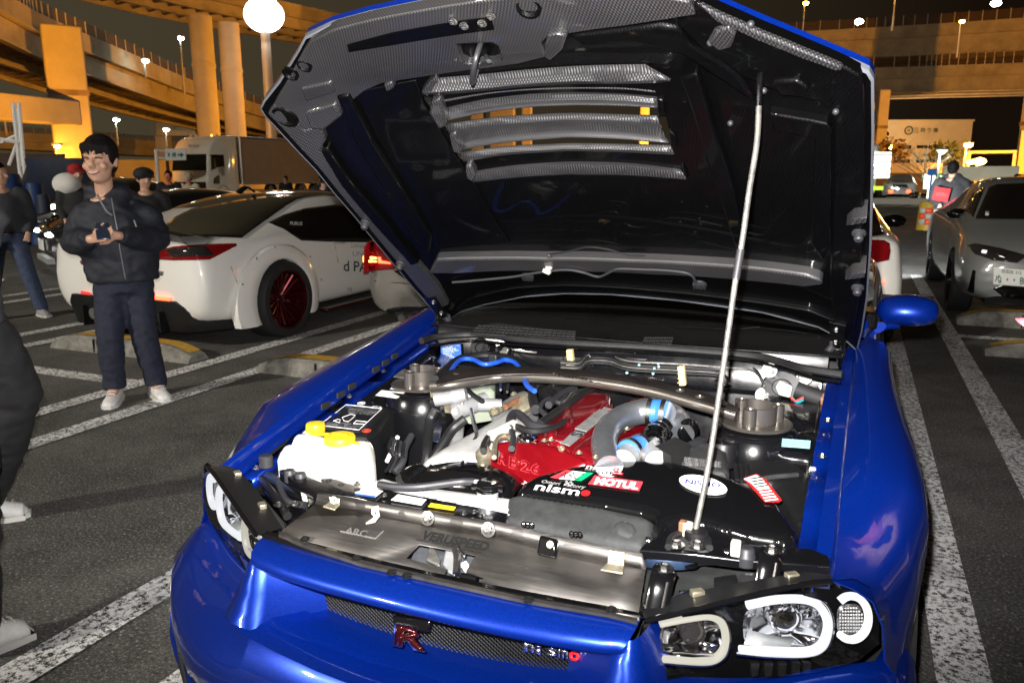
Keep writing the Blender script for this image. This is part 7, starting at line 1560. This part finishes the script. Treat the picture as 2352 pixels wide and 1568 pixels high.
b = MB(); b.prism([LQ(wid_+.5, 1.5, .2), LQ(wid_+1.4, 1.5, .2), LQ(wid_+1.4, 1.5, 2.5), LQ(wid_+.5, 1.5, 2.5)], sd*.3)
tag(b.build('vending_machine', 'panel_white', bevel=.03), 'bright white lit panel standing left of the lorry cab', 'lit panel')
# ================================================================== people
def remesh(o, vox, sm=6):
    md = o.modifiers.new('r', 'REMESH'); md.mode = 'VOXEL'; md.voxel_size = vox; md.use_smooth_shade = True
    md = o.modifiers.new('s', 'SMOOTH'); md.iterations = sm; md.factor = .5
    return bake(o)
def fold(o, amp, freq, zs=1.0, seed=0.0):
    from mathutils import noise
    for v in o.data.vertices:
        q = V(v.co.x*freq+seed, v.co.y*freq, v.co.z*freq*zs); n = noise.noise(q)+.5*noise.noise(q*2.1); n = 1-2*abs(n)
        v.co += v.normal*amp*(n-.4)
def dist_seed(t): return sum(map(ord, t)) % 97
def human(label, Tf, J, cl, sc=1.0, vox=.012, cat='person', face=None, hair=True, group=None, details=True):
    """Tf: joint coordinates (right in picture, up, away) in metres -> world; J: joints; cl: materials of the clothes"""
    c = thing('person', label, cat, tuple(Tf(J['pel'][0], 0, J['pel'][2])), group)
    g = lambda k: Tf(*J[k]); s = sc
    Fd = (Tf(0, 0, -1)-Tf(0, 0, 0)).normalized(); Xd = (Tf(1, 0, 0)-Tf(0, 0, 0)).normalized()
    hd = g('head'); hz = J.get('hz', 0.0); hf = (Fd*math.cos(hz)+Xd*math.sin(hz)).normalized(); hx = V(0, 0, 1).cross(hf)*-1
    hx = hf.cross(V(0, 0, 1)); hx = hx if hx.dot(Xd) > 0 else -hx
    HM = Matrix((hx, -hf, V(0, 0, 1))).transposed()   # local x right, y back, z up
    hs = J.get('hs', 1.0)
    hp = lambda x, y, z: hd+HM@V(x*s*hs, y*s*hs, z*s*hs)
    b = MB()
    b.ball(hp(0, .008, .03), (.077*s*hs, .092*s*hs, .098*s*hs), 20, 14, HM); b.ball(hp(0, -.020, -.045), (.060*s*hs, .068*s*hs, .075*s*hs), 18, 12, HM); b.ball(hp(0, -.048, -.088), (.034*s*hs, .03*s*hs, .026*s*hs), 12, 8, HM)
    b.tube([hp(0, -.083, .015), hp(0, -.100, -.012), hp(0, -.108, -.03)], [.010*s*hs, .014*s*hs, .017*s*hs], 8); b.ball(hp(0, -.098, -.032), (.021*s*hs, .012*s*hs, .010*s*hs), 10, 6, HM)
    for e in (-1, 1):
        b.ball(hp(.078*e, .012, -.005), (.012*s*hs, .022*s*hs, .034*s*hs), 10, 8, HM); b.ball(hp(.038*e, -.062, -.03), (.028*s*hs, .024*s*hs, .022*s*hs), 10, 6, HM); b.tube([hp(.016*e, -.084, .028), hp(.052*e, -.072, .030)], .009*s*hs, 6)
    b.tube([hp(0, .012, -.06), g('neck')], [.052*s, .056*s], 14)
    b.tube([g('neck'), g('chest'), g('pel')], [.09*s, .13*s, .13*s], 14)
    for e in ('l', 'r'):
        b.tube([g('sh'+e), g('el'+e), g('wr'+e)], [.05*s, .038*s, .027*s], 10); b.tube([g('hip'+e), g('kn'+e), g('an'+e)], [.075*s, .05*s, .036*s], 12)
        b.tube([g('an'+e), g('an'+e)+(g('toe'+e)-g('an'+e))*.7], .035*s, 8)
        w = g('wr'+e); h = g('ha'+e); d = (h-w).normalized(); pn_ = J.get('pn'+e); nrm = (Tf(*pn_)-Tf(0, 0, 0)).normalized() if pn_ else Fd; sdv = d.cross(nrm).normalized(); cu = J.get('curl'+e, .5)
        b.tube([w, w+d*.085*s], [.028*s, .036*s], 8, flat=.55) if False else b.loft([[w+d*t*s+(sdv*math.cos(a)*rw+nrm*math.sin(a)*rt)*s for a in [2*math.pi*k/10 for k in range(10)]] for t, rw, rt in ((-.01, .026, .022), (.02, .034, .018), (.06, .042, .016), (.088, .040, .013))], True, True)
        if details:
            for k, (off, L) in enumerate(((-.030, .068), (-.010, .076), (.010, .072), (.029, .056))):
                p0 = w+d*.080*s+sdv*off*s; d1 = (d*math.cos(cu*.6)+nrm*math.sin(cu*.6)); d2 = (d*math.cos(cu*1.5)+nrm*math.sin(cu*1.5)); d3 = (d*math.cos(cu*2.2)+nrm*math.sin(cu*2.2))
                p1 = p0+d1*L*.45*s; p2 = p1+d2*L*.33*s; p3 = p2+d3*L*.25*s; b.tube([p0-d*.015*s, p0, p1, p2, p3], [.0095*s, .0095*s, .0085*s, .008*s, .006*s], 7)
            th = J.get('th'+e, 1); p0 = w+d*.025*s+sdv*.030*th*s; b.tube([p0, p0+(d*.7+sdv*.7*th+nrm*.2)*.035*s, p0+(d*1.0+sdv*.55*th+nrm*.4)*.068*s], [.013*s, .011*s, .008*s], 7)
    body = b.build('body', 'skin', c); remesh(body, vox*.62, 3)
    if hair:
        b = MB(); 
        b.ball(hp(0, .018, .050), (.086*s*hs, .094*s*hs, .090*s*hs), 20, 12, HM)
        for e in (-1, 1): b.ball(hp(.066*e, .012, .03), (.022*s*hs, .055*s*hs, .055*s*hs), 10, 8, HM)
        b.ball(hp(0, .07, -.01), (.066*s*hs, .04*s*hs, .07*s*hs), 12, 8, HM)
        rnd = random.Random(5)
        if details:
            for k in range(26):
                x = -.066+.132*k/25+rnd.uniform(-.004, .004); L = rnd.uniform(.028, .052); b.tube([hp(x, -.060+abs(x)*.35, .104-abs(x)*.3), hp(x*1.06+.004, -.094+abs(x)*.55, .080-abs(x)*.2), hp(x*1.04+.008, -.098+abs(x)*.6, .080-L-abs(x)*.2)], [.012*s*hs, .009*s*hs, .003*s*hs], 6)
        h_ = b.build('hair', cl.get('hair', 'hair_black'), c)
        if details: remesh(h_, .005*s*hs, 1)
    if details:
        for e in (-1, 1):
            b = MB(); b.tube([hp(.016*e, -.0885, .0105), hp(.032*e, -.0885, .014), hp(.050*e, -.078, .0095)], .0032*s*hs, 6); b.build('eye', 'eye_dark', c)
            b = MB(); b.tube([hp(.014*e, -.094, .033), hp(.032*e, -.090, .038), hp(.054*e, -.076, .033)], .0042*s*hs, 6, flat=.6); b.build('eyebrow', 'hair_black', c)
        b = MB(); b.tube([hp(-.030, -.078, -.056), hp(-.015, -.091, -.066), hp(.0, -.094, -.068), hp(.015, -.091, -.066), hp(.030, -.078, -.056)], .0075*s*hs, 8, 2, flat=.7); b.build('mouth', 'lips', c)
        b = MB(); b.tube([hp(-.022, -.088, -.058), hp(0, -.1005, -.064), hp(.022, -.088, -.058)], .0042*s*hs, 6, 3, flat=.7); b.build('teeth', 'teeth', c)
    j = cl['jacket']; b = MB(); wd = J.get('wide', .20)*s
    hem = Vector(J['hem']) if 'hem' in J else None
    pts = [g('neck')+V(0, 0, -.03*s), g('chest')+V(0, 0, .10*s), g('chest'), g('pel')+V(0, 0, .14*s), g('pel')+V(0, 0, J.get('hemz', .02))]
    rows = []
    for p, rx, ry in zip(pts, J.get('trx', (.10, .20, .215, .205, .20)), J.get('trY', (.09, .13, .15, .145, .14))):
        rows.append([p+Xd*rx*s*math.cos(a)+Fd*ry*s*math.sin(a) for a in [2*math.pi*k/22 for k in range(22)]])
    b.loft(rows, True, True)
    for e in ('l', 'r'): b.tube([g('sh'+e)*.7+g('neck')*.3-V(0, 0, .02), g('sh'+e), g('sh'+e).lerp(g('el'+e), .5), g('el'+e), g('el'+e).lerp(g('wr'+e), .6), g('wr'+e).lerp(g('el'+e), .06)], [a*s for a in J.get('arm', (.085, .085, .078, .068, .058, .043))], 14, 2)
    if J.get('hood', 0): 
        b.tube([g('neck')+Xd*-.085*s+V(0, 0, .02), g('neck')+Fd*-.10*s+V(0, 0, .035), g('neck')+Xd*.095*s+V(0, 0, .03), g('neck')+Fd*.07*s+Xd*.02+V(0, 0, -.05)], .058*s, 12, 4); b.ball(g('neck')+Fd*-.13*s+V(0, 0, -.02), (.14*s, .07*s, .11*s), 14, 10, HM)
    ja = b.build('jacket', j, c); remesh(ja, vox, 4)
    if vox < .017: fold(ja, .010*s, 7.0/s, 1.5, dist_seed(label))
    b = MB()
    b.loft([[g('pel')+V(0, 0, z*s)+Xd*.165*s*k*math.cos(a)+Fd*.125*s*k*math.sin(a) for a in [2*math.pi*q/20 for q in range(20)]] for z, k in ((.10, 1), (0, 1.03), (-.08, .98))], True, True)
    for e in ('l', 'r'): b.tube([g('hip'+e)+V(0, 0, .04), g('hip'+e), g('kn'+e), g('an'+e)+V(0, 0, .05*s), g('an'+e)+V(0, 0, -.015*s)], [a*s for a in J.get('leg', (.10, .100, .080, .072, .074))], 14, 2)
    tro = b.build('trousers', cl['trousers'], c); remesh(tro, vox, 3)
    if vox < .017: fold(tro, .007*s, 8.0/s, 1.7, dist_seed(label))
    for e in ('l', 'r'):
        a = g('an'+e); t_ = g('toe'+e); d = (t_-a); d.z = 0; L = d.length; d.normalize(); sv = V(-d.y, d.x, 0); z0_ = J.get('foot'+e, 0.0); base = V(a.x, a.y, z0_)
        b = MB(); rows = []
        for t, w_, h_ in ((-.085, .02, .05), (-.07, .034, .075), (-.03, .038, .095), (.03, .040, .085), (.09, .047, .062), (.15, .048, .045), (L-.02, .038, .035), (L, .02, .022)):
            rows.append([base+d*t*s+sv*w_*s*x+V(0, 0, (.015+(h_-.0)*z)*s) for x, z in ((-1, 0), (-1.02, .35), (-.75, .8), (-.25, 1), (.25, 1), (.75, .8), (1.02, .35), (1, 0))])
        b.loft(rows, True, True); sh = b.build('shoe', cl['shoe'], c, sub=1)
        b = MB(); b.loft([[base+d*t*s+sv*w_*1.05*s*x+V(0, 0, z) for x, z in ((-1, .001), (-1, .022), (1, .022), (1, .001))] for t, w_ in ((-.09, .022), (-.07, .036), (-.03, .040), (.03, .042), (.09, .049), (.15, .050), (L-.02, .040), (L+.006, .02))], True, True); b.build('sole', cl.get('sole', 'sole'), sh)
        if details:
            b = MB()
            for k in range(4): q = base+d*(.03+.025*k)*s+V(0, 0, (.108-.011*k)*s); b.tube([q-sv*.026*s, q+V(0, 0, .006), q+sv*.026*s], .0035*s, 5)
            b.build('laces', cl['shoe'], sh)
    return c, hp, body
def pxframe(u0, dist):
    """joint frame for a figure at horizontal distance dist: right, up, away in metres, x measured from picture column u0"""
    p = far(u0, 402, dist); q = V(p.x, p.y, 0); f = V(p.x-CX, p.y-CY, 0).normalized(); r = V(f.y, -f.x, 0)
    return lambda x, z, y: q+r*x+f*y+V(0, 0, z)
def mk(u0, dist, table):
    """picture points (u, v, depth offset) -> joint coordinates"""
    out = {}
    p0 = far(u0, 402, dist); f = V(p0.x-CX, p0.y-CY, 0).normalized(); r = V(f.y, -f.x, 0); q = V(p0.x, p0.y, 0)
    for k, v in table.items():
        if isinstance(v, tuple) and k in JN:
            dd = ray(v[0], v[1]); p = EYE+dd*((dist+v[2])/dd.xy.dot(f.xy)); w = p-q; out[k] = (w.dot(r), p.z, w.dot(f))
        else: out[k] = v
    return out
JN = {'head', 'neck', 'chest', 'pel', 'shl', 'shr', 'ell', 'elr', 'wrl', 'wrr', 'hal', 'har', 'hipl', 'hipr', 'knl', 'knr', 'anl', 'anr', 'toel', 'toer'}
# standing man in navy ('l' is the left side of the picture)
Jm = mk(250, 5.62, dict(head=(229, 369, -.05), neck=(242, 452, .0), chest=(262, 535, 0), pel=(283, 640, 0), shl=(203, 492, .02), shr=(332, 492, .02), ell=(172, 556, -.02), elr=(362, 548, -.02), wrl=(209, 549, -.30), wrr=(268, 541, -.30), hal=(245, 540, -.34), har=(224, 540, -.35), hipl=(253, 655, 0), hipr=(315, 655, 0), knl=(253, 775, -.03), knr=(332, 775, -.02), anl=(264, 888, .02), anr=(358, 880, .02), toel=(248, 945, -.17), toer=(384, 928, -.16), hz=-.42, hs=1.16, hood=1, hemz=-.01, wide=.24, trx=(.11, .195, .212, .222, .212), trY=(.10, .14, .16, .16, .15), arm=(.085, .092, .090, .084, .068, .048), leg=(.10, .100, .082, .070, .072), pnl=(0, .5, -1), pnr=(0, .3, 1), curll=.55, curlr=.35, thl=-1, thr=1, footl=0, footr=0))
fm_ = pxframe(250, 5.62)
man, hp, mbody = human('smiling man in navy hooded jacket and white trainers holding a phone', fm_, Jm, dict(jacket='jacket_navy', trousers='denim_dark', shoe='shoe_white'), 1.0, .014)
b = MB(); p = fm_(*Jm['chest'])
G = lambda u, v, d: EYE+ray(u, v)*((5.62+d)/ray(u, v).xy.dot(V(fm_(0, 0, 1).x-fm_(0, 0, 0).x, fm_(0, 0, 1).y-fm_(0, 0, 0).y, 0).xy))
b.tube([G(u, v, d) for u, v, d in ((256, 455, -.15), (262, 490, -.185), (270, 530, -.20), (276, 575, -.20), (288, 640, -.18))], .0035, 5); b.build('zip', 'zip_metal', man)
for pts in (((232, 510), (236, 540)), ((308, 506), (322, 545))): b = MB(); b.tube([G(pts[0][0], pts[0][1], -.185), G(pts[1][0], pts[1][1], -.19)], .005, 5); b.build('pocket_zip', 'zip_metal' if pts[0][0] > 300 else 'cloth_black', man)
b = MB(); b.tube([G(u, v, d) for u, v, d in ((223, 446, -.14), (232, 464, -.155), (245, 486, -.17), (258, 495, -.18))], .006, 6); b.build('collar_cord', 'zip_metal', man)
b = MB(); b.box(G(236, 531, -.36), (.075, .012, .15), Matrix.Rotation(YAW+.5, 3, 'Z')@Matrix.Rotation(R(-55), 3, 'X')); tag(b.build('phone', 'phone_case', bevel=.008), 'dark smartphone held in both hands by the man in navy', 'phone')
# walker at the left edge, only arm, legs and white trainers in the picture
Jl = mk(-30, 3.45, dict(head=(-210, 250, 0), neck=(-200, 345, 0), chest=(-195, 480, 0), pel=(-150, 690, 0), shl=(-270, 430, 0), shr=(-115, 440, .0), ell=(-310, 600, 0), elr=(-24, 505, .05), wrl=(-290, 700, -.2), wrr=(-100, 640, -.08), hal=(-270, 740, -.25), har=(-130, 690, -.12), hipl=(-180, 715, -.05), hipr=(-85, 730, .08), knl=(-80, 1010, -.35), knr=(38, 905, .18), anl=(-62, 1440, -.72), anr=(-36, 1170, .42), toel=(78, 1530, -.66), toer=(74, 1222, .40), hz=1.2, leg=(.12, .12, .095, .078, .075), hemz=-.10))
human('walker in black trousers and white trainers, cut off by the left edge', pxframe(-30, 3.45), Jl, dict(jacket='cloth_charcoal', trousers='cloth_black', shoe='shoe_white'), 1.0, .014)
# stock standing figure for the people farther back
def stand(label, u, dist, vh, cl, hz=0.0, vfoot=None, step=0.0, hood=0, details=False, back=False, group='people in the car park', wide=1.0, h=1.70):
    zh = far(u, vh, dist).z if vh is not None else h; s_ = zh/1.70
    J = dict(head=(0, 1.57*s_, 0), neck=(0, 1.42*s_, .01), chest=(0, 1.22*s_, 0), pel=(0, .92*s_, 0), shl=(-.19*s_, 1.36*s_, 0), shr=(.19*s_, 1.36*s_, 0), ell=(-.25*s_, 1.10*s_, .03), elr=(.25*s_, 1.10*s_, .03), wrl=(-.20*s_, .93*s_, -.12), wrr=(.20*s_, .93*s_, -.12), hal=(-.18*s_, .86*s_, -.15), har=(.18*s_, .86*s_, -.15), hipl=(-.09*s_, .88*s_, 0), hipr=(.09*s_, .88*s_, 0), knl=(-.10*s_-step*.5, .48*s_, -.02), knr=(.10*s_+step*.5, .48*s_, -.02), anl=(-.11*s_-step, .08*s_, .02), anr=(.11*s_+step, .08*s_, .02), toel=(-.13*s_-step*1.1, 0, -.14), toer=(.13*s_+step*1.3, 0, -.14), hz=hz, hood=hood, trx=tuple(a*wide for a in (.10, .19, .205, .20, .195)))
    if back: J.update(wrl=(-.12*s_, 1.0*s_, -.2), wrr=(.12*s_, 1.0*s_, -.2), toel=(-.16*s_, 0, .14), toer=(.16*s_, 0, .14), anl=(-.11*s_, .08*s_, -.02), anr=(.11*s_, .08*s_, -.02))
    return human(label, pxframe(u, dist), J, cl, s_, .02 if dist < 25 else .035, details=details, group=group)
stand('blurred walker in dark jacket and jeans with grey trainers at the left edge', -4, 9.6, 372, dict(jacket='cloth_charcoal', trousers='cloth_jeans', shoe='shoe_grey'), .9, step=.12)
rc, hpx, _ = stand('person in a red cap and white fur hood behind the man in navy', 176, 12.2, 378, dict(jacket='cloth_black', trousers='cloth_grey', shoe='shoe_grey'), .3)
b = MB(); b.ball(hpx(0, .01, .06), (.10, .11, .085), 14, 8); b.tube([hpx(0, -.07, .05), hpx(0, -.16, .045)], .07, 10, flat=.25); b.build('cap', 'cloth_red', rc)
b = MB(); b.ball(hpx(-.12, .06, -.14), (.20, .16, .15), 16, 10); b.build('fur_hood', 'fur_white', rc)
dk_, hpx, _ = stand('dark haired man in black half hidden behind the shoulder of the man in navy', 330, 10.0, 388, dict(jacket='cloth_black', trousers='cloth_black', shoe='shoe_grey'), .4)
b = MB(); b.ball(hpx(0, .0, .07), (.105, .115, .075), 14, 8); b.tube([hpx(0, -.06, .055), hpx(0, -.15, .045)], .07, 10, flat=.25); b.build('cap', 'cloth_black', dk_)
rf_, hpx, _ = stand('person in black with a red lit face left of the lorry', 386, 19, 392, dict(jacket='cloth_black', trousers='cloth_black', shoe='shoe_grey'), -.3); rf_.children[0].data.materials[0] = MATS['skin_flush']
bp2, hpx, _ = stand('person in a cream jacket and knitted hat in front of the lorry', 431, 20, 397, dict(jacket='cloth_cream', trousers='cloth_black', shoe='shoe_grey'), -1.0)
b = MB(); b.ball(hpx(0, .02, .055), (.095, .105, .095), 14, 8); b.build('knitted_hat', 'cloth_beige', bp2)
stand('small dark figure in front of the brown lorry box', 655, 30, 404, dict(jacket='cloth_black', trousers='cloth_black', shoe='shoe_grey'), -.8)
stand('person in a black hooded coat behind the roof of the white coupe', 744, 12.5, 392, dict(jacket='cloth_black', trousers='cloth_black', shoe='shoe_grey'), 3.0, hood=1, wide=1.3)
rs, hpx, _ = stand('man seen from behind in a grey hooded top with a red square on the back', 2188, 14.4, 370, dict(jacket='cloth_charcoal', trousers='cloth_black', shoe='cloth_black'), 3.0, hood=1, back=True, wide=1.15)
fr_ = pxframe(2188, 14.4)
zc_ = lambda v: CH+14.2*(402-v)/1790; xs_ = lambda u: (u-2188)/FPX*14.2
b = MB(); b.prism([fr_(xs_(2156), zc_(452), -.215), fr_(xs_(2184), zc_(456), -.215), fr_(xs_(2188), zc_(430), -.205), fr_(xs_(2160), zc_(426), -.205)], (fr_(0, 0, -1)-fr_(0, 0, 0))*.006); b.build('back_print', 'cloth_red', rs)
text('lettering', 'OTTO', 'engrave_red', rs, fr_(xs_(2162), zc_(444), -.224), fr_(xs_(2182), zc_(446), -.224), fr_(xs_(2163), zc_(437), -.221))
for i, (u, d_, vh) in enumerate(((2098, 44, 436), (2110, 46, 434), (2126, 43, 437), (2138, 45, 433))):
    stand('tiny dark figure %s by the bare tree beyond the kerb' % ('nearest the white saloon', 'under the twigs', 'beside the shrub', 'next to the lit screen')[i], u, d_, vh, dict(jacket='cloth_black', trousers='cloth_black', shoe='cloth_black'), .4*i)
stand('dark haired head above the roof of the grey saloon at the right edge', 2338, 22, 400, dict(jacket='cloth_black', trousers='cloth_black', shoe='shoe_grey'), .5)
p = far(2133, 430, 44); b = MB(); b.box((p.x, p.y, 1.1), (.5, .1, .7), Matrix.Rotation(YAW, 3, 'Z')); b.box((p.x, p.y, .4), (.08, .08, .8)); tag(b.build('lit_screen', 'panel_white', bevel=.02), 'small white lit screen among the far figures', 'screen')
b = MB(); q0 = far(2130, 402, 25); pa_ = far(2140, 402, 25); b.box((pa_.x, pa_.y, CH+25*(402-398)/1790), (.22, .06, .18), Matrix.Rotation(YAW, 3, 'Z')); b.tube([V(pa_.x, pa_.y, 0), V(pa_.x, pa_.y, 1.6)], .03, 6); tag(b.build('blue_sign', 'sign_blue', bevel=.01), 'small blue sign left of the hooded man', 'sign')
# child with a pink cap at the right edge: the brim pokes into the picture
kq = EYE+ray(2500, 752)*1.62
kz = kq.z; fk = V(kq.x-CX, kq.y-CY, 0).normalized(); rk = V(fk.y, -fk.x, 0); k0 = V(kq.x, kq.y, 0); sk_ = (kz-.02)/1.57
Tk = lambda x, z, y: k0+rk*x+fk*y+V(0, 0, z)
Jk = dict(head=(0, 1.57*sk_, 0), neck=(.09, 1.44*sk_, .01), chest=(.26, 1.26*sk_, 0), pel=(.42, .92*sk_, 0), shl=(.20, 1.38*sk_, .12), shr=(.22, 1.38*sk_, -.12), ell=(.28, 1.10*sk_, .18), elr=(.30, 1.10*sk_, -.16), wrl=(.24, .90*sk_, .16), wrr=(.26, .90*sk_, -.14), hal=(.22, .82*sk_, .15), har=(.24, .82*sk_, -.13), hipl=(.42, .88*sk_, .07), hipr=(.42, .88*sk_, -.07), knl=(.36, .48*sk_, .07), knr=(.38, .48*sk_, -.07), anl=(.42, .08*sk_, .07), anr=(.44, .08*sk_, -.07), toel=(.28, 0, .07), toer=(.30, 0, -.07), hz=-1.45)
kid, hpx, _ = human('child in a pink cap whose brim pokes in at the right edge', Tk, Jk, dict(jacket='cloth_dim', trousers='cloth_jeans', shoe='shoe_white'), sk_, .016, details=False)
b = MB(); b.ball(hpx(0, .012, .060), (.092, .104, .072), 20, 10, Matrix((fk, rk, V(0, 0, 1))).transposed()); b.build('cap', 'cloth_pink', kid)
b = MB(); rows = []
for t in (0, .35, .7, 1): rows.append([hpx(x*(1-.25*t*t), -.075-.105*t+.05*(x/.075)**2*(1-t*.2), .052-.012*t-.028*(x/.075)**2) for x in (-.078, -.06, -.03, 0, .03, .06, .078)])
b.loft(rows); b.build('cap_brim', 'cloth_pink', kid, solid=.004)
